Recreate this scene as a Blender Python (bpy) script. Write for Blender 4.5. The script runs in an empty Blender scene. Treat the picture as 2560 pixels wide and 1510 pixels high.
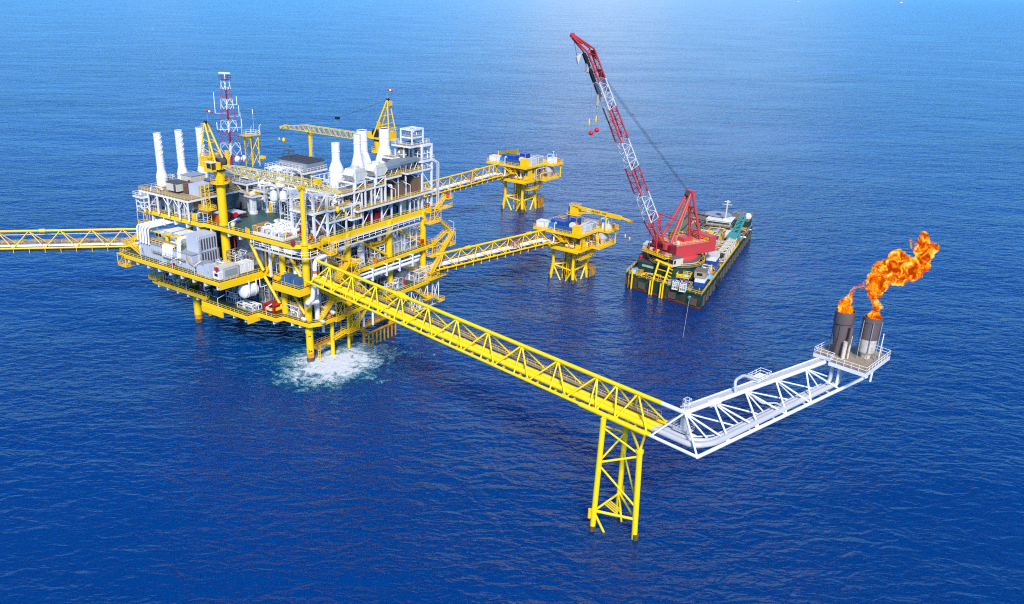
import bpy, math, random
from mathutils import Vector, Matrix, noise as mnoise
R = math.radians
random.seed(7)
C = bpy.context.scene.collection
# ------------------------------------------------------------------ helpers
def vadd(a, b): return (a[0]+b[0], a[1]+b[1], a[2]+b[2])
class MB:
    """collects boxes, bars, tubes and lathes; build() links them as ONE mesh object"""
    def __init__(s): s.v=[]; s.f=[]; s.sm=[]
    def add(s, vs, fs, sm=False):
        o=len(s.v); s.v+= [tuple(x) for x in vs]
        s.f+=[tuple(i+o for i in f) for f in fs]
        s.sm+= (sm if isinstance(sm,list) else [sm]*len(fs))
        return s
    def box(s, c, d, rz=0, taper=1.0):
        x,y,z=d[0]/2,d[1]/2,d[2]/2; co,si=math.cos(rz),math.sin(rz); vs=[]
        for dz,k in ((-z,1),(z,taper)):
            for dx,dy in ((-x,-y),(x,-y),(x,y),(-x,y)):
                dx*=k; dy*=k; vs.append((c[0]+dx*co-dy*si, c[1]+dx*si+dy*co, c[2]+dz))
        return s.add(vs,[(3,2,1,0),(4,5,6,7),(0,1,5,4),(1,2,6,5),(2,3,7,6),(3,0,4,7)])
    def bx(s, x0,x1,y0,y1,z0,z1): return s.box(((x0+x1)/2,(y0+y1)/2,(z0+z1)/2),(abs(x1-x0),abs(y1-y0),abs(z1-z0)))
    def cyl(s, p, q, r, n=8, r2=None, cap=True):
        p=Vector(p); q=Vector(q); d=q-p
        if d.length<1e-6: return s
        d.normalize(); a=d.orthogonal() if abs(d.z)>0.95 else d.cross(Vector((0,0,1)))
        a.normalize(); b=d.cross(a); r2=r if r2 is None else r2; vs=[]; fs=[]; sm=[]
        for c,rr in ((p,r),(q,r2)):
            for i in range(n):
                t=2*math.pi*i/n; vs.append(c+a*(rr*math.cos(t))+b*(rr*math.sin(t)))
        for i in range(n):
            j=(i+1)%n; fs.append((j,i,n+i,n+j)); sm.append(n>4)
        s.add(vs,fs,sm)
        if cap:            # caps on vertices of their own, so that the side keeps its true normals
            s.add(vs[:n],[tuple(range(n))]); s.add(vs[n:],[tuple(range(n-1,-1,-1))])
        return s
    def beam(s, p, q, w, h):
        p=Vector(p); q=Vector(q); d=(q-p).normalized()
        a=Vector((-d.y,d.x,0)); a=a.normalized() if a.length>1e-4 else Vector((1,0,0)); b=d.cross(a)
        vs=[]
        for c in (p,q):
            for i,j in ((-1,-1),(1,-1),(1,1),(-1,1)): vs.append(c+a*(i*w/2)+b*(j*h/2))
        return s.add(vs,[(3,2,1,0),(4,5,6,7),(0,1,5,4),(1,2,6,5),(2,3,7,6),(3,0,4,7)])
    def tube(s, pts, r, n=8, bend=0.0, k=4):
        P=[Vector(p) for p in pts]
        if bend>0:
            out=[P[0]]
            for i in range(1,len(P)-1):
                a=P[i-1]-P[i]; b=P[i+1]-P[i]; e=min(bend,a.length*.48,b.length*.48)
                A=P[i]+a.normalized()*e; B=P[i]+b.normalized()*e
                for j in range(k+1):
                    t=j/k; out.append(A*(1-t)**2+P[i]*2*t*(1-t)+B*t*t)
            out.append(P[-1]); P=out
        vs=[]; fs=[]; sm=[]; a=None
        for i,p in enumerate(P):
            d=(P[min(i+1,len(P)-1)]-P[max(i-1,0)]).normalized()
            if a is None: a=d.orthogonal().normalized()
            a=(a-d*a.dot(d)).normalized(); b=d.cross(a)
            for j in range(n):
                t=2*math.pi*j/n; vs.append(p+a*(r*math.cos(t))+b*(r*math.sin(t)))
        for i in range(len(P)-1):
            for j in range(n):
                m=(j+1)%n; fs.append((i*n+j,i*n+m,(i+1)*n+m,(i+1)*n+j)); sm.append(True)
        s.add(vs,fs,sm); s.add(vs[:n],[tuple(range(n-1,-1,-1))]); return s.add(vs[-n:],[tuple(range(n))])
    def lathe(s, prof, c=(0,0,0), n=20, axis=None):
        # rings are doubled at sharp corners so that each band is smooth only round its axis
        segs=[]; cur=[prof[0]]
        for i in range(1,len(prof)):
            cur.append(prof[i])
            if i<len(prof)-1:
                a1=math.atan2(prof[i][1]-prof[i-1][1],prof[i][0]-prof[i-1][0]); a2=math.atan2(prof[i+1][1]-prof[i][1],prof[i+1][0]-prof[i][0])
                if abs((a2-a1+math.pi)%(2*math.pi)-math.pi)>R(28): segs.append(cur); cur=[prof[i]]
        segs.append(cur)
        def P(r,z,i):
            t=2*math.pi*i/n; v=(r*math.cos(t),r*math.sin(t),z)
            if axis=='x': v=(v[2],v[0],v[1])
            elif axis=='y': v=(v[1],v[2],v[0])
            return (c[0]+v[0],c[1]+v[1],c[2]+v[2])
        for sg in segs:
            vs=[P(r,z,i) for r,z in sg for i in range(n)]; fs=[]
            for k in range(len(sg)-1):
                for i in range(n):
                    j=(i+1)%n; fs.append((k*n+i,k*n+j,(k+1)*n+j,(k+1)*n+i))
            s.add(vs,fs,True)
        for e,rev in ((prof[0],True),(prof[-1],False)):
            if e[0]>1e-3:
                vs=[P(e[0],e[1],i) for i in range(n)]; s.add(vs,[tuple(range(n-1,-1,-1)) if rev else tuple(range(n))],False)
        return s
    def prism(s, poly, z0, z1):
        n=len(poly); ar=sum(poly[i][0]*poly[(i+1)%n][1]-poly[(i+1)%n][0]*poly[i][1] for i in range(n))
        if ar<0: poly=poly[::-1]
        vs=[(x,y,z0) for x,y in poly]+[(x,y,z1) for x,y in poly]
        return s.add(vs,[tuple(range(n-1,-1,-1)),tuple(range(n,2*n))]+[(i,(i+1)%n,n+(i+1)%n,n+i) for i in range(n)])
    def rail(s, pts, closed=False, h=1.1, sp=1.8, r=.05, mid=True):
        P=[Vector(p) for p in pts]; P=P+[P[0]] if closed else P
        for a,b in zip(P,P[1:]):
            L=(b-a).length
            if L<.05: continue
            n=max(1,round(L/sp))
            for i in range(n+1):
                p=a.lerp(b,i/n); s.cyl(p,p+Vector((0,0,h)),r,4,cap=False)
            for z in ((h,h*.5) if mid else (h,)): s.cyl(a+Vector((0,0,z)),b+Vector((0,0,z)),r,4)
        return s
    def ladder(s, p, h, w=.5, r=.035, dirx=(1,0)):
        a=Vector((p[0]-dirx[0]*w/2,p[1]-dirx[1]*w/2,p[2])); b=Vector((p[0]+dirx[0]*w/2,p[1]+dirx[1]*w/2,p[2])); up=Vector((0,0,h))
        s.cyl(a,a+up,r,4); s.cyl(b,b+up,r,4)
        for i in range(int(h/.5)): z=Vector((0,0,.3+i*.5)); s.cyl(a+z,b+z,r*.8,4)
        return s
    def build(s, name, mat, parent=None, loc=None):
        me=bpy.data.meshes.new(name); me.from_pydata(s.v,[],s.f); me.polygons.foreach_set('use_smooth',s.sm)
        me.materials.append(mat); me.update()
        o=bpy.data.objects.new(name,me); C.objects.link(o)
        if parent is not None: o.parent=parent
        if loc is not None: o.location=loc
        return o
def tag(o,label=None,cat=None,group=None,kind=None):
    if label: o['label']=label
    if cat: o['category']=cat
    if group: o['group']=group
    if kind: o['kind']=kind
    return o
class Frame:
    def __init__(s, o, ang): s.o=Vector(o); s.a=ang; s.c=math.cos(ang); s.s=math.sin(ang)
    def w(s,u,v,z=0): return (s.o.x+u*s.c-v*s.s, s.o.y+u*s.s+v*s.c, s.o.z+z)
WORLD=Frame((0,0,0),0)
def thing(name,label,cat,loc=(0,0,0),group=None,fr=WORLD,rot=0):
    o=bpy.data.objects.new(name,None); C.objects.link(o); o.empty_display_size=.5
    o.location=fr.w(*loc); o.rotation_euler=(0,0,fr.a+rot)
    return tag(o,label,cat,group)
def kids(o): return [c for c in bpy.data.objects if c.parent==o]
def copy_tree(o,parent=None):
    c=o.copy(); C.objects.link(c)
    if parent is not None: c.parent=parent
    for ch in kids(o): copy_tree(ch,c)
    return c
# ------------------------------------------------------------------ materials
MATS={}
def mat(name, col, rough=.5, metal=0.0, dirt=None, dscale=.6, damt=.35, streak=False, var=.08, spec=.5):
    if name in MATS: return MATS[name]
    m=bpy.data.materials.new(name); m.use_nodes=True; nt=m.node_tree; b=nt.nodes['Principled BSDF']
    b.inputs['Roughness'].default_value=rough; b.inputs['Metallic'].default_value=metal; b.inputs['Specular IOR Level'].default_value=spec
    tc=nt.nodes.new('ShaderNodeTexCoord'); geo=nt.nodes.new('ShaderNodeNewGeometry')
    n1=nt.nodes.new('ShaderNodeTexNoise'); n1.inputs['Scale'].default_value=.35; n1.inputs['Detail'].default_value=5
    nt.links.new(geo.outputs['Position'],n1.inputs['Vector'])
    mx=nt.nodes.new('ShaderNodeMix'); mx.data_type='RGBA'
    mx.inputs[6].default_value=[c*(1-var) for c in col]+[1]; mx.inputs[7].default_value=[min(1,c*(1+var)) for c in col]+[1]
    nt.links.new(n1.outputs['Fac'],mx.inputs[0]); out=mx.outputs[2]
    if dirt:
        mp=nt.nodes.new('ShaderNodeMapping'); mp.inputs['Scale'].default_value=(1,1,.18) if streak else (1,1,1)
        nt.links.new(geo.outputs['Position'],mp.inputs['Vector'])
        n2=nt.nodes.new('ShaderNodeTexNoise'); n2.inputs['Scale'].default_value=dscale; n2.inputs['Detail'].default_value=8; n2.inputs['Roughness'].default_value=.7
        nt.links.new(mp.outputs[0],n2.inputs['Vector'])
        cr=nt.nodes.new('ShaderNodeValToRGB'); cr.color_ramp.elements[0].position=.62-damt*.35; cr.color_ramp.elements[1].position=.72
        nt.links.new(n2.outputs['Fac'],cr.inputs[0])
        m2=nt.nodes.new('ShaderNodeMix'); m2.data_type='RGBA'; m2.inputs[7].default_value=list(dirt)+[1]
        mm=nt.nodes.new('ShaderNodeMath'); mm.operation='MULTIPLY'; mm.inputs[1].default_value=min(1,damt*1.8)
        nt.links.new(cr.outputs[0],mm.inputs[0]); nt.links.new(mm.outputs[0],m2.inputs[0]); nt.links.new(out,m2.inputs[6]); out=m2.outputs[2]
    nt.links.new(out,b.inputs['Base Color']); MATS[name]=m; return m
RUST=(.20,.07,.02)
YEL=mat('yellow_paint',(.94,.585,.004),.42,dirt=(.62,.27,.012),damt=.12,streak=True,var=.04)
LEM=mat('bright_yellow_paint',(.95,.69,.004),.5,dirt=(.62,.36,.03),damt=.2,dscale=1.4,var=.05)
MARINE=mat('marine_growth',(.085,.065,.03),.8,dirt=(.34,.20,.03),damt=.4,dscale=1.6)
OCH=mat('worn_yellow_steel',(.55,.28,.012),.6,dirt=RUST,damt=.5,dscale=.5)
WHT=mat('white_paint',(.80,.80,.78),.45,dirt=(.50,.42,.32),damt=.18,streak=True)
WPIPE=mat('white_pipe_paint',(.82,.83,.83),.35,dirt=(.55,.5,.45),damt=.10)
GALV=mat('galvanised_steel',(.56,.56,.55),.42,metal=.1,dirt=(.4,.38,.35),damt=.15)
LGREY=mat('light_grey_cladding',(.50,.54,.60),.5,dirt=(.33,.33,.33),damt=.2,streak=True)
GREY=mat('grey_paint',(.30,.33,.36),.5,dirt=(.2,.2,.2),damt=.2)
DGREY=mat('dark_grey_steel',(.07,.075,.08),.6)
BLK=mat('black_rubber',(.015,.015,.017),.6)
BEIGE=mat('beige_cladding',(.60,.57,.46),.55,dirt=(.35,.27,.16),damt=.25,streak=True)
BROWN=mat('brown_panel',(.17,.105,.062),.55,dirt=(.2,.14,.09),damt=.15)
GRATE=mat('rusty_grating',(.34,.27,.17),.7,dirt=(.24,.15,.07),damt=.35)
GREEN=mat('green_deck_paint',(.045,.115,.095),.45,dirt=(.10,.13,.11),damt=.3)
OLIVE=mat('olive_deck_paint',(.045,.075,.045),.5,dirt=(.08,.09,.07),damt=.3)
BLUE=mat('blue_paint',(.012,.07,.34),.4,dirt=(.05,.08,.16),damt=.2)
SKYB=mat('sky_blue_paint',(.02,.24,.62),.45)
TARP=mat('slate_blue_tarpaulin',(.045,.115,.24),.65,dirt=(.09,.17,.30),damt=.2)
RED=mat('red_paint',(.50,.015,.02),.45)
CRED=mat('crane_red_paint',(.58,.055,.055),.45,dirt=(.36,.06,.05),damt=.2)
MAROON=mat('maroon_paint',(.17,.012,.02),.5)
MAGENTA=mat('mast_red_paint',(.36,.01,.05),.5)
ORANGE=mat('orange_paint',(.70,.13,.01),.5)
GLASS=mat('dark_window_glass',(.02,.025,.03),.08,spec=.8)
ROPE=mat('steel_rope',(.05,.055,.06),.6)
HULL=mat('green_hull_paint',(.010,.042,.022),.55,dirt=(.14,.085,.045),damt=.45,dscale=.35,streak=True)
GRN=mat('green_paint',(.010,.050,.028),.5,dirt=(.06,.08,.05),damt=.2)
TEAL=mat('teal_crane_paint',(.06,.30,.28),.45)
TAN=mat('tan_deck_timber',(.19,.16,.115),.75,dirt=(.14,.10,.07),damt=.4)
CREAM=mat('cream_paint',(.68,.62,.48),.5,dirt=(.4,.3,.18),damt=.25)
def E_mark(): pass
PF=Frame((-43.2145,222.348,0),R(54.526))     # the platform's own axes: x along its right face, y along its left face
def addbar(par,name,p,q,r,m,n=8,r2=None): return MB().cyl(p,q,r,n,r2).build(name,m,par)
# ------------------------------------------------------------------ camera, light, sky, sea
sc=bpy.context.scene
cam=bpy.data.cameras.new('camera'); co=bpy.data.objects.new('camera',cam); C.objects.link(co); sc.camera=co
pitch,roll=R(22.394),R(1.143)
f=Vector((0,math.cos(pitch),-math.sin(pitch))); rt=Vector((1,0,0)); up=Vector((0,math.sin(pitch),math.cos(pitch)))
RT=rt*math.cos(roll)+up*math.sin(roll); UP=up*math.cos(roll)-rt*math.sin(roll)
m3=Matrix((RT,UP,-f)).transposed().to_4x4(); m3.translation=(0,0,100); co.matrix_world=m3
cam.sensor_width=36; cam.lens=2125.1/2560*36; cam.shift_x=(1280-1155.5)/2560; cam.shift_y=(842.45-755)/2560
cam.clip_start=1; cam.clip_end=150000
SUN_EL,SUN_AZ=40,178       # azimuth clockwise from +Y (the way the camera looks)
sd=Vector((math.sin(R(SUN_AZ))*math.cos(R(SUN_EL)),math.cos(R(SUN_AZ))*math.cos(R(SUN_EL)),math.sin(R(SUN_EL))))
sl=bpy.data.lights.new('sun','SUN'); sl.energy=2.9; sl.angle=R(12); sl.color=(1,.94,.85)
so=bpy.data.objects.new('sun',sl); C.objects.link(so); so.rotation_euler=sd.to_track_quat('Z','Y').to_euler(); so.location=(0,0,300)
w=bpy.data.worlds.new('World'); sc.world=w; w.use_nodes=True; nt=w.node_tree; bg=nt.nodes['Background']; bg.inputs[1].default_value=.09
sky=nt.nodes.new('ShaderNodeTexSky'); sky.sky_type='NISHITA'; sky.sun_disc=False; sky.sun_elevation=R(SUN_EL); sky.sun_rotation=R(SUN_AZ)
sky.air_density=1.0; sky.dust_density=.2; sky.ozone_density=3.0
tc=nt.nodes.new('ShaderNodeTexCoord')
# broken white cloud, thickest low in the sky ahead
mp=nt.nodes.new('ShaderNodeMapping'); mp.inputs['Scale'].default_value=(1.6,1.6,4.5); nt.links.new(tc.outputs['Generated'],mp.inputs[0])
cn=nt.nodes.new('ShaderNodeTexNoise'); cn.inputs['Scale'].default_value=1.7; cn.inputs['Detail'].default_value=7; nt.links.new(mp.outputs[0],cn.inputs['Vector'])
dt=nt.nodes.new('ShaderNodeVectorMath'); dt.operation='DOT_PRODUCT'; nt.links.new(tc.outputs['Generated'],dt.inputs[0])
ca,ce=R(9),R(16); dt.inputs[1].default_value=(math.sin(ca)*math.cos(ce),math.cos(ca)*math.cos(ce),math.sin(ce))
mr=nt.nodes.new('ShaderNodeMapRange'); mr.inputs['From Min'].default_value=.93; mr.inputs['From Max'].default_value=1.0; mr.inputs['To Max'].default_value=.42; nt.links.new(dt.outputs['Value'],mr.inputs[0])
ad=nt.nodes.new('ShaderNodeMath'); ad.operation='ADD'; nt.links.new(cn.outputs['Fac'],ad.inputs[0]); nt.links.new(mr.outputs[0],ad.inputs[1])
cr=nt.nodes.new('ShaderNodeValToRGB'); cr.color_ramp.elements[0].position=.68; cr.color_ramp.elements[1].position=1.0; nt.links.new(ad.outputs[0],cr.inputs[0])
mx=nt.nodes.new('ShaderNodeMix'); mx.data_type='RGBA'; mx.inputs[7].default_value=(8.6,9.3,9.8,1); nt.links.new(cr.outputs[0],mx.inputs[0]); tn=nt.nodes.new('ShaderNodeMix'); tn.data_type='RGBA'; tn.blend_type='MULTIPLY'; tn.inputs[0].default_value=1; tn.inputs[7].default_value=(.30,.74,1.34,1); nt.links.new(sky.outputs[0],tn.inputs[6]); nt.links.new(tn.outputs[2],mx.inputs[6])
nt.links.new(mx.outputs[2],bg.inputs[0])
sc.view_settings.view_transform='Standard'; sc.view_settings.look='None'; sc.view_settings.gamma=1; sc.view_settings.exposure=.75
sc.cycles.filter_width=1.1; sc.cycles.use_denoising=False; sc.cycles.max_bounces=6; sc.cycles.transparent_max_bounces=16
# sea: one sheet out past the horizon, its waves in the surface normal
def sea_mat():
    m=bpy.data.materials.new('sea_water'); m.use_nodes=True; nt=m.node_tree; b=nt.nodes['Principled BSDF']
    b.inputs['Base Color'].default_value=(.0022,.024,.145,1); b.inputs['Roughness'].default_value=.16; b.inputs['IOR'].default_value=1.33; b.inputs['Subsurface Weight'].default_value=1; b.inputs['Subsurface Radius'].default_value=(.25,.6,1); b.inputs['Subsurface Scale'].default_value=16
    g=nt.nodes.new('ShaderNodeNewGeometry')
    def lay(rot,sx,sy,scale,det,rough,typ='FBM',dist=.0):
        mp=nt.nodes.new('ShaderNodeMapping'); mp.inputs['Rotation'].default_value=(0,0,R(rot)); mp.inputs['Scale'].default_value=(sx,sy,1)
        nt.links.new(g.outputs['Position'],mp.inputs[0]); n=nt.nodes.new('ShaderNodeTexNoise'); n.noise_dimensions='2D'
        n.noise_type=typ; n.inputs['Scale'].default_value=scale; n.inputs['Detail'].default_value=det; n.inputs['Roughness'].default_value=rough; n.inputs['Distortion'].default_value=dist
        nt.links.new(mp.outputs[0],n.inputs['Vector']); return n.outputs['Fac']
    def mul(a,k):
        n=nt.nodes.new('ShaderNodeMath'); n.operation='MULTIPLY'; n.inputs[1].default_value=k; nt.links.new(a,n.inputs[0]); return n.outputs[0]
    def add(a,c):
        n=nt.nodes.new('ShaderNodeMath'); n.operation='ADD'; nt.links.new(a,n.inputs[0]); nt.links.new(c,n.inputs[1]); return n.outputs[0]
    pt_=lay(15,.5,1,.011,3,.55); pm=nt.nodes.new('ShaderNodeMapRange'); pm.inputs['From Min'].default_value=.3; pm.inputs['From Max'].default_value=.7; pm.inputs['To Min'].default_value=.55; pm.inputs['To Max'].default_value=1.35; nt.links.new(pt_,pm.inputs[0])
    def pmul(a):
        n=nt.nodes.new('ShaderNodeMath'); n.operation='MULTIPLY'; nt.links.new(a,n.inputs[0]); nt.links.new(pm.outputs[0],n.inputs[1]); return n.outputs[0]
    h=add(mul(lay(-16,.5,1,.022,2,.5),SW[4]),pmul(add(add(mul(lay(-20,.5,1,.07,2,.5),SW[0]),mul(lay(-26,.5,1,.30,2,.5,dist=.5),SW[1])),add(mul(lay(12,.55,1,.5,2,.5,dist=.5),SW[2]),mul(lay(-24,.5,1,1.1,3,.6,dist=.6),SW[3])))))
    bp=nt.nodes.new('ShaderNodeBump'); bp.inputs['Strength'].default_value=1; bp.inputs['Distance'].default_value=1; nt.links.new(h,bp.inputs['Height'])
    nt.links.new(bp.outputs[0],b.inputs['Normal'])
    # slow changes of the water's own colour: wide darker and greener patches
    p=lay(0,.6,1,.006,3,.5); mx=nt.nodes.new('ShaderNodeMix'); mx.data_type='RGBA'; mx.inputs[6].default_value=(.0003,.028,.135,1); mx.inputs[7].default_value=(.0004,.056,.235,1)
    nt.links.new(p,mx.inputs[0]); nt.links.new(mx.outputs[2],b.inputs['Base Color']); return m
SW=(1.0,.70,.34,.14,1.7)
sea=MB(); S_=90000; sea.add([(-S_,-2000,0),(S_,-2000,0),(S_,S_,0),(-S_,S_,0)],[(0,1,2,3)])
so_=sea.build('sea',sea_mat()); tag(so_,'dark blue open sea with short wind waves reaching the horizon','sea',kind='structure')
class T:
    """a thing whose parts are written in its frame's coordinates; its Empty sits at base point loc"""
    def __init__(s,name,label,cat,loc,fr=PF,group=None,kind=None):
        s.o=thing(name,label,cat,loc,group,fr); s.l=Vector(loc); s.fr=fr
    def put(s,name,mb,m,par=None,label=None):
        mb.v=[(v[0]-s.l.x,v[1]-s.l.y,v[2]-s.l.z) for v in mb.v]
        o=mb.build(name,m,par if par is not None else s.o)
        if label: o['label']=label
        return o
    def bar(s,name,p,q,r,m,n=8,par=None): return s.put(name,MB().cyl(p,q,r,n),m,par)
# ------------------------------------------------------------------ flare bridge, its support tower, flare boom, burners, flames
FB=Frame((31.3,143.7,0),R(-47.03))      # x runs along the bridge away from the platform, y away from the camera
ZT,ZB,HW=30.85,25.5,3.15
br=T('flare_bridge','long bright yellow truss bridge with thick pipes leading to the white flare boom','footbridge',(-50,0,ZB),FB)
br.put('top_chord',MB().cyl((-105,0,ZT),(7.6,0,ZT),.42,12),LEM)
br.put('bottom_chord',MB().cyl((-105.5,-HW,ZB),(7.8,-HW,ZB),.33,10),LEM)
br.put('bottom_chord',MB().cyl((-105.5,HW,ZB),(4.5,HW,ZB),.33,10),LEM)
for y in (-HW,HW): br.put('stiffened_chord',MB().cyl((-8.6,y,ZB-.05),(7,y,ZB-.05),.5,12),LEM)
br.put('chord_joint',MB().cyl((-70.2,0,ZT-.1),(-65.6,0,ZT-.1),.68,14).cyl((-68.8,0,ZT),(-67,0,ZT),.85,14),LEM)
tops=[-98+10.07*i for i in range(10)]+[-2.6,2.3]
bots=[-103,-93]+[-93+10.07*i for i in range(1,9)]
bots=[-103.2]+[(a+b)/2 for a,b in zip(tops[:9],tops[1:10])]+[-4.8,-.2,7.2]
bl=bots
for i,tx in enumerate(tops):
    for bx_ in (bl[i],bl[i+1]):
        for y in (-HW,HW): br.bar('brace',(tx,0,ZT),(bx_,y,ZB),.19,LEM)
for i,tx in enumerate(tops[:10]): br.bar('post',(tx,0,ZT),(tx+.9,-HW,ZB),.17,LEM)
for i,tx in enumerate(tops): br.put('gusset',MB().beam((tx-.9,0,ZT-.36),(tx+.9,0,ZT-.36),.1,.7),LEM)
for bx_ in bl[1:]:
    for y in (-HW,HW): br.put('gusset',MB().beam((bx_-.8,y,ZB+.3),(bx_+.8,y,ZB+.3),.09,.6),LEM)
cb=MB()
for i in range(23): x=-104+4.9*i; cb.beam((x,-HW,ZB-.1),(x,HW,ZB-.1),.22,.4)
br.put('cross_beam',cb,LEM)
for y,r,z in ((-1.75,.62,ZB+.75),(-.35,.62,ZB+.75),(.75,.28,ZB+.5)):
    br.put('flare_pipe',MB().cyl((-103.5,y,z),(7.6,y,z),r,14),LEM)
for i in range(10):
    x=-100+11.0*i
    for y in (-1.75,-.35): br.put('pipe_clamp',MB().cyl((x,y,ZB+.75),(x+.25,y,ZB+.75),.70,14),YEL)
wk=MB().bx(-104,6,1.35,2.75,ZB+.9,ZB+1.0); br.put('walkway',wk,GRATE)
br.put('handrail',MB().rail([(-104,2.75,ZB+1),(6,2.75,ZB+1)],sp=2.2,r=.045).rail([(-104,1.35,ZB+1),(6,1.35,ZB+1)],sp=2.2,r=.045),YEL)
# ---- support tower
st=T('bridge_support_tower','three-legged bright yellow tower in the sea carrying the long yellow pipe bridge','tower',(0,0,0),FB)
SLEG=[((-2.35,-4.1,-5),(-2.3,-3.7,25.0),.56),((5.2,0,-5),(4.0,0,19.3),.58),((-2.6,4.45,-5),(-2.6,4.2,24.9),.56)]
for a,b,r in SLEG:
    lg=st.put('leg',MB().cyl(a,b,r,16),LEM)
    st.put('waterline_band',MB().cyl((a[0],a[1],-.5),(a[0],a[1],1.2),r+.03,16),MARINE,lg,'rusty marine growth band')
def onl(i,z): a,b,_=SLEG[i]; t=(z+5)/(b[2]+5); return tuple(Vector(a).lerp(Vector(b),t))
for i,z1,j,z2,r in ((0,15.6,1,18.2,.24),(0,4.6,1,4.4,.3),(0,4.6,2,5.0,.24),(2,5.0,1,4.4,.24),(0,23.2,1,18.6,.2),(0,15.0,1,7.0,.22),(2,15.0,1,8.0,.2),(0,15.8,2,19,.2),(2,19,0,23.5,.2)):
    st.bar('brace',onl(i,z1),onl(j,z2),r,LEM)
st.bar('brace',onl(0,4.3),(1.2,-1.6,-4),.26,LEM); st.bar('brace',onl(2,4.6),(1.5,1.6,-4),.26,LEM)
st.bar('brace',(4.0,0,19.2),(3.5,-HW,ZB),.26,LEM); st.bar('brace',(4.0,0,19.2),(3.5,HW,ZB),.26,LEM)
st.put('cap_beam',MB().beam((-2.3,-3.9,25),(-2.6,4.3,25),.6,.6),LEM)
st.put('leg_cap',MB().cyl((4,0,19.0),(4,0,19.6),.78,16),LEM)
pf=MB()
for k in range(4): pf.beam((-1.9+.0*k,-1.0+.55*k,4.95),(1.4,-1.9+.55*k,4.95),.3,.12)
st.put('access_grating',pf,LEM)
st.put('boat_fender',MB().cyl((-2.7,-4.9,3.2),(-2.7,-4.9,5.2),.36,10),YEL); st.put('boat_fender',MB().cyl((-2.4,5.2,4.4),(-2.4,5.2,6.4),.3,10),YEL)
# ---- white boom
bm=T('flare_boom','white tubular truss boom between the yellow bridge and the two burning flares','truss boom',(16,20,ZB),FB)
def rid(t): return (12.45+.1418*t,t,ZT)
def outr(t): return (18.15+.0835*t,t,ZB)
def innr(t): return (16.55+.065*t,t,ZB-.2)
bm.put('top_chord',MB().cyl((7.6,0,ZT),rid(0),.40,12).cyl(rid(0),rid(41),.42,12),WPIPE)
bm.put('bottom_chord',MB().cyl((7.8,-HW,ZB),outr(-3.3),.32,10).cyl(outr(-3.3),outr(53),.36,10),WPIPE)
bm.put('bottom_chord',MB().cyl((4.5,HW,ZB),innr(3.1),.3,10).cyl(innr(3.1),innr(49),.3,10),WPIPE)
bm.put('chord_joint',MB().cyl(rid(6.6),rid(8.8),.72,14),WPIPE)
js=[-3.3,5.8,14.7,23.7,32,42.5]; ts=[0,7.5,16.3,25.3,34.8]
js2=[3.1,12.8,20.5,31.0,39.5,47]
for i,t in enumerate(ts):
    bm.bar('brace',rid(t),outr(js[i]),.2,WPIPE); bm.bar('brace',rid(t),outr(js[i+1]),.2,WPIPE)
    bm.bar('brace',rid(t),innr(js2[i]),.17,WPIPE); bm.bar('brace',rid(t),innr(js2[i+1]),.17,WPIPE)
bm.bar('brace',rid(0),(8.0,-HW,ZB),.2,WPIPE); bm.bar('brace',rid(0),(7.0,HW,ZB),.18,WPIPE)
for t in js+js2[1:5]: bm.bar('strut',outr(t) ,innr(t),.14,WPIPE)
def pp_(dx,t,z): return (17.2+dx+.068*t,t,z)
bm.put('flare_pipe',MB().tube([(7.4,-1.75,ZB+.75),(15.9,-1.75,ZB+.75),pp_(.35,2,ZB+.7),pp_(.35,44,ZB+.7),pp_(.35,44,31.0)],.56,12,1.6),GALV)
bm.put('flare_pipe',MB().tube([(7.4,-.35,ZB+.75),(14.2,-.35,ZB+.75),pp_(-.6,2.6,ZB+.6),pp_(-.6,42.2,ZB+.6),pp_(-.6,42.2,31.0)],.42,12,1.6),GALV)
bm.put('small_pipe',MB().tube([(7.4,.75,ZB+.6),(13.4,.75,ZB+.6),pp_(-1.15,4,ZB+.9),pp_(-1.15,40,ZB+.9)],.16,8,1.2),GALV)
# walkway along the ridge
bm.put('ridge_walkway',MB().beam(vadd(rid(1.5),(-1.0,0,.25)),vadd(rid(41),(-1.0,0,.25)),.8,.1).beam(vadd(rid(1.5),(-.55,0,.18)),vadd(rid(41),(-.55,0,.18)),.1,.3),GALV)
bm.put('pipe_rack',MB().cyl(vadd(rid(1),(-1.75,0,.25)),vadd(rid(41),(-1.75,0,.25)),.16,6).cyl(vadd(rid(1),(-1.3,0,.5)),vadd(rid(41),(-1.3,0,.5)),.1,6),WPIPE)
bm.put('expansion_loop',MB().tube([rid(13.6),vadd(rid(13.6),(-.6,0,2.6)),vadd(rid(17.5),(-1.6,0,2.4)),vadd(rid(21.5),(-1.2,0,.6)),vadd(rid(22),(-1.2,0,-.2))],.3,8,1.0),GALV)
bm.put('drop_pipe',MB().tube([vadd(rid(17),(.3,0,-.3)),vadd(rid(19),(2.0,0,-2.6)),vadd(rid(23),(2.4,0,-3.4)),vadd(rid(25),(3.0,0,-5))],.2,8,.8),GALV)
bm.put('access_platform',MB().bx(12.8,15.0,20.2,24.8,31.35,31.45).rail([(12.8,20.2,31.4),(15.0,20.2,31.4),(15.2,24.8,31.4),(12.9,24.8,31.4)],True,r=.06),WHT)
bm.put('ladder_cage',MB().rail([(11.4,.6,31.0),(12.4,.6,31.0),(12.4,1.8,31.0),(11.4,1.8,31.0)],True,h=2.0,sp=.6,r=.05).bx(11.3,12.5,.5,1.9,30.9,31.0),WHT)
bm.put('stair_landing',MB().bx(10.2,13.2,.2,2.6,26.6,26.75).rail([(10.2,.2,26.7),(13.2,.2,26.7),(13.2,2.6,26.7),(10.2,2.6,26.7)],True,r=.05).bx(11.2,12.0,1.0,2.2,26.7,30.8),GALV)
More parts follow.
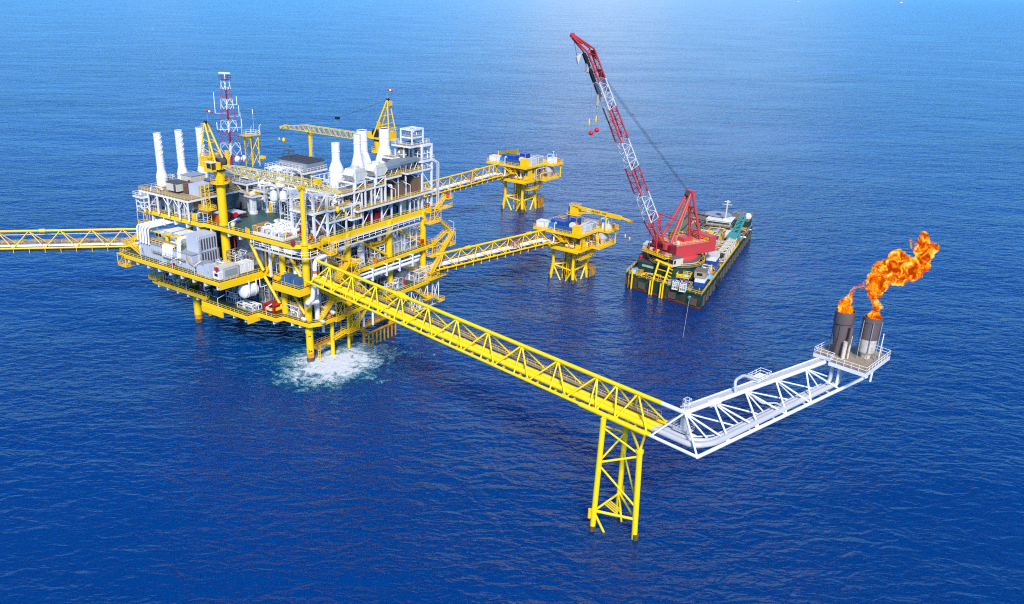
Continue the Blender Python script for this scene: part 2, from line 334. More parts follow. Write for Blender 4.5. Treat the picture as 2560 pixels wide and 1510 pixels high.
# ---- flare deck
dk=T('flare_deck','rust stained white railed platform on the end of the boom holding two flare burners','platform',(22,46,31),FB)
dk.put('deck_plate',MB().prism([(19.4,40.2),(26.9,40.0),(26.3,52.6),(19.2,53.4),(19,50),(15.2,50),(15.2,42.2),(19.4,42.2)],31.35,31.6),GRATE)
edge=[(19.4,40.2),(26.9,40.0),(26.3,52.6),(19.2,53.4),(19,50),(15.2,50),(15.2,42.2),(19.4,42.2)]
eb=MB()
for a,b in zip(edge,edge[1:]+edge[:1]): eb.beam((a[0],a[1],31.2),(b[0],b[1],31.2),.25,.75)
dk.put('edge_beam',eb,WHT)
dk.put('handrail',MB().rail([(x,y,31.6) for x,y in edge],True,h=1.25,sp=1.6,r=.06),WHT)
dk.put('under_beam',MB().bx(20,25.5,42,42.5,30.3,31.3).bx(20,25.5,48,48.5,30.3,31.3).cyl((21,42,26),(21,42,31),.3,8).cyl((24.5,50,26),(24.5,50,31),.25,8).cyl((22,52,26),(20.8,43,31),.2,8),WHT)
DARKST=mat('scorched_steel',(.15,.115,.11),.55,metal=.2,dirt=(.26,.15,.10),damt=.45,streak=True)
SCORCH=mat('scorched_white_paint',(.66,.6,.5),.5,dirt=(.22,.09,.03),damt=.4,dscale=.9)
f1=T('flare_burner','taller sooty dark flare burner with a wide collar and side pipes beside the boom','flare stack',(18.6,45.4,31.6),FB)
f1.put('barrel',MB().lathe([(.95,31.6),(1.1,33),(1.45,35.2),(1.62,36.2),(1.62,38.6)],(18.6,45.4,0),24),DARKST)
f1.put('wind_collar',MB().lathe([(1.66,38.5),(1.9,38.55),(1.95,38.7),(1.95,41.0),(1.8,41.0),(1.75,39.5),(0.01,39.4)],(18.6,45.4,0),24),DARKST)
sp_=MB()
for a in (10,100,190,280): sp_.cyl((18.6+1.75*math.cos(R(a)),45.4+1.75*math.sin(R(a)),31.6),(18.6+1.75*math.cos(R(a)),45.4+1.75*math.sin(R(a)),39),.08,6)
f1.put('pilot_line',sp_,DARKST)
for (x,y,r,h,m) in ((20.4,44.0,.42,35.2,SCORCH),(21.1,44.6,.2,36.5,SCORCH),(20.9,44.1,.35,38.4,DARKST)):
    f1.put('steam_pipe',MB().cyl((x,y,31.6),(x,y,h),r,12) if m is SCORCH else MB().cyl((x,y+.3,34.8),(x,y+.3,h),r,12),m)
f2=T('flare_burner','shorter flare burner with a white lower barrel and dark upper half on the wide deck','flare stack',(23.2,48,31.6),FB)
f2.put('lower_barrel',MB().lathe([(.9,31.6),(1.0,32.4),(1.55,33.0),(1.62,33.2),(1.62,35.8)],(23.2,48,0),24),SCORCH)
f2.put('upper_barrel',MB().lathe([(1.62,35.8),(1.7,35.9),(1.72,39.4),(1.85,39.5),(1.85,40.5),(1.65,40.5),(1.6,39.6),(.01,39.5)],(23.2,48,0),24),DARKST)
sp_=MB()
for a in range(0,360,60): sp_.cyl((23.2+1.95*math.cos(R(a)),48+1.95*math.sin(R(a)),31.6),(23.2+1.95*math.cos(R(a)),48+1.95*math.sin(R(a)),39.8),.09,6)
f2.put('guide_leg',sp_,GREY)
f2.put('ignition_post',MB().cyl((25.3,49.6,31.6),(25.3,49.6,37.0),.12,8),WHT)
# ---- flames
def flame_mat(name,hot,cold,seed):
    m=bpy.data.materials.new(name); m.use_nodes=True; nt=m.node_tree; nt.nodes.clear()
    out=nt.nodes.new('ShaderNodeOutputMaterial'); em=nt.nodes.new('ShaderNodeEmission'); tr=nt.nodes.new('ShaderNodeBsdfTransparent'); mix=nt.nodes.new('ShaderNodeMixShader')
    g=nt.nodes.new('ShaderNodeNewGeometry'); mp=nt.nodes.new('ShaderNodeMapping'); mp.inputs['Location'].default_value=(seed,seed*2,0); nt.links.new(g.outputs['Position'],mp.inputs[0])
    n=nt.nodes.new('ShaderNodeTexNoise'); n.inputs['Scale'].default_value=.5; n.inputs['Detail'].default_value=7; n.inputs['Roughness'].default_value=.62; n.inputs['Distortion'].default_value=1.1; nt.links.new(mp.outputs[0],n.inputs['Vector'])
    cr=nt.nodes.new('ShaderNodeValToRGB'); e=cr.color_ramp.elements; e[0].position=.18; e[0].color=(.42,.045,.001,1); e[1].position=.86; e[1].color=(1,.80,.16,1)
    for ps,cl in ((.34,(.72,.10,.003,1)),(.48,(.92,.19,.006,1)),(.64,(1,.45,.015,1))): k=cr.color_ramp.elements.new(ps); k.color=cl
    sp=nt.nodes.new('ShaderNodeMapRange'); sp.inputs['From Min'].default_value=.33; sp.inputs['From Max'].default_value=.67; nt.links.new(n.outputs['Fac'],sp.inputs[0])
    at=nt.nodes.new('ShaderNodeAttribute'); at.attribute_name='heat'
    mm=nt.nodes.new('ShaderNodeMath'); mm.operation='ADD'; nt.links.new(sp.outputs[0],mm.inputs[0]); nt.links.new(at.outputs['Fac'],mm.inputs[1]); nt.links.new(mm.outputs[0],cr.inputs[0])
    nt.links.new(cr.outputs[0],em.inputs[0]); em.inputs[1].default_value=.66
    n2=nt.nodes.new('ShaderNodeTexNoise'); n2.inputs['Scale'].default_value=.75; n2.inputs['Detail'].default_value=6; n2.inputs['Roughness'].default_value=.7; n2.inputs['Distortion'].default_value=1.5; nt.links.new(mp.outputs[0],n2.inputs['Vector'])
    a2=nt.nodes.new('ShaderNodeAttribute'); a2.attribute_name='wisp'
    sb=nt.nodes.new('ShaderNodeMath'); sb.operation='SUBTRACT'; nt.links.new(n2.outputs['Fac'],sb.inputs[0]); nt.links.new(a2.outputs['Fac'],sb.inputs[1])
    ms=nt.nodes.new('ShaderNodeMapRange'); ms.inputs['From Min'].default_value=0; ms.inputs['From Max'].default_value=.07; nt.links.new(sb.outputs[0],ms.inputs[0])
    lw=nt.nodes.new('ShaderNodeLayerWeight'); lw.inputs[0].default_value=.5; fr=nt.nodes.new('ShaderNodeMapRange'); fr.inputs['From Min'].default_value=.88; fr.inputs['From Max'].default_value=.30; nt.links.new(lw.outputs['Facing'],fr.inputs[0]); ml=nt.nodes.new('ShaderNodeMath'); ml.operation='MULTIPLY'; nt.links.new(ms.outputs[0],ml.inputs[0]); nt.links.new(fr.outputs[0],ml.inputs[1]); nt.links.new(ml.outputs[0],mix.inputs[0]); nt.links.new(tr.outputs[0],mix.inputs[1]); nt.links.new(em.outputs[0],mix.inputs[2]); nt.links.new(mix.outputs[0],out.inputs[0]); return m
def flame(name,label,blobs,seed,res=.28):
    """blobs: (point, radius, heat, wisp) along the tongue of fire; merged into one billowing skin"""
    import bmesh
    bm_=bmesh.new()
    for p,r,h,wp in blobs: bmesh.ops.create_icosphere(bm_,subdivisions=2,radius=r,matrix=Matrix.Translation(p))
    me=bpy.data.meshes.new(name); bm_.to_mesh(me); bm_.free(); o=bpy.data.objects.new(name,me); C.objects.link(o)
    md=o.modifiers.new('r','REMESH'); md.mode='VOXEL'; md.voxel_size=res
    dg=bpy.context.evaluated_depsgraph_get(); ev=o.evaluated_get(dg); m2=bpy.data.meshes.new_from_object(ev); o.modifiers.clear(); o.data=m2
    hs=[];ws=[]
    for v in m2.vertices:
        c=v.co.copy(); nn=v.normal
        d=0;amp=.95;fr=.42
        for k in range(4): d+=amp*abs(mnoise.noise(c*fr+Vector((seed,0,seed)))); amp*=.5; fr*=2.1
        bd=min(blobs,key=lambda b:(Vector(b[0])-c).length/b[1]); hs.append(bd[2]); ws.append(bd[3])
        v.co=c+nn*(d-.45)*min(1.6,bd[1]*.85)
    for nm,dat in (('heat',hs),('wisp',ws)):
        at=m2.attributes.new(nm,'FLOAT','POINT'); at.data.foreach_set('value',dat)
    m2.polygons.foreach_set('use_smooth',[True]*len(m2.polygons)); m2.materials.clear(); m2.materials.append(flame_mat(name+'_fire',0,0,seed)); tag(o,label,'flame'); return o
FL1=[((77.0,161,41.3),1.5,.08,.30),((76.7,161.2,42.3),1.2,.06,.36),((77.4,161.4,43.1),1.0,.04,.42),((77.7,161.6,43.9),.8,.03,.44),((78.1,161.8,44.9),.6,0,.46),((78.5,161.8,45.6),.45,0,.48),((79.6,161.5,46.2),.7,0,.5),((80.0,161.5,47.1),.5,0,.5)]
FL2=[((82.4,159.4,40.4),1.35,.05,.30),((82.4,159.5,41.3),1.0,.0,.40),((82.7,159.5,42.5),1.1,.0,.46),((81.7,159.4,43.8),.9,.06,.42),((81.2,159.4,45.0),1.2,.10,.34),((81.5,159.4,46.4),1.9,.12,.22),((81.8,159.5,47.9),2.2,.10,.15),((83.0,159.6,48.9),1.9,.08,.15),((82.0,159.8,50.2),1.9,.04,.15),((83.3,160,51.0),1.8,.03,.15),((84.6,160,50.0),2.1,.02,.15),((85.8,160,49.0),1.9,-.02,.15),((84.6,160.2,52.4),1.5,.03,.2),((86.3,160.2,51.9),1.7,.02,.17),((87.9,160.3,50.8),2.0,-.02,.16),((88.9,160.3,49.7),1.8,-.04,.18),((90.1,160.3,50.9),1.6,-.04,.22),((90.0,160.4,52.8),1.7,-.05,.27),((89.6,160.5,54.2),1.6,-.05,.32),((90.9,160.5,54.7),1.4,-.06,.34),((89.2,160.5,56.0),1.2,-.05,.36),((89.0,160.5,57.2),1.0,-.05,.40),((87.5,160.5,54.9),.8,-.05,.5),((86.8,160.5,55.9),.6,-.05,.52)]
flame('flame','small ragged orange flame blowing off the taller flare burner',FL1,3.1,.22)
flame('flame','large rolling orange and yellow flame trailing away from the shorter flare burner',FL2,8.7,.28)
# ------------------------------------------------------------------ central processing platform: legs, decks, stairs
ZC,ZM,ZTOP=12.5,23.0,34.5
RUSTB=mat('rust_stained_yellow',(.75,.36,.01),.6,dirt=(.42,.09,.01),damt=.6,dscale=.8)
pt=T('offshore_platform','large yellow and white offshore gas platform with three stacked decks standing on tubular legs','oil platform',(26,25,0))
LEGR={(0,0):1.05,(0,49.7):1.22,(51.6,0):1.15,(35,0):.95,(16.6,0):.9,(51.6,49.7):1.2,(16.6,49.7):.95,(35,49.7):.95,(51.6,18):1.1}
for (u,v),r in LEGR.items():
    lg=pt.put('leg',MB().cyl((u,v,-6),(u,v,ZC-1.2),r,20),YEL)
    pt.put('waterline_band',MB().cyl((u,v,-.4),(u,v,1.3),r+.03,20),MARINE,lg,'dark waterline band'); pt.put('rust_band',MB().cyl((u,v,1.3),(u,v,2.7),r+.02,20),RUSTB,lg)
    pt.put('leg_ring',MB().cyl((u,v,8.8),(u,v,9.3),r+.14,20),YEL,lg)
for p,q,r in (((7,-2,-5),(7,-2,11.5),.6),((13.9,-1.9,-5),(13.9,-1.9,11),.45),((5.9,51.5,-5),(5.9,51.5,11),.7),((8.4,51.6,-5),(8.4,51.6,11),.6)):
    pt.put('riser_pile',MB().cyl(p,q,r,16),YEL)
for p,q,r in (((4.6,-.9,7.9),(4.6,-.9,12),.48),((12.7,2,6.3),(12.7,2,12),.35),((10.2,3,8.2),(10.2,3,12),.3)):
    pt.put('caisson',MB().cyl(p,q,r,14),GALV)
for u,z in ((20.5,3.8),(24.6,4.0),(30.5,5)): pt.put('caisson',MB().cyl((u,-2,z),(u,-2,12),.38,12),WPIPE)
# columns and braces between the decks
COLR={(0,0):1.05,(0,9.3):.92,(0,49.7):1.1,(16.6,0):.95,(35,0):1.05,(51.6,0):1.0,(51.6,49.7):1.1,(16.6,49.7):.95,(35,49.7):.95,(51.6,18):1.1,(16.6,16.6):.9,(35,16.6):.9,(16.6,33.2):.9,(35,33.2):.9}
for (u,v),r in COLR.items():
    pt.put('column',MB().cyl((u,v,ZC),(u,v,ZTOP-.3),r,20),YEL)
for p,q,r in (((0,23.2,32.8),(0,17.4,23.6),.5),((0,10.6,32.4),(0,15.9,23.6),.46),((0,8.2,32.6),(0,1.2,23.6),.47),((0,26,22),(0,32.6,13),.45),((0,17.2,22),(0,9.8,13),.45),((0,8,22),(0,1.4,14),.4),((0,40,32.8),(0,48.6,24),.45),((2,0,32.8),(15.6,0,23.6),.45),((17.8,0,32.8),(34,0,23.6),.4),((36,0,32.8),(50.6,0,23.6),.4),((1.5,0,22.4),(15.6,0,13),.4),((36,0,22.4),(50.5,0,13),.4),((0,49.7,6),(16.6,49.7,6),.5),((0,49.7,6),(0,46,11.4),.35)):
    pt.put('brace',MB().cyl(p,q,r,14),YEL)
pt.put('box_column',MB().bx(-1.25,-.65,12.9,13.5,ZM,32.9),WHT)
pt.put('slim_column',MB().cyl((2,18.4,ZM),(2,18.4,33),.22,10),YEL)
# decks
CEL=[(-5.4,63.8),(-5.5,36.0),(-8.6,35.6),(-8.9,15.3),(-5.0,15.2),(-4.9,8.0),(-2.6,7.6),(-2.2,-2.2),(1.5,-4.2),(55.5,-4.4),(55.5,52),(30,63),(0,64)]
MAIN=[(-14.6,62),(-14.3,19.4),(1.0,18.4),(-.3,9.2),(-4.5,8.7),(-4.6,-1.8),(56,-2.0),(56,52),(40,66),(-14,66)]
TOP=[(-3.9,66.8),(-3.7,38.8),(-2.9,38.6),(-2.9,2.6),(.8,-1.6),(4.2,-1.6),(5.4,-.2),(55.6,-.2),(55.6,58),(40,68),(-3,68)]
def deck(name,poly,z,plate,beam,ed=1.0,rail=True,skip=()):
    d=pt.put(name,MB().prism(poly,z-.3,z),plate)
    b=MB(); n=len(poly)
    for i in range(n):
        p,q=poly[i],poly[(i+1)%n]; b.beam((p[0],p[1],z-.5),(q[0],q[1],z-.5),.34,ed)
    pt.put('edge_beam',b,beam,d)
    if rail:
        m=MB()
        for i in range(n):
            if i in skip: continue
            p,q=poly[i],poly[(i+1)%n]; m.rail([(p[0],p[1],z),(q[0],q[1],z)],h=1.15,sp=1.9,r=.055)
        pt.put('handrail',m,YEL,d)
        k=MB()
        for i in range(n):
            p,q=poly[i],poly[(i+1)%n]; k.beam((p[0],p[1],z+.08),(q[0],q[1],z+.08),.05,.16)
        pt.put('toe_board',k,YEL,d)
    return d
dc=deck('cellar_deck',CEL,ZC,OLIVE,YEL); dm=deck('main_deck',MAIN,ZM,OLIVE,YEL); dt=deck('top_deck',TOP,ZTOP,GREEN,YEL,1.0,skip=(7,))
def girders(par,pts,z,h,w,m):
    for (u,v,du,dv) in pts:
        pt.put('girder',MB().beam((u,v,z),(u+du,v+dv,z),w,h),m,par)
girders(dm,[(-14.3,v,14,0) for v in (20.5,25.8,31,36.3,41.5,46.8,52,57.3,61.5)],ZM-1.55,1.25,.5,WHT)
girders(dm,[(-4.4,v,4.4,0) for v in (-1.2,3.3,8.2)],ZM-1.3,.9,.4,WHT)
girders(dm,[(u,-1.8,0,50) for u in (8,16.6,25.8,35,43.3,51.6)],ZM-1.5,1.1,.45,WHT)
girders(dt,[(-3.6,v,6,0) for v in (41,46,51.5,57,62.5)],ZTOP-1.7,1.5,.5,WHT)
girders(dt,[(-2.7,v,5,0) for v in (14,18.8,23.5,28.3,36)],ZTOP-1.6,1.3,.5,WHT)
girders(dt,[(-2.6,v,5,0) for v in (4,9)],ZTOP-1.9,1.6,3.2,WHT)
girders(dt,[(u,0,0,50) for u in (8,16.6,25.8,35,43.3,51.6)],ZTOP-1.5,1.1,.45,GALV)
girders(dc,[(-5.2,v,8,0) for v in (38,42.5,47,52,57,61.5)]+[(-8.4,v,9,0) for v in (17,22,28,33)]+[(-4.6,9.5,5,0),(-2.4,4.5,4,0),(-2.0,1.8,4,0)],ZC-1.5,1.2,.45,WHT)
girders(dc,[(u,-4,0,54) for u in (8,16.6,25.8,35,43.3,51.6)],ZC-1.5,1.1,.45,YEL)
# deep yellow girders under the left edge
pt.put('deep_girder',MB().beam((-8.9,35.4,ZC-1.9),(-8.9,26,ZC-1.9),.45,1.9),YEL,dc); pt.put('deep_girder',MB().beam((-8.9,15.3,ZC-1.5),(-4.6,15.2,ZC-1.5),.4,1.4),YEL,dc)
pt.put('deep_girder',MB().beam((-14.3,19.4,ZM-1.3),(1,18.4,ZM-1.3),.4,1.3),YEL,dm); pt.put('deep_girder',MB().beam((-4.6,8.7,ZM-1.3),(-4.6,-1.8,ZM-1.3),.4,1.2),YEL,dm)
pt.put('deep_girder',MB().beam((-4.6,-1.8,ZM-1.3),(2,-1.8,ZM-1.3),.4,1.2),YEL,dm)
pt.put('deep_girder',MB().beam((5.4,-.2,ZTOP-1.2),(55.6,-.2,ZTOP-1.2),.4,.6),YEL,dt)
# a grey inner wall, and dark walls added to keep the deck interiors dark
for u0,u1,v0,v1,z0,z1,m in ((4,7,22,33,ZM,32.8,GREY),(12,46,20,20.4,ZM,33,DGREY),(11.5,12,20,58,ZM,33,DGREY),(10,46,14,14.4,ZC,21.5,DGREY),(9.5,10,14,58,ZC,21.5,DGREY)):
    pt.put('inner_wall',MB().bx(u0,u1,v0,v1,z0,z1),m)
# walkway slung under the top deck round the near corner
us=[(-3.6,16.5,31.9),(-3.8,1.2,31.9),(-3.2,-1.8,31.9),(-1.2,-3.3,31.9),(1.5,-3.2,31.9),(8,-2.4,31.9),(47,-2.4,32.2)]
m=MB()
for a,b in zip(us,us[1:]): m.beam((a[0],a[1],31.55),(b[0],b[1],31.55),1.2,.12)
uw=pt.put('underdeck_walkway',m,GALV)
m=MB(); 
for off in (0,): m.rail(us,h=1.25,sp=2.6,r=.085)
for p in us: m.cyl(p,(p[0],p[1],ZTOP-.8),.09,6)
for a,b in zip(us,us[1:]): m.beam((a[0],a[1],31.5),(b[0],b[1],31.5),.14,.3)
pt.put('handrail',m,WHT,uw)
m=MB()
for (v,r) in ((-1.4,.16),(-1.0,.12),(-.6,.2)): m.cyl((9,v,32.9),(50,v,32.9),r,8)
pt.put('pipe_run',m,GALV,uw)
# stairs: each flight with two stringers, treads and rails, landings with posts
def flight(p,q,w=1.1,lab=None):
    p=Vector(p);q=Vector(q);d=(q-p); hd=Vector((d.x,d.y,0)).normalized(); sd_=Vector((-hd.y,hd.x,0))*(w/2)
    m=MB()
    for s_ in (1,-1):
        m.beam(p+sd_*s_,q+sd_*s_,.12,.34)
    n=max(3,int(abs(d.z)/.26))
    for i in range(n+1):
        c=p.lerp(q,i/n); m.box((c.x,c.y,c.z),(.26,w,.06),math.atan2(hd.y,hd.x))
    fl=pt.put('staircase',m,YEL); r=MB()
    for s_ in (1,-1):
        for h in (.55,1.1): r.cyl(p+sd_*s_+Vector((0,0,h)),q+sd_*s_+Vector((0,0,h)),.055,4)
        k=max(2,int(d.length/1.4))
        for i in range(k+1): c=p.lerp(q,i/k)+sd_*s_; r.cyl(c,c+Vector((0,0,1.1)),.05,4)
    pt.put('handrail',r,YEL,fl)
def landing(u0,u1,v0,v1,z,post=None,brace=True):
    l=pt.put('landing',MB().bx(u0,u1,v0,v1,z-.22,z),YEL); m=MB().rail([(u0,v0,z),(u1,v0,z),(u1,v1,z),(u0,v1,z)],True,sp=1.5,r=.055)
    pt.put('handrail',m,YEL,l)
    if post:
        m=MB()
        for u in (u0,u1):
            for v in (v0,v1): m.cyl((u,v,z),(u,v,post),.11,6)
        if brace:
            m.cyl((u0,v0,z),(u1,v0,post),.07,5).cyl((u1,v0,z),(u0,v0,post),.07,5).cyl((u1,v0,z),(u1,v1,post),.07,5)
        m.beam((u0,v0,post),(u1,v0,post),.16,.2).beam((u0,v1,post),(u1,v1,post),.16,.2).beam((u0,v0,post),(u0,v1,post),.16,.2).beam((u1,v0,post),(u1,v1,post),.16,.2)
        pt.put('landing_frame',m,YEL,l)
# right-hand stair tower
landing(50.2,55.6,-4.2,-1.6,30.7,34.4); flight((55.6,-2.6,34.6),(59.6,-2.6,37.2)); landing(59.4,61.8,-4.4,-1.4,37.2)
landing(56,61.8,-4.2,-.5,34.4,None)
flight((55.8,-3,30.6),(62,-3,26.2)); landing(60.6,63.2,-4.4,-1.2,25.6,21.4); landing(60.6,63.2,-4.4,-1.2,21.4)
flight((60.4,-2.2,25.4),(54.2,-2.2,22.9)); flight((61.5,-4.4,25.5),(55.6,-4.4,20.2)); landing(51.0,56.4,-4.4,-2.1,19.7,23)
flight((60.6,-3.2,21.4),(56.4,-3.2,19.8)); flight((54.6,-5,19.6),(49.6,-5,14.6)); landing(48.6,57.8,-5.6,-3.6,ZC+.3,15.2)
flight((40.4,-5.2,11.6),(46.6,-5.2,7.2)); landing(45.8,49.6,-6,-4,7.0); flight((49.6,-5.2,7.0),(53.4,-5.2,4.6)); landing(53,55.8,-6,-4,4.4)
# near corner stairs on the right face
landing(4.4,6.9,-5.2,-2.2,31.4,35.6); flight((.9,-3.6,34.3),(5,-3.8,31.5)); flight((7,-4,30.4),(12.4,-4,27.8)); landing(12.2,15.9,-5.2,-2.2,26.4,None)
landing(12.6,16,-5.2,-2.2,23.4,27.4); flight((12.6,-3.0,27.3),(8.6,-3.0,23.4)); flight((12.0,-4.6,27.4),(7.8,-4.6,23.4))
flight((13.4,-4,22.6),(16.4,-4,18)); landing(15.6,18.4,-5,-2.6,17.6); 
flight((5.6,-4,17.4),(.4,-4,13.2)); landing(5.6,9,-5,-2.2,17.4); landing(5.9,9.2,-5,-2.2,11.6,17.2); flight((9.0,-4.6,12.4),(12,-4.6,11.9))
landing(10.5,15.4,-5,-2.2,6.4,12.2); flight((20.6,-3.6,11.9),(15.0,-3.6,6.6)); flight((10.6,-3.8,6.6),(6.4,-3.2,5.6))
# left end stair basket by the bridge
landing(-14.8,-11.6,62.5,66.4,19.2,22.8); flight((-11.6,64,25.5),(-10.8,59.6,ZM)); landing(-12.6,-10.2,64,66.6,25.6,None); flight((-10.2,65,25.6),(-6,62.4,30)); landing(-6.0,-3.9,63.5,66.6,30.2,34.4); landing(-6.4,-3.6,60.6,64.4,13.2,17.6)
# spidery yellow escape frames at the left end
for grp in (((( -14.8,66.4,19.2),(-14.8,63,23)),((-14.8,62.5,19.2),(-12,66,23)),((-14.8,66.4,23),(-12,63,19))),(((-6.2,64.4,13),(-4.6,61,20)),((-6.2,60.6,13),(-4.4,64,20)),((-5,64.4,13),(-5,61,21)),((-4,64.4,13),(-6,62,21)))):
    m=MB()
    for a,b in grp: m.cyl(a,b,.12,6)
    pt.put('escape_frame',m,YEL)
# sea-level walkways and the boat landing
def pipewalk(p,q,r=.55):
    w_=pt.put('sea_level_walkway',MB().cyl(p,q,r,14),OCH); a=(p[0],p[1],p[2]+r+.1); b=(q[0],q[1],q[2]+r+.1)
    pt.put('handrail',MB().beam(a,b,1.0,.08).rail([(a[0],a[1]-.5,a[2]),(b[0],b[1]-.5,b[2])],sp=1.6,r=.05).rail([(a[0],a[1]+.5,a[2]),(b[0],b[1]+.5,b[2])],sp=1.6,r=.05),OCH,w_)
pipewalk((.8,-1.2,4.3),(16.6,-1.2,4.3),.6); pipewalk((16.6,-1.2,4.2),(35,-1,4.2),.75)
pt.put('fender_beam',MB().cyl((7,-2,3.6),(4.9,-1.3,4.3),.4,12),YEL)
bo=pt.put('boat_landing',MB().cyl((17,-6,4.2),(31,-6,4.2),.42,12),ORANGE if False else OCH)
for i in range(8): u=18.2+1.75*i; pt.put('fender_post',MB().cyl((u,-6,-1),(u,-6,4),.3,10),OCH,bo)
pt.put('landing_post',MB().cyl((19.4,-3,-3),(19.4,-3,5),.55,12).cyl((19.4,-3,4.4),(16.6,-.5,4.6),.35,10).cyl((31,-6,4.2),(35,0,4.4),.35,10).cyl((17,-6,4.2),(19.4,-3,4.3),.35,10),OCH,bo)
pt.put('ladder',MB().ladder((1.9,-1.6,-.8),5.5,.6,.07,(.6,-.8)),YEL)
# white truss basket low at the right end
m=MB(); zz0,zz1=3.2,11.2
bk=[(41.2,-3.6),(55.4,-3.6),(55.4,.6),(41.2,.6)]
for a,b in zip(bk,bk[1:]+bk[:1]): m.beam((a[0],a[1],zz0),(b[0],b[1],zz0),.3,.4)
for u in (41.2,45.5,49.5,52,55.4): m.cyl((u,-3.6,zz0),(u,-3.6,zz1),.18,6)
for u0,u1 in ((41.2,45.5),(49.5,45.5),(52,55.4)): m.cyl((u0,-3.6,zz0),(u1,-3.6,zz1),.13,6); m.cyl((u1,-3.6,zz0),(u0,-3.6,zz1),.13,6)
m.cyl((55.4,.6,zz0),(55.4,.6,zz1),.18,6).cyl((55.4,-3.6,zz0),(55.4,.6,zz1),.13,6).cyl((55.4,.6,zz0),(55.4,-3.6,zz1),.13,6)
m.beam((38.4,-1,4.6),(41.2,-3.6,zz1),.2,.2).beam((38.4,-1,4.6),(41.2,-3.6,zz0),.2,.2).beam((38.4,-1,4.6),(41.2,.6,zz0),.2,.2)
bs=pt.put('basket_frame',m,WHT); pt.put('grating',MB().bx(41.2,55.4,-3.6,.6,zz0+.22,zz0+.3),GRATE,bs); pt.put('handrail',MB().rail([(x,y,zz0+.3) for x,y in bk],True,r=.05),YEL,bs)
# raised steelwork on the top deck -------------------------------------------------
def frame_box(name,us_,vs_,z0,z1,levels=(),r=.28,br=(),m=WHT,par=None):
    k=MB()
    for u in us_:
        for v in vs_: k.box((u,v,(z0+z1)/2),(r*1.5,r*1.5,z1-z0))
    for z in list(levels)+[z1]:
        for v in vs_: k.beam((us_[0],v,z-.2),(us_[-1],v,z-.2),r*1.1,r*1.7)
        for u in us_: k.beam((u,vs_[0],z-.2),(u,vs_[-1],z-.2),r*1.1,r*1.7)
    for a,b in br: k.cyl(a,b,r*.55,6)
    return pt.put(name,k,m,par)
def floor(u0,u1,v0,v1,z,rl=YEL,par=None,edge=WHT):
    fl=pt.put('grating_floor',MB().bx(u0+.1,u1-.1,v0+.1,v1-.1,z-.02,z+.08),GRATE,par)
    k=MB()
    for a,b in (((u0,v0),(u1,v0)),((u1,v0),(u1,v1)),((u1,v1),(u0,v1)),((u0,v1),(u0,v0))): k.beam((a[0],a[1],z-.2),(b[0],b[1],z-.2),.3,.5)
    pt.put('edge_beam',k,edge,fl)
    if rl: pt.put('handrail',MB().rail([(u0,v0,z+.08),(u1,v0,z+.08),(u1,v1,z+.08),(u0,v1,z+.08)],True,sp=1.5,r=.05),rl,fl)
    return fl
# left module: mezzanine at 40.6
frame_box('module_frame',(-4.5,1.2,7),(43.2,47.4,52.6,57.6,62,66),ZTOP,40.5,(),.26,[((-4.5,43.2,37.6),(-4.5,45,40)),((-4.5,47.4,37.6),(-4.5,45.6,40)),((-4.5,47.4,37.6),(-4.5,49.5,40)),((-4.5,52.6,37.6),(-4.5,50.5,40)),((-4.5,52.6,37.6),(-4.5,54.6,40)),((-4.5,62,36),(-4.5,57.6,40)),((-4.5,62,ZTOP),(-4.5,66,39.5))])
floor(-4.5,20,43,66.5,40.6)
floor(-6.4,-4.5,62.5,67,39.2,WHT)
# white stair cage at the far left
frame_box('stair_cage',(-5.8,-3.9),(62.6,66.6),ZTOP,39.4,(36,37.6),.14,[((-5.8,62.6,ZTOP),(-5.8,66.6,39)),((-5.8,66.6,ZTOP),(-5.8,62.6,37))])
# near-corner process frame
frame_box('process_frame',(4.5,9.7),(.7,9.2),ZTOP,47.2,(42.1,),.4,[((4.5,9.2,40.6),(4.5,6.5,42)),((4.5,.7,40.6),(9.7,.7,46.8)),((4.5,.7,35),(9.7,.7,41.6)),((9.7,.7,35.5),(4.5,.7,41)),((4.5,9.2,44.8),(4.5,6.8,46.8)),((4.5,.7,44.8),(4.5,3,46.8)),((4.5,9.2,35),(4.5,4.5,41.6))])
floor(4,10,.4,9.5,42.1)
# truss row along the right edge, deck at 42 and 38
frame_box('truss_row',(9.7,12.4,17.2,20.4),(.7,8),ZTOP,42.0,(38.6,),.28,[((9.7,.7,42),(12.4,.7,38.6)),((12.4,.7,38.6),(17.2,.7,42)),((9.7,.7,ZTOP),(12.4,.7,38.4)),((12.4,.7,38.4),(17.2,.7,35)),((17.2,.7,38.6),(20.4,.7,42)),((12.4,.7,34.6),(9.9,.7,31.5))])
floor(9.8,18,-.4,9,42.1); floor(10,17,.4,7,38.6); floor(18.2,22.6,-.6,4,38.0,YEL)
frame_box('small_cabin_frame',(18.4,22.4),(-.4,3.8),38,42.2,(),.2)
# right-hand mezzanine at 40 with its posts
floor(20.5,55.4,-.9,13,40.0)
frame_box('mezzanine_frame',(24,27.9,32.4,37,41.3,45.8,50,54.6),(.5,12.5),ZTOP,39.9,(),.26,[((24,.5,35),(27.9,.5,39.6)),((32.4,.5,35),(37,.5,39.6)),((45.8,.5,38),(44,.5,39.6)),((50,.5,38),(48.4,.5,39.6))])
for u in (23.9,28.1,32.6,37.2): pt.put('portal_frame',MB().box((u,.6,42.2),(.4,.4,4.6)).beam((u,.6,44.5),(u,7,44.5),.4,.5).box((u,7,42.2),(.3,.3,4.6)),WHT)
for u0,u1 in ((20.8,25.5),(29.7,34.4)):
    frame_box('hood_frame',(u0,u1),(.6,7),40,47.9,(45.3,),.28,[((u0,.6,45.5),(u1,.6,47.6)),((u0,.6,41),(u0+2.2,.6,44.6)),((u0,7,45.5),(u0,.6,47.6))]); floor(u0-4.6,u1+.2,.5,8,45.3)
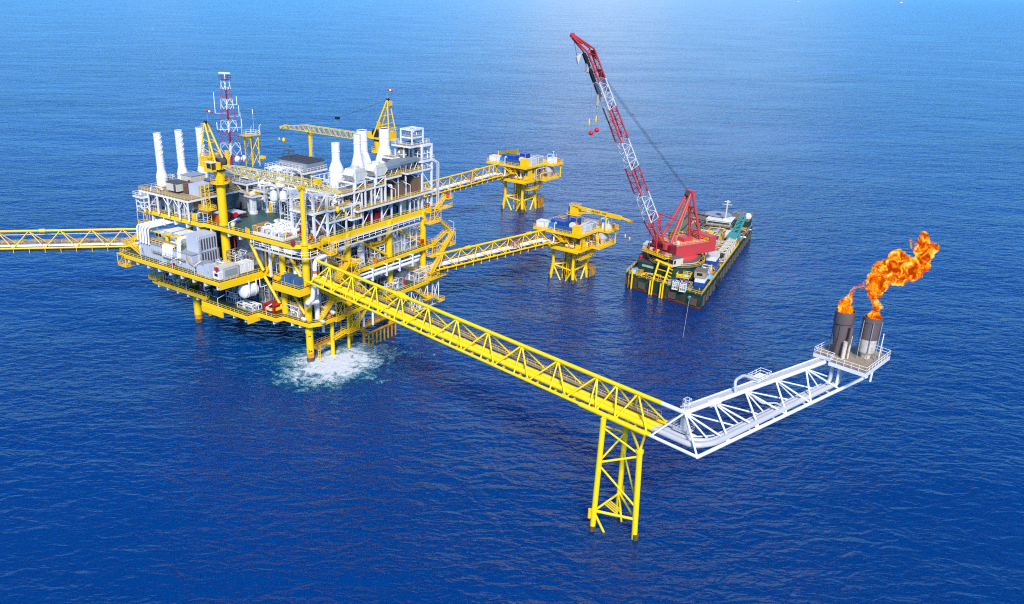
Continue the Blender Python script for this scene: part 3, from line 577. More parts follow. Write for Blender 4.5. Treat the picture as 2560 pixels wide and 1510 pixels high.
for u0,u1 in ((34.6,41.7),(44.5,51.4)):
    frame_box('cooler_frame',(u0+.5,u1-.4),(1.5,9),40,47,(),.24,[((u1-.4,1.5,44),(u0+2,1.5,46.8)),((u1-.4,1.5,43.5),(u1-.4,6,46.8))]); floor(u0,u1,.4,10,47.0)
# tall white tower module at the right end
frame_box('tower_frame',(52.2,57),(.8,4.5,9),ZTOP,54.4,(40,46.8,49.6),.36,[((57,.8,41),(52.2,.8,46)),((57,.8,47),(52.2,.8,49.4)),((57,.8,35),(57,9,39.6))])
floor(51.8,57.4,.6,9.6,46.9,WHT); floor(51.6,57.8,.4,9.8,49.6,WHT); floor(46,51.6,7.6,12,50.6,WHT); floor(47.4,57,1.5,9,54.5,WHT)
frame_box('tower_head',(50,55.4),(3,7.5),54.5,59.2,(56.8,),.26); pt.put('grating_floor',MB().bx(50,55.4,3,7.5,57,57.1),GRATE)
frame_box('tower_leg_frame',(48.4,51),(5,8.4),46,54.4,(50.6,),.26)
for u in (58.2,59.1): pt.put('vent_pipe',MB().tube([(u,-.5,34),(u,-.5,48.4),(u-1.2,.3,49.2)],.22,8,.6),GALV)
# middle modules on the open deck
frame_box('piperack_frame',(18.6,25.6),(29,35.2,42),ZTOP,40.9,(39.2,),.3,[((18.6,35.2,35),(18.6,29.5,39)),((18.6,29,36),(24,29,39)),((18.6,42,ZTOP),(18.6,36,39))]); floor(18,27,22,43,40.8,WHT)
frame_box('upper_frame',(15,22),(39.6,47),ZTOP,43,(40.4,),.3,[((15,39.6,39),(15,45,42.6))]); floor(14.6,24,39.4,50,43,WHT)
floor(12.6,16,34.6,38.4,40.2,YEL); frame_box('ladder_frame',(15.6,17.4),(44,46.4),ZTOP,40.6,(),.18)
floor(26,36,26,40,46.4,WHT); frame_box('upper_frame',(26.4,35.6),(27,39.6),ZTOP,46.2,(41,),.28)
# ------------------------------------------------------------------ topside equipment: each item is a thing of its own
# exhaust stacks
SB=mat('stack_mouth_shade',(.02,.018,.016),.8)  # near-black disc colour, painted for the shade inside the flue
STK=mat('stack_white',(.86,.86,.84),.4,dirt=(.55,.36,.20),damt=.10,streak=True,dscale=.35)
def tall_stack(u,v,label,hh):
    t=T('exhaust_stack',label,'exhaust stack',(u,v,40.6),group='tall slim stacks on the left module')
    t.put('stack_base',MB().lathe([(1.0,34.6),(1.0,40.6),(1.55,40.9),(1.72,41.2),(1.72,43.6),(1.68,44.2),(1.18,46.0)],(u,v,0),24),STK)
    t.put('flue',MB().lathe([(1.16,45.9),(1.16,hh),(1.0,hh),(1.0,hh-1.5)],(u,v,0),24),STK)
    rg=MB()
    for z in (43.5,41.4): rg.lathe([(1.74,z),(1.82,z),(1.82,z+.12),(1.74,z+.12)],(u,v,0),24)
    for z in (46.1,48.4,50.8): rg.lathe([(1.17,z),(1.24,z),(1.24,z+.12),(1.17,z+.12)],(u,v,0),24)
    t.put('flange',rg,WHT)
    for k in range(3):   # helical strakes on the upper half
        pts=[]
        for i in range(37):
            a=k*2*math.pi/3+i/36*2*math.pi*1.35; pts.append((u+1.2*math.cos(a),v+1.2*math.sin(a),50.6+(hh-.4-50.6)*i/36))
        t.put('helical_strake',MB().tube(pts,.085,4),STK)
    t.put('mouth',MB().lathe([(1.0,hh-.15),(.01,hh-.15)],(u,v,0),20),SB)
    t.put('drain_pipe',MB().tube([(u+.2,v-1.9,40.7),(u+.2,v-1.9,43.6),(u+.2,v-1.3,44)],.1,6,.3),GREY)
    pl=t.put('service_platform',MB().bx(u+1.7,u+3.6,v-1.6,v+.6,42.8,42.95),GRATE)
    t.put('handrail',MB().rail([(u+1.7,v-1.6,42.9),(u+3.6,v-1.6,42.9),(u+3.6,v+.6,42.9),(u+1.7,v+.6,42.9)],True,sp=1,r=.06),WHT,pl)
tall_stack(2.7,64.4,'tall white exhaust stack with spiral ribs, the outermost one at the platform corner',57.2)
tall_stack(9.9,63.7,'tall white exhaust stack with spiral ribs standing between two identical stacks',57.3)
tall_stack(18,64,'tall white exhaust stack with spiral ribs rising right behind the near yellow crane',57.2)
def bottle_stack(u,v,r,R_,z0,z1,z2,z3,label):
    t=T('exhaust_stack',label,'exhaust stack',(u,v,z0),group='bottle shaped stacks on the right module')
    t.put('stack_body',MB().lathe([(R_*.92,z0),(R_*.92,z0+2),(R_,z0+2.1),(R_,z1),(R_*.97,z1+.5),(r,z2)],(u,v,0),28),STK)
    t.put('flue',MB().lathe([(r,z2-.05),(r,z3-1),(r+.03,z3-1),(r+.03,z3),(r-.12,z3),(r-.12,z3-1.5)],(u,v,0),28),STK)
    rg=MB()
    for z in (z1-.3,z1-2): rg.lathe([(R_,z),(R_+.1,z),(R_+.1,z+.14),(R_,z+.14)],(u,v,0),28)
    for z in (z2,z2+(z3-z2)*.5): rg.lathe([(r,z),(r+.08,z),(r+.08,z+.13),(r,z+.13)],(u,v,0),28)
    t.put('flange',rg,WHT); t.put('mouth',MB().lathe([(r-.12,z3-.2),(.01,z3-.2)],(u,v,0),24),SB)
bottle_stack(23.6,10,1.2,2.15,40,50.0,52.6,57.8,'nearest bottle shaped white exhaust stack, standing left of the beige intake hoods')
bottle_stack(35.4,12.4,1.12,2.05,40,48.8,52.8,58.6,'slender bottle shaped white exhaust stack with a small collar behind the first beige hood')
bottle_stack(44.2,18.4,1.66,2.95,40,47.8,51.7,58.2,'wide bottle shaped white exhaust stack partly hidden behind the slender one')
bottle_stack(49.6,13.9,1.68,2.9,40,48.6,52.9,58.6,'widest bottle shaped white exhaust stack, beside the far yellow crane')
# near pedestal crane --------------------------------------------------------------
SYEL=mat('sun_bleached_yellow',(.70,.56,.16),.5,dirt=(.5,.42,.2),damt=.2)
def lattice(t,p,q,w0,h0,w1,h1,n,rc,rl,m,name='boom',par=None,up=Vector((0,0,1))):
    p=Vector(p);q=Vector(q);d=(q-p).normalized();sd_=d.cross(up).normalized();uu=sd_.cross(d)
    def cr(i,a,b,tt): c=p.lerp(q,tt); w=w0+(w1-w0)*tt; h=h0+(h1-h0)*tt; return c+sd_*(a*w/2)+uu*(b*h/2)
    ch=MB()
    for a in (-1,1):
        for b in (-1,1): ch.cyl(cr(0,a,b,0),cr(0,a,b,1),rc,6)
    bo=t.put(name,ch,m,par); lc=MB()
    for i in range(n):
        t0,t1=i/n,(i+1)/n
        for b in (-1,1): lc.cyl(cr(0,-1 if i%2 else 1,b,t0),cr(0,1 if i%2 else -1,b,t1),rl,4); lc.cyl(cr(0,-1,b,t0),cr(0,1,b,t0),rl,4)
        for a in (-1,1): lc.cyl(cr(0,a,-1 if i%2 else 1,t0),cr(0,a,1 if i%2 else -1,t1),rl,4); lc.cyl(cr(0,a,-1,t0),cr(0,a,1,t0),rl,4)
    t.put('lacing',lc,m,bo); return bo
def pedestal_crane(label,u,v,z0,zt,dr,tip,restz,rest_dist,pr,cab=True):
    """dr: +1/-1, the boom lies along +v/-v"""
    t=T('pedestal_crane',label,'crane',(u,v,z0),group='yellow pedestal cranes of the platform')
    t.put('pedestal',MB().lathe([(pr,z0),(pr,zt-4.2)],(u,v,0),24),YEL)
    t.put('pedestal_ring',MB().lathe([(pr,z0+11.3),(pr+.2,z0+11.3),(pr+.2,z0+11.6),(pr,z0+11.6)],(u,v,0),24),YEL)
    t.put('pedestal_head',MB().lathe([(pr,zt-4.2),(pr+.05,zt-3.6),(pr+.45,zt-1.6),(pr+.45,zt-.8)],(u,v,0),24),YEL)
    t.put('slew_bearing',MB().lathe([(pr+.5,zt-.8),(pr+.55,zt-.3),(pr+.2,zt),(0.01,zt)],(u,v,0),24),DGREY)
    wl=t.put('crane_walkway',MB().lathe([(pr,zt-4.3),(pr+1.5,zt-4.3),(pr+1.5,zt-4.0),(pr,zt-4.0)],(u,v,0),12),YEL)
    ring=[(u+(pr+1.4)*math.cos(R(a)),v+(pr+1.4)*math.sin(R(a)),zt-4) for a in range(0,360,36)]
    t.put('handrail',MB().rail(ring,True,sp=2,r=.06).bx(u+.5,u+3.6,v-dr*0-1,v+1,zt-4.2,zt-4.0),YEL,wl)
    s=-dr   # tail side
    t.put('machinery_deck',MB().bx(u-2.2,u+2.2,v+dr*-6.2,v+dr*2.6,zt,zt+.35),YEL)
    t.put('engine_house',MB().bx(u-2.0,u+1.6,v-dr*6,v-dr*2.6,zt+.35,zt+2.6),YEL)
    t.put('handrail',MB().rail([(u-2.2,v-dr*6.2,zt+2.6),(u-2.2,v-dr*2.0,zt+2.6),(u+1.8,v-dr*2.0,zt+2.6),(u+1.8,v-dr*6.2,zt+2.6)],True,sp=.9,r=.06),YEL)
    t.put('winch_drum',MB().cyl((u-1.0,v+dr*.6,zt+1.7),(u+1.4,v+dr*.6,zt+1.7),1.05,18),DGREY)
    t.put('winch_cheek',MB().cyl((u-1.2,v+dr*.6,zt+1.7),(u-1.0,v+dr*.6,zt+1.7),1.3,18).cyl((u+1.4,v+dr*.6,zt+1.7),(u+1.6,v+dr*.6,zt+1.7),1.3,18),BLK)
    t.put('side_frame',MB().box((u+1.9,v+dr*1.6,zt+2.6),(.5,1.2,4.6)).box((u-1.9,v+dr*2.2,zt+1.2),(.4,1.6,2)),YEL)
    if cab:
        cb=t.put('cab',MB().bx(u-4.0,u-2.2,v-dr*1.6,v+dr*1.6,zt-.5,zt+2.0),YEL)
        t.put('cab_window',MB().bx(u-4.05,u-3.95,v-dr*.2,v+dr*1.5,zt+.5,zt+1.85).bx(u-3.8,u-2.4,v+dr*1.58,v+dr*1.66,zt+.1,zt+1.85),GLASS,cb)
        t.put('cab_roof',MB().bx(u-4.15,u-2.1,v-dr*1.8,v+dr*1.8,zt+2.0,zt+2.15),WHT,cb)
    az_=zt+12.2; ap=(u,v-dr*4.0,az_)
    for a in (-1,1):
        t.put('a_frame_leg',MB().cyl((u+a*1.7,v+dr*1.2,zt+.3),(u+a*.45,v-dr*4.0,az_),.27,10),YEL)
        t.put('a_frame_backstay',MB().cyl((u+a*1.7,v-dr*5.6,zt+2.5),(u+a*.45,v-dr*4.2,az_),.2,8),YEL)
    k=MB()
    for f_ in (.3,.55,.78):
        k.cyl((u-1.7+f_*1.25,v+dr*(1.2-5.2*f_),zt+.3+(az_-zt)*f_),(u+1.7-f_*1.25,v+dr*(1.2-5.2*f_),zt+.3+(az_-zt)*f_),.12,6)
        for a in (-1,1): k.cyl((u+a*(1.7-f_*1.25),v+dr*(1.2-5.2*f_),zt+.3+(az_-zt)*f_),(u+a*(1.7-f_*1.25),v-dr*(5.6-1.4*f_),zt+2.5+(az_-zt-2.5)*f_),.1,6)
    t.put('a_frame_tie',k,YEL)
    t.put('sheave',MB().cyl((u-.5,v-dr*4.0,az_+.1),(u+.5,v-dr*4.0,az_+.1),.42,14),BLK)
    t.put('ladder_cage',MB().rail([(u-.7,v-dr*5.4,az_-1.4),(u+.7,v-dr*5.4,az_-1.4),(u+.7,v-dr*4.4,az_-1.4),(u-.7,v-dr*4.4,az_-1.4)],True,sp=.6,r=.05).bx(u-.7,u+.7,v-dr*5.4,v-dr*4.4,az_-1.5,az_-1.4),YEL)
    h0=(u,v+dr*2.6,zt+.9); L=tip-2.6; zl=restz
    def P(d,z): return (u,v+dr*d,z)
    b=lattice(t,P(2.6,zt+.8),P(9,zl+1.15),1.6,.5,1.9,2.0,5,.10,.05,SYEL)
    lattice(t,P(9,zl+1.15),P(tip-12,zl+1.2),1.9,2.0,1.9,2.0,20,.11,.055,SYEL,'boom_section',None)
    lattice(t,P(tip-12,zl+1.2),P(tip-1.5,zl+.4),1.9,2.0,1.2,.7,9,.10,.05,SYEL,'boom_section',None)
    t.put('boom_head',MB().box((u,v+dr*(tip-8.0),zl+2.3),(1.6,1.4,1.3)) if cab else MB().box((u,v+dr*(tip-3),zl+.9),(1.3,1.6,.9)),YEL)
    t.put('tip_sheave',MB().cyl((u-.6,v+dr*(tip-.6),zl+.3),(u+.6,v+dr*(tip-.6),zl+.3),.5,14),SYEL)
    bl=P(23-4.2 if cab else 18,zl+6.0)
    t.put('bridle_block',MB().box(bl,(.8,1.5,.8)),YEL if cab else BLK)
    rp=MB()
    for a in (-.35,.35): rp.cyl((u+a,v-dr*4,az_),(bl[0]+a,bl[1],bl[2]),.05 if cab else .022,5)
    for a in (-.8,.8): rp.cyl((u+a*.5,bl[1]+dr*.6,bl[2]),(u+a,v+dr*(tip-3),zl+1.3),.03,4)
    t.put('luffing_rope',rp,ROPE)
    ht=T('crane_hook','yellow hook block hanging from the '+('near' if cab else 'far')+' yellow crane boom','hook block',P(tip-1.5,zl-3.6))
    hz=zl-4.2
    ht.put('hook_block',MB().lathe([(.05,hz-.9),(.45,hz-.5),(.62,hz),(.5,hz+.7),(.1,hz+1.0)],P(tip-1.2,0),12),YEL)
    ht.put('hoist_rope',MB().cyl(P(tip-1.2,hz+.9),P(tip-1.2,zl+.2),.045,4),ROPE)
    ht.put('headache_ball',MB().lathe([(.05,hz-.2),(.3,hz),(.3,hz+.5),(.05,hz+.8)],P(tip+1.0,0),10),YEL)
    ht.put('whip_rope',MB().cyl(P(tip+1.0,hz+.7),P(tip-.2,zl+.2),.03,4),ROPE)
    return t
pedestal_crane('near yellow pedestal crane with glazed cab, its lattice boom laid on the corner rest post',0.1,33.25,23,51.0,-1,47.2,50.3,33,1.27)
pedestal_crane('far yellow pedestal crane between the white stacks, its lattice boom pointing left',52.4,18.6,34.5,54.6,1,45.4,53.2,32,1.15,False)
for (u,v,z0,z1,r,lab) in ((0,0,34.2,49.9,.72,'thick yellow boom rest post on the near platform corner'),(52.9,50.3,34.5,53.0,.62,'slim yellow boom rest post standing alone behind the grey roofed shed')):
    t=T('boom_rest',lab,'boom rest',(u,v,z0),group='yellow boom rest posts')
    t.put('post',MB().lathe([(r+.12,z0),(r+.12,z0+.9),(r,z0+1.1),(r*.86,z1)],(u,v,0),20),YEL)
    t.put('base_ring',MB().lathe([(r+.14,z0+.25),(r+.55,z0+.25),(r+.55,z0+.6),(r+.14,z0+.6)],(u,v,0),20).lathe([(r+.14,z0-.5),(r+.5,z0-.5),(r+.5,z0-.2),(r+.14,z0-.2)],(u,v,0),20),YEL)
    t.put('cradle',MB().bx(u-1.3,u+1.3,v-.5,v+.5,z1,z1+.35).bx(u-1.45,u-1.15,v-.5,v+.5,z1+.3,z1+1.1).bx(u+1.15,u+1.45,v-.5,v+.5,z1+.3,z1+1.1).box((u,v,z1-.5),(1.1,.7,.9),0,1.6),YEL)
    t.put('ladder',MB().ladder((u,v-r-.3,z0+1),z1-z0-1.5,.45,.035),WHT)
# windsocks on the crane tops
for (u,v,z,lab) in ((0,36.2,63.6,'red and white windsock on top of the near yellow crane'),(52.4,14.6,67.0,'red and white windsock on top of the far yellow crane')):
    t=T('windsock',lab,'windsock',(u,v,z),group='windsocks on the crane tops')
    t.put('mast',MB().cyl((u,v,z-.4),(u,v,z+3.2),.07,6),GREY)
    sk=t.put('sock',MB().cyl((u,v,z+3.0),(u+.2,v-.55,z+2.9),.36,10,.32,False),RED); t.put('white_band',MB().cyl((u+.2,v-.55,z+2.9),(u+.4,v-1.05,z+2.75),.32,10,.28,False),WHT,sk); t.put('red_end',MB().cyl((u+.4,v-1.05,z+2.75),(u+.6,v-1.6,z+2.55),.28,10,.22,True),RED,sk)
# radio mast: red and white lattice
mu,mv=27.2,60.7
t=T('radio_mast','tall tapering red and white lattice radio mast with antennas behind the near crane','radio mast',(mu,mv,43))
bz=[43.5,47.6,51.5,55.2,58.7,62.3,65.4,68.4,71.4]
def mw(z): return 2.6-(z-43.5)/28*1.75
for i in range(len(bz)-1):
    z0,z1=bz[i],bz[i+1]; w0,w1=mw(z0),mw(z1); m=MB(); m_=MAGENTA if i%2==0 else WHT
    cs=[(-1,-1),(1,-1),(1,1),(-1,1)]
    for k in range(4):
        a,b=cs[k],cs[(k+1)%4]
        A=(mu+a[0]*w0,mv+a[1]*w0,z0);A1=(mu+a[0]*w1,mv+a[1]*w1,z1);B=(mu+b[0]*w0,mv+b[1]*w0,z0);B1=(mu+b[0]*w1,mv+b[1]*w1,z1)
        m.cyl(A,A1,.1,6); md=tuple((x+y)/2 for x,y in zip(A,B)); mt=tuple((x+y)/2 for x,y in zip(A1,B1)); ma=tuple((x+y)/2 for x,y in zip(A,A1)); mb=tuple((x+y)/2 for x,y in zip(B,B1))
        m.cyl(md,ma,.06,4).cyl(md,mb,.06,4).cyl(ma,mt,.06,4).cyl(mb,mt,.06,4).cyl(A1,B1,.05,4)
    m.cyl((mu,mv,z0),(mu,mv,z1),.22,6); t.put('lattice_section',m,m_)
t.put('top_platform',MB().bx(mu-1.3,mu+1.3,mv-1.3,mv+1.3,71.4,71.55).rail([(mu-1.3,mv-1.3,71.5),(mu+1.3,mv-1.3,71.5),(mu+1.3,mv+1.3,71.5),(mu-1.3,mv+1.3,71.5)],True,sp=1.2,r=.06),MAGENTA)
t.put('radar_scanner',MB().cyl((mu,mv,71.5),(mu,mv,73.2),.2,8).box((mu,mv,73.4),(.5,4.0,.45),R(20)),WHT)
for (du,dv,z,h) in ((-3,2.4,61,6.5),(2.6,-2.4,60,3.4),(2.2,-2.2,63.6,2.6),(-2.6,2.6,55.8,2.4),(2.9,-2.9,56.5,2.6)): t.put('whip_antenna',MB().cyl((mu+du,mv+dv,z),(mu+du,mv+dv,z+h),.15,6).cyl((mu,mv,z),(mu+du,mv+dv,z),.08,4),WHT)
for (du,dv,z) in ((0,-3.4,46.6),(3.4,-2.4,46.2),(2,3.2,46)): t.put('dish_antenna',MB().lathe([(.15,-.4),(1.0,0),(1.15,.5),(.4,.7),(.01,.7)],(mu+du,mv+dv,z),16,'y'),WHT)
# yellow antenna tower
yu,yv=38.5,63.5
t=T('lattice_tower','short yellow lattice tower with a railed platform beside the radio mast','tower',(yu,yv,42))
for a in (-1,1):
    for b in (-1,1): t.bar('leg',(yu+a*1.6,yv+b*1.6,42),(yu+a*1.6,yv+b*1.6,52.4),.2,YEL)
k=MB()
for z0,z1 in ((42.5,47),(47,51.8)):
    for (a,b) in ((-1,-1),(1,-1),(1,1),(-1,1)):
        c,d=(-b,a) if True else (0,0); k.cyl((yu+a*1.6,yv+b*1.6,z0),(yu+c*1.6,yv+d*1.6,z1),.11,6)
t.put('bracing',k,YEL); t.put('platform',MB().bx(yu-3.4,yu+2.2,yv-2.2,yv+2.2,52.4,52.7).beam((yu-1.6,yv+1.6,50.6),(yu-3.2,yv+1.6,52.4),.2,.2).beam((yu-1.6,yv-1.6,50.6),(yu-3.2,yv-1.6,52.4),.2,.2),YEL)
t.put('handrail',MB().rail([(yu-2.2,yv-2.2,52.7),(yu+2.2,yv-2.2,52.7),(yu+2.2,yv+2.2,52.7),(yu-2.2,yv+2.2,52.7)],True,h=1.2,r=.06),WHT)
t.put('pole_aerial',MB().cyl((yu-3,yv+1,52.7),(yu-3,yv+1,60),.07,5).cyl((yu+.5,yv-1,52.7),(yu+.5,yv-1,61),.05,5).cyl((yu+.5,yv-1,59.4),(yu+.5,yv-1,61),.18,6),WHT)
t.put('davit',MB().tube([(yu+2,yv-2,52.7),(yu+2,yv-2,55.4),(yu+2.2,yv-2.8,56)],.14,6,.4).tube([(yu-1.8,yv-2,52.7),(yu-1.8,yv-2,55),(yu-2,yv-2.8,55.6)],.14,6,.4),WHT)
# ------------------------------------------------------------------ containers, cabins, tanks, pipework on the decks
def corr_box(mb,u0,u1,v0,v1,z0,z1,pitch=.5,dep=.07):
    """a box with standing ribs on its four sides"""
    mb.bx(u0,u1,v0,v1,z0,z1)
    n=max(2,int((u1-u0)/pitch))
    for i in range(n):
        x=u0+(i+.5)*(u1-u0)/n
        for v in (v0,v1): mb.box((x,v,(z0+z1)/2),((u1-u0)/n*.5,dep*2,(z1-z0)*.92))
    n=max(2,int((v1-v0)/pitch))
    for i in range(n):
        y=v0+(i+.5)*(v1-v0)/n
        for u in (u0,u1): mb.box((u,y,(z0+z1)/2),(dep*2,(v1-v0)/n*.5,(z1-z0)*.92))
    return mb
def container(name,label,cat,u0,u1,v0,v1,z0,z1,m,fm=None,group=None,door=None,fr=PF,doorm=None):
    t=T(name,label,cat,((u0+u1)/2,(v0+v1)/2,z0),fr,group)
    t.put('body',corr_box(MB(),u0+.08,u1-.08,v0+.08,v1-.08,z0+.1,z1-.05),m)
    k=MB()
    for u in (u0+.08,u1-.08):
        for v in (v0+.08,v1-.08): k.box((u,v,(z0+z1)/2),(.2,.2,z1-z0+.02))
    for z in (z0+.1,z1-.06):
        for u in (u0+.08,u1-.08): k.bx(u-.085,u+.085,v0+.18,v1-.18,z-.085,z+.085)
        for v in (v0+.08,v1-.08): k.bx(u0+.18,u1-.18,v-.085,v+.085,z-.085,z+.085)
    t.put('corner_frame',k,fm or m)
    if door=='-u':
        t.put('door',MB().bx(u0-.1,u0-.02,v0+.5,v0+1.4,z0+.2,z1-.4),doorm or WHT)
    if door=='-v':
        t.put('door',MB().bx((u0+u1)/2-.5,(u0+u1)/2+.4,v0-.1,v0-.02,z0+.2,z1-.4),doorm or WHT)
    return t
VALVES=[RED,YEL,BLUE,ORANGE]
def skid(label,u0,u1,v0,v1,z,h,seed,npipe=10,nves=1,frame=WHT,tray=None,mats=(WPIPE,WPIPE,WHT,GALV),rmax=.2,cat='pipe skid',name='pipe_skid',fr=PF,levels=(.55,),nv=4,rail=None,group=None,top=True):
    rd=random.Random(seed); t=T(name,label,cat,((u0+u1)/2,(v0+v1)/2,z),fr,group); U=lambda a=0,b=1:u0+(u1-u0)*rd.uniform(a,b); V=lambda a=0,b=1:v0+(v1-v0)*rd.uniform(a,b)
    if frame:
        k=MB(); nu=max(1,round((u1-u0)/3.2)); nv_=max(1,round((v1-v0)/3.2))
        for i in range(nu+1):
            for j in range(nv_+1):
                if i in (0,nu) or j in (0,nv_): k.box((u0+(u1-u0)*i/nu,v0+(v1-v0)*j/nv_,z+h/2),(.17,.17,h))
        for l in tuple(levels)+((1.0,) if top else ()):
            zz=z+h*l-.1
            for v in (v0,v1): k.beam((u0,v,zz),(u1,v,zz),.15,.22)
            for u in (u0,u1): k.beam((u,v0,zz),(u,v1,zz),.15,.22)
        t.put('frame',k,frame)
    t.put('base',MB().bx(u0-.1,u1+.1,v0-.1,v1+.1,z,z+.22),tray or GREY)
    for i in range(nves):
        r=rd.uniform(.45,.75)*min(1,h/4); m=rd.choice((WHT,WPIPE,LGREY,BEIGE))
        if rd.random()<.5 and h>2.6:
            H=h*rd.uniform(.55,.95); t.put('vessel',MB().lathe([(.01,z+H),(r*.6,z+H-.12),(r,z+H-.45),(r,z+.5),(r*.8,z+.2)],(U(.2,.8),V(.2,.8),0),16),m)
        else:
            L=min(u1-u0,v1-v0)*.45+.5; ax=rd.choice('xy'); c=(U(.35,.65),V(.35,.65),z+h*rd.uniform(.25,.8)); t.put('vessel',MB().lathe([(.01,-L),(r*.7,-L+.12),(r,-L+.4),(r,L-.4),(r*.7,L-.12),(.01,L)],c,16,ax),m)
    for i in range(npipe):
        r=rmax*rd.choice((.3,.4,.5,.7,1)); a=(U(),V(),z+.2); zz=z+h*rd.choice((.35,.5,.65,.8,.95)); b=(U(),V(),0); z2=z+h*rd.choice((0.05,.3,.45,.6))
        pts=[a,(a[0],a[1],zz),(b[0],a[1],zz),(b[0],b[1],zz),(b[0],b[1],z2)] if rd.random()<.5 else [a,(a[0],a[1],zz),(a[0],b[1],zz),(b[0],b[1],zz),(b[0],b[1],z2)]
        pts=[p for k,p in enumerate(pts) if k==0 or (Vector(p)-Vector(pts[k-1])).length>.3]
        if len(pts)<3: continue
        t.put('pipe',MB().tube(pts,max(.06,r),7,r*2.5,3),rd.choice(mats))
    for i in range(nv):
        c=(U(),V(),z+h*rd.uniform(.25,.95)); t.put('valve',MB().cyl(c,(c[0],c[1],c[2]+.12),.32,10).cyl((c[0],c[1],c[2]-.6),c,.09,6).cyl((c[0]-.35,c[1],c[2]-.6),(c[0]+.35,c[1],c[2]-.6),.2,8),rd.choice(VALVES))
    if rail: t.put('handrail',MB().rail([(u0,v0,z+h),(u1,v0,z+h),(u1,v1,z+h),(u0,v1,z+h)],True,sp=1.4,r=.05),rail)
    return t
# ---- power module on the left of the main deck
t=T('generator_house','long pale grey ribbed generator house filling the left end of the main deck','equipment house',(-8,46,ZM))
low=MB().bx(-11.6,-2,34,59,ZM,27.6)
for i in range(26): y=34.5+i*.96; low.bx(-11.88,-11.6,y,y+.4,ZM+.3,27.5)
t.put('wall',low,LGREY); t.put('roof',MB().bx(-11.9,-2,33.8,59.2,27.6,27.8),GREY)
t.put('access_door',MB().bx(-11.9,-11.78,44.2,45.6,ZM+.1,25.5),GREY); t.put('pipe_ledge',MB().bx(-12.5,-11.75,36.6,52,25.5,25.7).rail([(-12.45,36.6,25.7),(-12.45,52,25.7)],h=.6,mid=False),GRATE)
t=T('louvred_intake','tall pale grey intake block with two rows of dark vertical louvre slots','air intake',(-6,36,27.8))
t.put('body',MB().bx(-9.4,-3,33.3,39,27.8,32.7).bx(-9.4,-3,33.3,33.9,24.6,27.6),LGREY)
for z0,z1 in ((28.6,31.8),(25.0,27.6)):
    for i in range(6): t.put('louvre_slot',MB().bx(-8.6+i*.93,-8.2+i*.93,33.16,33.32,z0,z1),DGREY)
t.put('ladder_cage',MB().ladder((-9.7,33.1,25),8,.7,.06).rail([(-10.0,32.6,26),(-9.4,32.6,26),(-9.4,33.1,26),(-10,33.1,26)],True,h=6,sp=.4,r=.04),WHT)
for i,(v0,v1,u0,u1,z1,lab) in enumerate(((52.8,56.5,-7.6,-3.2,30.0,'white roof unit with two round fans, the leftmost on the generator house'),(48.2,51.6,-7.6,-2.6,31.0,'white boxy roof unit in the middle of the generator house roof'),(43.6,47,-7.6,-2.6,31.0,'white boxy roof unit nearest the louvred intake block'))):
    t=T('roof_unit',lab,'air unit',((u0+u1)/2,(v0+v1)/2,27.8),group='white units on the generator house roof')
    t.put('casing',MB().bx(u0,u1,v0,v1,28.3,z1),LGREY); t.put('lid',MB().bx(u0-.15,u1+.15,v0-.15,v1+.15,z1,z1+.15),WHT); t.put('plinth',MB().bx(u0+.3,u1-.3,v0+.3,v1-.3,27.8,28.3),YEL)
    if i==0:
        for v in (53.8,55.4): t.put('fan',MB().cyl((u0-.12,v,29.2),(u0+.02,v,29.2),.55,16),BLK)
    else: t.put('outlet_duct',MB().tube([(u0,v0+.6,z1-.6),(u0-1.2,v0+.6,z1-.6),(u0-1.2,v0+.6,28.2)],.5,10,.7),YEL)
t=T('roof_gantry','yellow railed gantry along the generator house roof','gantry',(-10,48,27.8)); t.put('posts',MB().rail([(-11.4,42,27.8),(-11.4,58,27.8)],h=1.2,r=.08),YEL)
t.put('beam_frame',MB().beam((-9.6,59,30.8),(-9.6,42,30.8),.3,.3).box((-9.6,58.6,29.3),(.3,.3,3)).box((-9.6,42.2,29.3),(.3,.3,3)).box((-5,58.6,30),(.3,.3,4.4)),YEL); t.put('cable_tray',MB().bx(-11,-10.2,42,57,29.0,29.2),GRATE)
for i in range(5):
    v=58.6-i*1.35; lab=['outermost of the five white ducts bending down over the left end of the generator house','second white bent duct from the left end of the generator house','middle one of the five white ducts at the generator house end','fourth white bent duct from the left end of the generator house','innermost of the five white ducts at the left end of the generator house'][i]
    t=T('exhaust_duct',lab,'duct',(-11.4,v,28.2),group='white ducts over the generator house'); r=.36 if i in(1,2,3) else .25
    t.put('duct_pipe',MB().tube([(-2.5,v,32.4),(-11.9,v,32.4),(-12.1,v,27.4 if i else 27.9)],r,12,1.0),WPIPE); t.put('support_strap',MB().bx(-6.2,-6,v-r-.1,v+r+.1,32,33.3),WHT)
for i in range(5):
    v=46.6-i*.98; t=T('exhaust_duct','thick white elbow duct, number %s in the row halfway along the generator house wall'%['one','two','three','four','five'][i],'duct',(-11.4,v,25.5),group='white ducts over the generator house')
    t.put('duct_pipe',MB().tube([(-8.5,v,28.6),(-11.9,v,28.6),(-12.2,v,25.2)],.37,12,.9),WPIPE); t.put('flange',MB().cyl((-12.2,v,25.3),(-12.2,v,25.05),.5,12),GREY)
for i in range(2):
    v=40.2-i*.95; t=T('exhaust_duct',['tall white twin duct, the left pipe beside the louvred intake','tall white twin duct, the right pipe beside the louvred intake'][i],'duct',(-11.5,v,26),group='white ducts over the generator house')
    t.put('duct_pipe',MB().tube([(-3,v,31.6),(-11.3,v,31.4),(-11.9,v,24.6-.3*i)],.34,12,.9),WPIPE); t.put('support_strap',MB().bx(-7.1,-6.9,v-.5,v+.5,31.1,33),WHT)
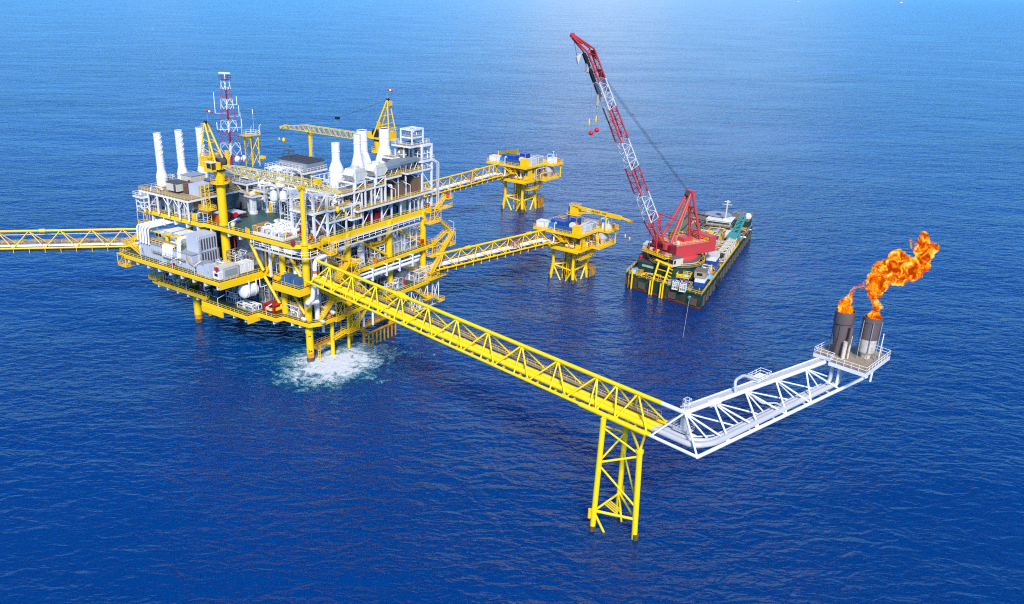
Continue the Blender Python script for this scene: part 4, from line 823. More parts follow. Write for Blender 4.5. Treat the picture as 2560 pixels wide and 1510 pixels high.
t=T('air_duct','brown stained curved duct dropping beside the caged ladder','duct',(-10.5,35.6,24)); t.put('duct_body',MB().tube([(-10.5,36.6,27.4),(-11.6,36.2,27.2),(-11.9,35,25.4),(-11.4,33.2,24.4),(-9.6,31.6,24.4)],.42,10,.8),GRATE)
# cabins and containers on the main deck
t=T('switch_cabin','pale grey switchgear cabin with pipes on its roof by the main deck edge','cabin',(-9.5,24,ZM))
t.put('wall',MB().bx(-11.4,-6,20.9,26.8,ZM,26.2),LGREY); t.put('roof',MB().bx(-11.5,-5.9,20.8,26.9,26.2,26.4),CREAM); t.put('shutter',MB().bx(-10.9,-6.6,20.82,20.9,ZM+.4,25.6),GREY)
rd=random.Random(4)
for i in range(6): a=(-9.8+rd.random()*1.6,25+rd.random()*1.8,26.4); t.put('roof_pipe',MB().tube([a,(a[0],a[1],27.2+rd.random()*.8),(a[0]+rd.uniform(-1.5,1.5),a[1],27.3),(a[0]+rd.uniform(-1,1),a[1]-1,26.5)],.12,6,.25),rd.choice((GALV,GREY,WPIPE)))
t=T('tall_cabinet','tall pale grey cabinet standing left of the switchgear cabin','cabinet',(-12.6,25.6,ZM)); t.put('body',MB().bx(-13.4,-11.7,24.4,26.6,ZM,26.9),LGREY); t.put('door',MB().bx(-13.48,-13.4,24.6,26.4,ZM+.1,26.6),LGREY); t.put('handle',MB().bx(-13.56,-13.48,24.8,24.95,24.6,25.2),DGREY)
t=T('control_box','small white box with a dark screen at the corner of the main deck','control panel',(-12.0,22.4,ZM)); t.put('body',MB().bx(-12.8,-11.5,21.0,23.8,ZM+.2,25.3),WHT); t.put('screen',MB().bx(-12.87,-12.8,21.7,23.0,24.1,24.9),GLASS); t.put('foot',MB().bx(-12.6,-11.7,21.4,23.4,ZM,ZM+.2),GREY)
t=T('ribbed_unit','pale grey ribbed wall unit between the generator house and the tall cabinet','cabinet',(-12,29,ZM)); t.put('body',corr_box(MB(),-12.8,-9,27.4,31,ZM,26.2,.7),LGREY); t.put('cap',MB().bx(-12.9,-8.9,27.3,31.1,26.2,26.35),GREY)
container('white_container','white ribbed shipping container, the left one beside the switchgear cabin','container',-5.4,-2.7,21.6,24.6,ZM,25.7,WHT,group='white containers on the main deck')
container('white_container','white ribbed shipping container, the right one next to the open main deck','container',-2.55,.1,21.6,24.6,ZM,25.7,WHT,group='white containers on the main deck')
t=T('tarpaulin_stack','pair of big crates wrapped in slate blue tarpaulin on the corner balcony','covered crates',(-1,3,ZM))
for (u0,u1,v0,v1,h) in ((-3.3,.4,3.4,6.6,2.3),(-3.0,.9,.0,3.2,2.1)):
    k=MB().box(((u0+u1)/2,(v0+v1)/2,ZM+h/2),(u1-u0,v1-v0,h),0,.95); k.bx(u0+.3,u1-.3,(v0+v1)/2-.06,(v0+v1)/2+.06,ZM+h,ZM+h+.06); t.put('wrapped_crate',k,TARP)
t.put('strap',MB().bx(-3.37,-3.28,1.5,1.7,ZM+.2,ZM+2).bx(-3.6,-3.5,4.8,5,ZM+.3,ZM+2.2),GREY)
for (u,v,z,lab) in ((-13.2,41,ZM,'red fire hose reel on the deck before the generator house'),(-12.8,22.0,25.4,'small red lamp box at the corner of the switchgear cabin'),):
    t=T('hose_reel',lab,'fire equipment',(u,v,z)); t.put('reel',MB().cyl((u,v-.3,z+.9),(u,v+.3,z+.9),.55,14),RED); t.put('stand',MB().bx(u-.2,u+.2,v-.2,v+.2,z,z+.9),RED)
t=T('deck_steps','small white step unit standing on the main deck','steps',(-13.4,45.5,ZM)); t.put('frame',MB().rail([(-14,44.6,ZM),(-12.9,44.6,ZM)],h=1.1).rail([(-14,46.4,ZM),(-12.9,46.4,ZM)],h=1.1),WHT)
for i in range(3): t.put('tread',MB().bx(-13.9+.35*i,-13.6+.35*i,44.6,46.4,ZM+.3+.3*i,ZM+.36+.3*i),WHT)
# hanging white drum under the main deck
t=T('pressure_drum','large white horizontal drum hung below the edge of the main deck','tank',(-3.6,19.8,17.8))
def hdrum(c,d,L,r):
    d=Vector(d).normalized(); k=MB(); c=Vector(c); prof=[(.0,-L-.75),(r*.55,-L-.62),(r*.86,-L-.35),(r,-L),(r,L),(r*.86,L+.35),(r*.55,L+.62),(.0,L+.75)]
    p0=len(k.v); k.lathe([(max(a,.001),b) for a,b in prof],(0,0,0),28,'x'); a=math.atan2(d.y,d.x); M=Matrix.Rotation(a,3,'Z'); k.v=[tuple(M@Vector(v)+c) for v in k.v]; return k
t.put('shell',hdrum((-3.7,20.2,18.2),(1,.0,0),2.1,2.05),WPIPE)
for x in (-5.0,-2.4): t.put('hanger_strap',MB().bx(x-.18,x+.18,18.05,18.3,18,21.6).bx(x-.18,x+.18,22.1,22.4,18,21.6).lathe([(2.1,x-.16),(2.16,x-.16),(2.16,x+.16),(2.1,x+.16)],(0,20.2,18.2),24,'x'),WHT)
t.put('saddle_pipe',MB().tube([(-1,18.2,21.4),(-1,18.2,18.6),(1.5,18.2,18.6)],.15,8,.4),WPIPE)
# corner process pipes feeding the flare bridge
t=T('flare_header','thick white pipe curving out of the right face and down to the flare bridge','pipe',(-.6,-3.4,24)); t.put('pipe',MB().tube([(25,2.6,29.2),(12,0,30.0),(5,-3.2,31.0),(-.6,-4,31.0),(-.6,-4,25.2)],.62,16,2.2,7),WPIPE); t.put('band',MB().cyl((16.8,1.0,29.62),(18,1.25,29.53),.66,16),ORANGE); t.put('band',MB().cyl((-.6,-4,27.4),(-.6,-4,28.2),.66,16),ORANGE)
t.put('support_bracket',MB().bx(10,10.4,-1,.6,28,33).bx(4.4,4.8,-3.4,-2.8,28,32),WHT)
t=T('flare_header','thick white S shaped pipe rising from below onto the flare bridge end','pipe',(-2,-4,20)); t.put('pipe',MB().tube([(.6,-3.3,18.6),(-3.4,-3.6,19.4),(-3.6,-3.8,19.6),(-1.6,-3.6,20.0),(-1.2,-4,24.2),(1.6,-5.1,25.9),(2.4,-8,26.2)],.64,16,1.3,6),WPIPE); t.put('shoe',MB().bx(-3.6,-2.8,-3.2,-2.4,18,19),GREY)
t=T('bypass_pipe','slimmer white hooked pipe beside the S shaped pipe at the bridge end','pipe',(1.4,-4,21)); t.put('pipe',MB().tube([(1.0,-3.2,20.8),(.6,-3.4,23.6),(2.6,-4.4,24.6),(3.2,-7,26.2)],.34,12,1.0,5),WPIPE); t.put('shoe',MB().bx(.8,1.3,-3,-2.5,20,20.8),GREY)
t=T('white_standpipe','wide white vertical pipe beneath the flare bridge end','pipe',(2.5,-1,15)); t.put('pipe',MB().cyl((2.5,-1,ZC),(2.5,-1,20.4),.75,16),WPIPE); t.put('flange',MB().cyl((2.5,-1,16.2),(2.5,-1,16.45),.9,16),WHT)
t=T('header_pipe','upper of two long white pipes slung below the right edge of the main deck','pipe',(30,-3,21.4)); t.put('pipe',MB().cyl((17.6,-2.9,21.6),(46.4,-2.9,21.1),.32,12),WPIPE)
for u in (23.7,30,36.1,42.4): t.put('hanger_frame',MB().box((u,-3.3,20.6),(.5,.3,4.0)).beam((u,-3.2,18.8),(u,-1.5,19.6),.4,.4).beam((u,-3.2,22.3),(u,-1.6,22.3),.4,.3),WHT)
t=T('header_pipe','lower and thicker of two long white pipes below the main deck edge','pipe',(30,-3,19.8)); t.put('pipe',MB().tube([(17.5,-2.8,20.3),(45.6,-2.8,19.8),(47.4,-1.5,19.8),(47.6,2,19.8)],.52,14,1.3,5),WPIPE); t.put('end_plate',MB().box((17.5,-2.8,20.6),(.2,1.2,3)),WHT)
t=T('separator_vessel','tall pale domed vessel behind the bend of the thick white pipe','vessel',(24.8,2.4,ZM)); t.put('shell',MB().lathe([(1.12,ZM),(1.12,28.6),(1.0,29.2),(.65,29.7),(.01,29.9)],(24.8,2.4,0),24),WPIPE); 
for z in (24.6,26.4,27.4): t.put('ring_band',MB().lathe([(1.13,z),(1.2,z),(1.2,z+.1),(1.13,z+.1)],(24.8,2.4,0),24),MAROON)
for i in range(3): t.put('nozzle',MB().cyl((24.3+.5*i,2.2,29.5),(24.3+.5*i,2.2,30.5),.12,6),WPIPE)
t=T('filter_vessel','smaller white domed vessel on a yellow railed stage along the right face','vessel',(33.6,3,ZM)); t.put('shell',MB().lathe([(.6,28),(.72,28.3),(.72,30.2),(.4,30.8),(.01,30.9)],(33.2,2.4,0),18),WPIPE); t.put('elbow_pipe',MB().tube([(33.8,2.6,30.2),(37,1.6,31.0),(37.6,.6,30),(37.4,.4,27.4),(36.4,.4,27.2)],.3,10,.7),GALV); t.put('stage',MB().bx(28.2,34.6,-.2,3,27.5,27.7).rail([(28.2,-.2,27.7),(34.6,-.2,27.7),(34.6,3,27.7)],r=.06).rail([(28.2,-.2,27.7),(28.2,3,27.7)],r=.06),YEL)
S=skid
S('white framed pipe stage under the small domed vessel on the right face',28.3,33,.0,4,ZM,4.4,11,14,1,rail=None)
S('white two level pipe rack at the far end of the right face',41.8,48,-.4,5,ZM,6,12,22,2,rail=WHT,levels=(.45,))
S('white pipe rack beside the right stair tower on the main deck',48.6,53.2,.4,5,ZM,6.2,13,16,1,rail=WHT,levels=(.5,))
S('low dark pump skid between the domed vessel and the main deck rail',18.6,23,-.6,3,ZM,2.6,14,12,1,mats=(WPIPE,GREY,YEL,GALV))
S('yellow valve skid at the foot of the domed vessel',26,28,-1.2,1,ZM,1.8,15,10,0,frame=None,mats=(YEL,GREY,WPIPE))
S('pipe skid behind the second yellow column on the main deck',1,6,6,13,ZM,6.5,16,22,2,mats=(WPIPE,GREY,GALV,YEL))
S('grey manifold skid deep between the braces of the left face',4,9,14,20,ZM,5,17,18,2,frame=GREY,mats=(WPIPE,GREY,GALV,BEIGE))
S('brown and white pipe skid behind the corner column on the main deck',3.5,9,1.5,6,ZM,7,18,22,1,mats=(WPIPE,GREY,MAROON,GALV))
S('dark pump row inside the main deck behind the white containers',-1,3.6,25,32,ZM,4,19,14,2,frame=GREY,mats=(GREY,GALV,WPIPE))
S('pipe rack behind the tall header vessel on the main deck',18,31,6,12,ZM,7,20,26,3,frame=GALV,mats=(WPIPE,GREY,GALV))
S('grey pipe rack behind the right column of the main deck',33,41,5,12,ZM,7,21,22,2,frame=GALV,mats=(WPIPE,GREY,GALV))
S('tall grey equipment rack deep in the far right of the main deck',43,53,6.5,12,ZM,7,22,20,2,frame=GREY,mats=(WPIPE,GREY,GALV))
for i,v in enumerate((14.2,12.6)):
    t=T('white_pump','white upright pump with a bulging head, the %s of two at the leaning brace'%['left','right'][i],'pump',(-.4+i*1.2,4.0-i*.6,ZM)); u=.4+i*1.2; vv=4.6-i*.6
    t.put('body',MB().lathe([(.35,ZM),(.35,24),(.55,24.4),(.6,25.4),(.3,26),(.25,27.2)],(u,vv,0),14),WPIPE); t.put('side_flange',MB().cyl((u-.9,vv,25),(u+.9,vv,25),.25,10),WHT)
t=T('sampling_cabinet','small white open cabinet frame beside the blue wrapped crates','cabinet',(.2,7.8,ZM)); t.put('frame',MB().box((-.4,7.6,24.2),(.15,.15,2.4)).box((-.4,8.9,24.2),(.15,.15,2.4)).beam((-.4,7.6,25.3),(-.4,8.9,25.3),.3,.2).beam((-.4,7.6,23.4),(-.4,8.9,23.4),.3,.2),WHT); t.put('gauge',MB().cyl((-.45,8.25,24.5),(-.2,8.25,24.5),.35,12),GREY)
# ---- cellar deck
t=T('rescue_module','red framed module with yellow window panels at the cellar deck corner','module',(-1.6,12.4,ZC))
t.put('body',MB().bx(-2.9,.3,10.9,14.6,ZC+.2,15.0),MAROON); t.put('roof',MB().bx(-3.1,.5,10.7,14.8,15.0,15.2),RED)
k=MB()
for u in (-3,.4):
    for v in (10.8,14.7): k.box((u,v,ZC+1.35),(.25,.25,2.7))
t.put('corner_frame',k,RED); t.put('panel',MB().bx(-3.0,-2.88,11.5,14.1,ZC+.9,14.3),YEL); t.put('panel',MB().bx(-2.2,-.2,10.78,10.9,ZC+.9,14.3),YEL); t.put('window',MB().bx(-3.06,-3.0,12.0,13.4,13.3,14.0),WHT); t.put('hatch',MB().cyl((-1.6,13,15.2),(-1.6,13,15.5),.6,12),DGREY); t.put('skid_base',MB().bx(-3,.4,10.8,14.7,ZC,ZC+.2),DGREY)
S('white framed pump stage with a railed top next to the red module',-.4,3.4,3.4,9.6,ZC,3.2,31,18,2,rail=YEL,levels=())
S('white manifold of low pipes under the hanging drum',-5.4,-2,17,23.6,ZC,1.6,32,18,0,frame=WHT,mats=(WPIPE,WPIPE,YEL),levels=(),nv=7)
S('white piping stand near the yellow column of the cellar deck',-4,-1,26,30,ZC,3.4,33,14,1,mats=(WPIPE,WHT,GREY))
S('white stilted tank frame at the left end of the cellar deck',-4,-1.6,55,59,ZC,3.4,34,8,1,levels=(.5,))
S('grey pump group next to the stilted tank frame',-4,-.4,49.5,54.5,ZC,3.0,35,16,2,frame=None,mats=(WPIPE,GREY,GALV,YEL))
for i,(u0,v0) in enumerate(((-3.4,43.4),(-3.4,39.6),(-3.6,36.6))):
    t=T('grey_cabinet',['slate grey instrument cabinet, leftmost on the cellar deck edge','low slate grey box between two taller cabinets on the cellar deck','slate grey instrument cabinet under the switchgear cabin'][i],'cabinet',(u0,v0,ZC),group='slate grey cabinets on the cellar deck'); h=2.6 if i!=1 else 1.0
    t.put('body',MB().bx(u0,u0+2.4,v0-2.2,v0,ZC+.15,ZC+h),mat('slate_paint',(.075,.11,.14),.45)); t.put('base_plate',MB().bx(u0-.2,u0+2.6,v0-2.4,v0+.2,ZC,ZC+.15),WHT); t.put('lifting_lug',MB().bx(u0-.06,u0,v0-1.6,v0-.6,ZC+h-.5,ZC+h-.2),WHT)
t=T('firewater_cabinet','crimson cabinet at the far left end of the cellar deck','cabinet',(-2.6,60.2,ZC)); t.put('body',MB().bx(-3.2,-1.6,59.3,61,ZC,15.2),MAROON); t.put('door',MB().bx(-3.28,-3.2,59.5,60.8,ZC+.2,15),RED)
for i,(v,z0,z1) in enumerate(((36.2,15.6,21.4),(35.2,15.6,21.2),(62.2,20,22.6))):
    t=T('firewater_pipe',['crimson pipe loop beside the switchgear cabin, the left limb','crimson pipe loop beside the switchgear cabin, the right limb','crimson and white pipe under the left end of the main deck'][i],'pipe',(-7.6,v,z0)); t.put('pipe',MB().tube([(-6,v,z0),(-7.6,v,z0),(-7.6,v,z1),(-5,v,z1)],.26,8,.5),RED if i!=1 else WPIPE); t.put('clamp',MB().bx(-7.95,-7.2,v-.35,v+.35,(z0+z1)/2-.15,(z0+z1)/2+.15),MAROON)
t=T('riser_pipe','thin crimson riser pipe on the grey wall right of the thick pedestal','pipe',(.2,29,ZM)); t.put('pipe',MB().cyl((.2,29.3,ZM),(.2,29.3,33),.14,8),RED); t.put('clamp',MB().bx(-.1,.5,29,29.6,27,27.2),MAROON)
S('tall dark pipe group at the back of the cellar deck under the drum',2,8,18,30,ZC,7,36,20,3,frame=GREY,mats=(GREY,GALV,WPIPE))
S('pump skid on the cellar deck beneath the flare bridge',6,14,1,8,ZC,6,37,24,2,mats=(WPIPE,GREY,GALV))
S('white pump skid in the middle of the right cellar edge',18,26,2,10,ZC,4.2,38,22,2,mats=(WPIPE,GREY,GALV))
S('dark pipework cluster behind the middle right cellar column',27,34,3,12,ZC,6.5,39,20,2,frame=GREY,mats=(WPIPE,GREY,GALV))
t=T('grey_tank','pale grey square tank at the right end of the cellar deck','tank',(47.6,3,ZC)); t.put('shell',MB().bx(44.6,50.4,1.2,6,ZC,17.4),LGREY); t.put('rim',MB().rail([(44.6,1.2,17.4),(50.4,1.2,17.4),(50.4,6,17.4),(44.6,6,17.4)],True,r=.06),WHT)
S('white pipe stage in front of the square grey tank',45,53,-3.6,.6,ZC,3.4,40,22,1,mats=(WPIPE,WPIPE,CREAM),rail=YEL,levels=())
t=T('fire_extinguisher','bright red cylinder standing on the right part of the cellar deck','fire extinguisher',(41.2,-1,ZC)); t.put('cylinder',MB().lathe([(.3,ZC),(.3,ZC+1.5),(.12,ZC+1.8),(.1,ZC+2)],(41.2,-1,0),12),RED); t.put('bracket',MB().bx(41.3,41.5,-1.1,-.9,ZC,ZC+2.2),YEL)
t=T('domed_tank','white domed tank end showing behind the flare bridge walkway','tank',(9,-.8,19.4)); t.put('shell',MB().lathe([(1.3,19.2),(1.3,21.2),(1.1,21.8),(.6,22.2),(.01,22.3)],(8.9,-1,0),22),WPIPE); t.put('base_ring',MB().lathe([(1.4,19.0),(1.4,19.3)],(8.9,-1,0),20),GREY)
S('small rusty pump set inside the white truss basket',43,54,-3,0,3.5,2.6,41,18,2,frame=None,mats=(WPIPE,CREAM,OCH,GREY))
# ---- lifesaving gear and lamps
for i,(u,v,z,lab) in enumerate(((-2.6,1.8,34.5,'magenta lifebuoy box on the rail by the corner rest post'),(4.4,-3.6,ZC,'pink lifebuoy box low on the cellar rail under the flare bridge'),(10.4,-4.4,12.6,'salmon life buoy on the landing right of the near leg'),(54.6,.6,34.6,'magenta box at the right end of the top deck'),(60.6,-3,37.3,'crimson box on the highest landing of the right stairs'),(51.5,-1.4,13.2,'orange lifebuoy near the right stairs on the cellar deck'),(27,-1.6,ZM,'orange buoy on the main deck rail of the right face'),(49.8,-1.2,24,'crimson hydrant by the right stairs on the main deck'))):
    t=T('lifebuoy_box',lab,'safety box',(u,v,z),group='safety boxes along the rails'); m=[MAGENTA,mat('faded_red_paint',(.62,.16,.13),.6),mat('faded_red_paint',0),MAGENTA,RED,ORANGE,ORANGE,RED][i]
    t.put('box',MB().lathe([(.5,z+.5),(.6,z+.65),(.6,z+1.3),(.4,z+1.45)],(u,v,0),10),m); t.put('stand',MB().bx(u-.45,u+.45,v-.45,v+.45,z,z+.5),m)
def lamp(u,v,z,h,du,dv,lab):
    t=T('deck_lamp',lab,'lamp post',(u,v,z),group='deck lamps along the rails')
    t.put('pole',MB().cyl((u,v,z),(u,v,z+h),.09,6).cyl((u,v,z+h),(u+du*1.4,v+dv*1.4,z+h+.7),.09,6),WHT); t.put('lamp_head',MB().beam((u+du*.9,v+dv*.9,z+h+.42),(u+du*2.2,v+dv*2.2,z+h+1.05),.28,.16),WHT)
LP=[((-3.7,63,34.5,3,0,1),'deck lamp at the far left corner of the top deck'),((-3.5,41,34.5,2.4,1,-.6),'deck lamp before the small blue containers'),((-2.9,27.5,34.5,2,1,-.6),'deck lamp right of the thick crane pedestal'),((-14.2,55,ZM,2.6,.6,.8),'deck lamp at the left part of the main deck'),((-14.2,40,ZM,2.6,.6,-.8),'deck lamp beside the red hose reel'),((-14.2,30,ZM,3,1,-.3),'arched deck lamp before the tall cabinet'),((-5.3,58,ZC,2.8,.7,.5),'deck lamp at the left end of the cellar deck'),((-5.3,47,ZC,2.8,.8,-.5),'deck lamp by the grey pump group'),((-5.4,37.5,ZC,2.8,.8,-.5),'deck lamp between the slate grey cabinets'),((-8.8,28,ZC,2.6,.8,-.5),'deck lamp above the deep yellow girder'),((37.6,-.6,40,3.4,-.8,.6),'white deck lamp beside the third brown cabin'),((44.6,-.6,40,3.6,-.8,.6),'deck lamp before the fourth brown cabin'),((47,-.2,34.5,3.6,-.8,.6),'white deck lamp standing by the tall beige cabinet'),((61,-4,37.2,2.6,-.8,.4),'deck lamp on the highest right stair landing'),((62.6,-4.2,25.6,3.2,-.9,.3),'deck lamp on the outermost right stair landing'),((41.4,-4.6,ZC,3.2,-.8,.5),'deck lamp near the bright red cylinder'),((47,-4.6,ZC,4.6,-.8,.4),'tall deck lamp before the square grey tank'),((18,-1.8,ZM,3,-.6,.6),'deck lamp at the right face near the domed vessel'),((-4.8,12,ZC,2.4,.6,-.5),'deck lamp beside the red framed module')]
for a,l in LP: lamp(*a,l)
for i,(u,v,z) in enumerate(((-2.4,-.6,ZC+.8),(5,-4.6,ZC+1.6),(.6,-4.8,ZC+.2))):
    t=T('raft_canister',['white life raft canister left of the near leg','white life raft canister above the slim riser pile','beige round canister at the near cellar corner'][i],'life raft',(u,v,z),group='life raft canisters'); t.put('canister',MB().lathe([(.01,-.9),(.4,-.75),(.48,-.4),(.48,.4),(.4,.75),(.01,.9)],(u,v,z+.5),14,'y'),WHT if i<2 else CREAM); t.put('cradle',MB().bx(u-.4,u+.4,v-.5,v+.5,z-.1,z+.1),YEL)

skid('white pipe bank behind the bend of the thick header pipe',8,15.6,.6,4.6,ZM,7.2,301,30,2,mats=(WPIPE,WPIPE,WHT,GALV),levels=(.5,),rail=None)
skid('white pipe bank between the two right face columns under the top deck',36.4,41,.2,3.6,ZM,7.4,302,24,1,mats=(WPIPE,WHT,GALV),levels=(.5,))
skid('white pipe bank hung under the main deck behind the long header pipes',18,34,-.8,2,17.6,4.0,303,30,1,mats=(WPIPE,WHT,GALV,GREY),levels=(),top=False,frame=WHT)
skid('white valve skid on the cellar deck right of the red module',4.5,9,-2,1.6,ZC,3,304,18,1,mats=(WPIPE,WHT,YEL))
skid('silver pipe bank on the cellar deck under the long header pipes',31,40,-2.4,1.2,ZC,3.0,305,26,2,mats=(WPIPE,GALV,WHT,GREY),frame=None)
# ------------------------------------------------------------------ equipment standing on the top deck and its mezzanines
def hut(name,label,cat,u0,u1,v0,v1,z0,z1,m,roofm=None,group=None,panels=4,door=True,roof_over=.15):
    t=T(name,label,cat,((u0+u1)/2,(v0+v1)/2,z0),PF,group)
    k=MB().bx(u0,u1,v0,v1,z0+.15,z1)
    for i in range(panels+1):
        x=u0+(u1-u0)*i/panels; k.box((x,v0,(z0+z1)/2),(.09,.1,z1-z0-.3)).box((x,v1,(z0+z1)/2),(.09,.1,z1-z0-.3))
    for i in range(panels+1):
        y=v0+(v1-v0)*i/panels; k.box((u0,y,(z0+z1)/2),(.1,.09,z1-z0-.3)).box((u1,y,(z0+z1)/2),(.1,.09,z1-z0-.3))
    t.put('wall',k,m); t.put('roof',MB().bx(u0-roof_over,u1+roof_over,v0-roof_over,v1+roof_over,z1,z1+.16),roofm or m); t.put('plinth',MB().bx(u0+.1,u1-.1,v0+.1,v1-.1,z0,z0+.15),DGREY)
    if door: t.put('door',MB().bx(u0-.09,u0-.03,v0+.5,v0+1.5,z0+.2,z0+2.3),DGREY)
    return t
# brown turbine enclosures on the right mezzanine
BROOF=mat('brown_roof',(.17,.135,.10),.6,dirt=(.24,.2,.15),damt=.3)
for i,(u,v0,w_,d_,h,lab) in enumerate(((24.6,3.0,3.2,8,3.3,'brown panelled turbine enclosure below the first beige hood, partly behind white frames'),(33.4,2.6,3.4,8,3.5,'brown panelled turbine enclosure below the second beige hood'),(40.6,1.4,4.0,9,4.3,'brown panelled turbine enclosure behind a white lamp post, third along the right mezzanine'),(49.0,1.2,3.9,9,4.6,'rightmost brown panelled turbine enclosure under the railed grey slab cooler'))):
    t=hut('turbine_enclosure',lab,'equipment house',u,u+w_,v0,v0+d_,40.1,40.1+h,BROWN,BROOF,'brown turbine enclosures of the right mezzanine',3,False)
    t.put('side_door',MB().bx(u-.09,u-.03,v0+1.2,v0+2.2,40.5,42.8),DGREY); t.put('inlet_duct',MB().bx(u+.5,u+w_-.5,v0+d_-2.4,v0+d_-.4,40.1+h+.16,40.1+h+1.5),GREY)
# faceted beige intake hoods
HOOD=mat('beige_hood',(.68,.66,.56),.5,dirt=(.42,.38,.28),damt=.18,streak=True)
for u0,lab in ((20.9,'faceted beige intake hood with a round collar, the nearer of two'),(29.8,'faceted beige intake hood, the farther one before the wide white stacks')):
    t=T('intake_hood',lab,'air intake',(u0+2.4,3.4,48),group='beige intake hoods')
    y0,y1=.4,4.4; pr=[(0.5,48.2),(3.9,48.2),(5.5,49.7),(4.2,51.5),(.6,51.5),(-.9,49.9)]
    vs=[(u0+x,y0,z) for x,z in pr]+[(u0+x,y1,z) for x,z in pr]; n=6
    k=MB().add(vs,[tuple(range(n)),tuple(range(2*n-1,n-1,-1))]+[((i+1)%n,i,n+i,n+(i+1)%n) for i in range(n)])
    t.put('hood_shell',k,HOOD); t.put('seam',MB().beam((u0+3.9,.36,48.2),(u0+5.5,.36,49.7),.08,.1).beam((u0+5.5,.36,49.7),(u0+4.2,.36,51.5),.08,.1).beam((u0-.3,.36,50.7),(u0+4.8,.36,50.6),.05,.06).beam((u0+2.2,.36,48.2),(u0+2.2,.36,51.5),.05,.06),BEIGE)
    t.put('mesh_screen',MB().add([(u0+4.05,.7,48.24),(u0+5.52,.7,49.62),(u0+5.52,4.1,49.62),(u0+4.05,4.1,48.24)],[(0,1,2,3)]),GREY)
    t.put('collar',MB().lathe([(1.3,51.4),(1.3,52.1),(1.15,52.1),(1.15,51.6),(.01,51.6)],(u0+2.4,2.4,0),24),GALV if u0<25 else HOOD); t.put('post',MB().box((u0+.2,.2,48.4),(.35,.3,5.0)),WHT)
    k=MB()
    for x in (.7,3.7):
        for y in (.8,4.0): k.cyl((u0+x,y,47.9),(u0+x+(.4 if x<2 else -.4),y,48.3),.12,6)
    t.put('foot_strut',k,WHT)
# grey slab coolers
SLAB=mat('blue_grey_slab',(.20,.25,.29),.5,dirt=(.28,.3,.3),damt=.2)
for u0,z,lab in ((32.6,49.6,'blue grey slab roofed cooler above the second railed stage'),(42.0,50.2,'blue grey slab roofed cooler at the foot of the white tower')):
    t=T('slab_cooler',lab,'air cooler',(u0+4.5,3,z-3),group='slab roofed coolers'); L=9.6
    k=MB().box((u0+L/2,3.6,z),(L,4.6,.9))
    for i in range(1,5): k.box((u0+L*i/5,3.6,z+.47),(.12,4.7,.1))
    t.put('slab',k,SLAB)
    k=MB()
    for x in (.6,3.4,6.2,9):
        for y in (1.6,5.6): k.cyl((u0+x,y,z-.4),(u0+4.8+(x-4.8)*.7,3.6+(y-3.6)*.7,z-3.4),.12,6)
    t.put('leg_frame',k,WHT); t.put('fan_ring',MB().lathe([(1.0,z-1.4),(1.1,z-.5)],(u0+2.6,3.6,0),16),GREY); t.put('fan_ring',MB().lathe([(1.0,z-1.4),(1.1,z-.5)],(u0+6.8,3.6,0),16),GREY)
for (u0,u1,v0,v1,z,h,sd_,np,lab,ms,lv) in ((20.8,25,1.4,6.6,40.2,4.6,51,18,'rusty pipe skid inside the frame of the nearer beige hood',(CREAM,WPIPE,GRATE,GREY),()),(29.8,34,1.4,6.6,40.2,4.6,52,18,'rusty pipe skid inside the frame of the farther beige hood',(CREAM,WPIPE,GRATE,GREY),()),(21,25.2,1,6.6,45.4,2.3,53,12,'small pipe group directly under the nearer beige hood',(CREAM,WPIPE,GREY),()),(29.9,34,1,6.6,45.4,2.3,54,12,'small pipe group directly under the farther beige hood',(CREAM,WPIPE,GREY),()),
  (52.4,57,1.4,8,49.8,3.8,55,18,'white pump skid on the upper tower platform',(WHT,GREY,CREAM),(.5,)),(52.8,56.4,1.4,8,46.8,2.5,56,14,'white pipe skid on the middle tower platform',(WHT,WPIPE,GREY),()),(50.4,55,3.4,7,57.1,2.0,57,14,'white pipe cluster on top of the tower',(WHT,WPIPE,GREY),()),(48.6,51,5.2,8.2,50.7,3.4,58,10,'brown vessel skid on the left tower stage',(BROWN,GREY,WHT),())):
    skid(lab,u0,u1,v0,v1,z,h,sd_,np,1,frame=WHT if lv else None,mats=ms,levels=lv,nv=3)
for (u,v,lab) in ((49.2,6,'brown upright drum under the tower head, left one'),(52.2,7.4,'brown upright drum under the tower head, right one')):
    t=T('upright_drum',lab,'vessel',(u,v,50.7),group='brown drums in the tower'); t.put('shell',MB().lathe([(.5,50.2),(1.15,50.8),(1.2,52.6),(.9,53.4),(.01,53.7)],(u,v,0),18),mat('tan_vessel',(.24,.20,.14),.5)); t.put('ring',MB().lathe([(1.22,51.4),(1.3,51.4),(1.3,51.6),(1.22,51.6)],(u,v,0),18),WHT)
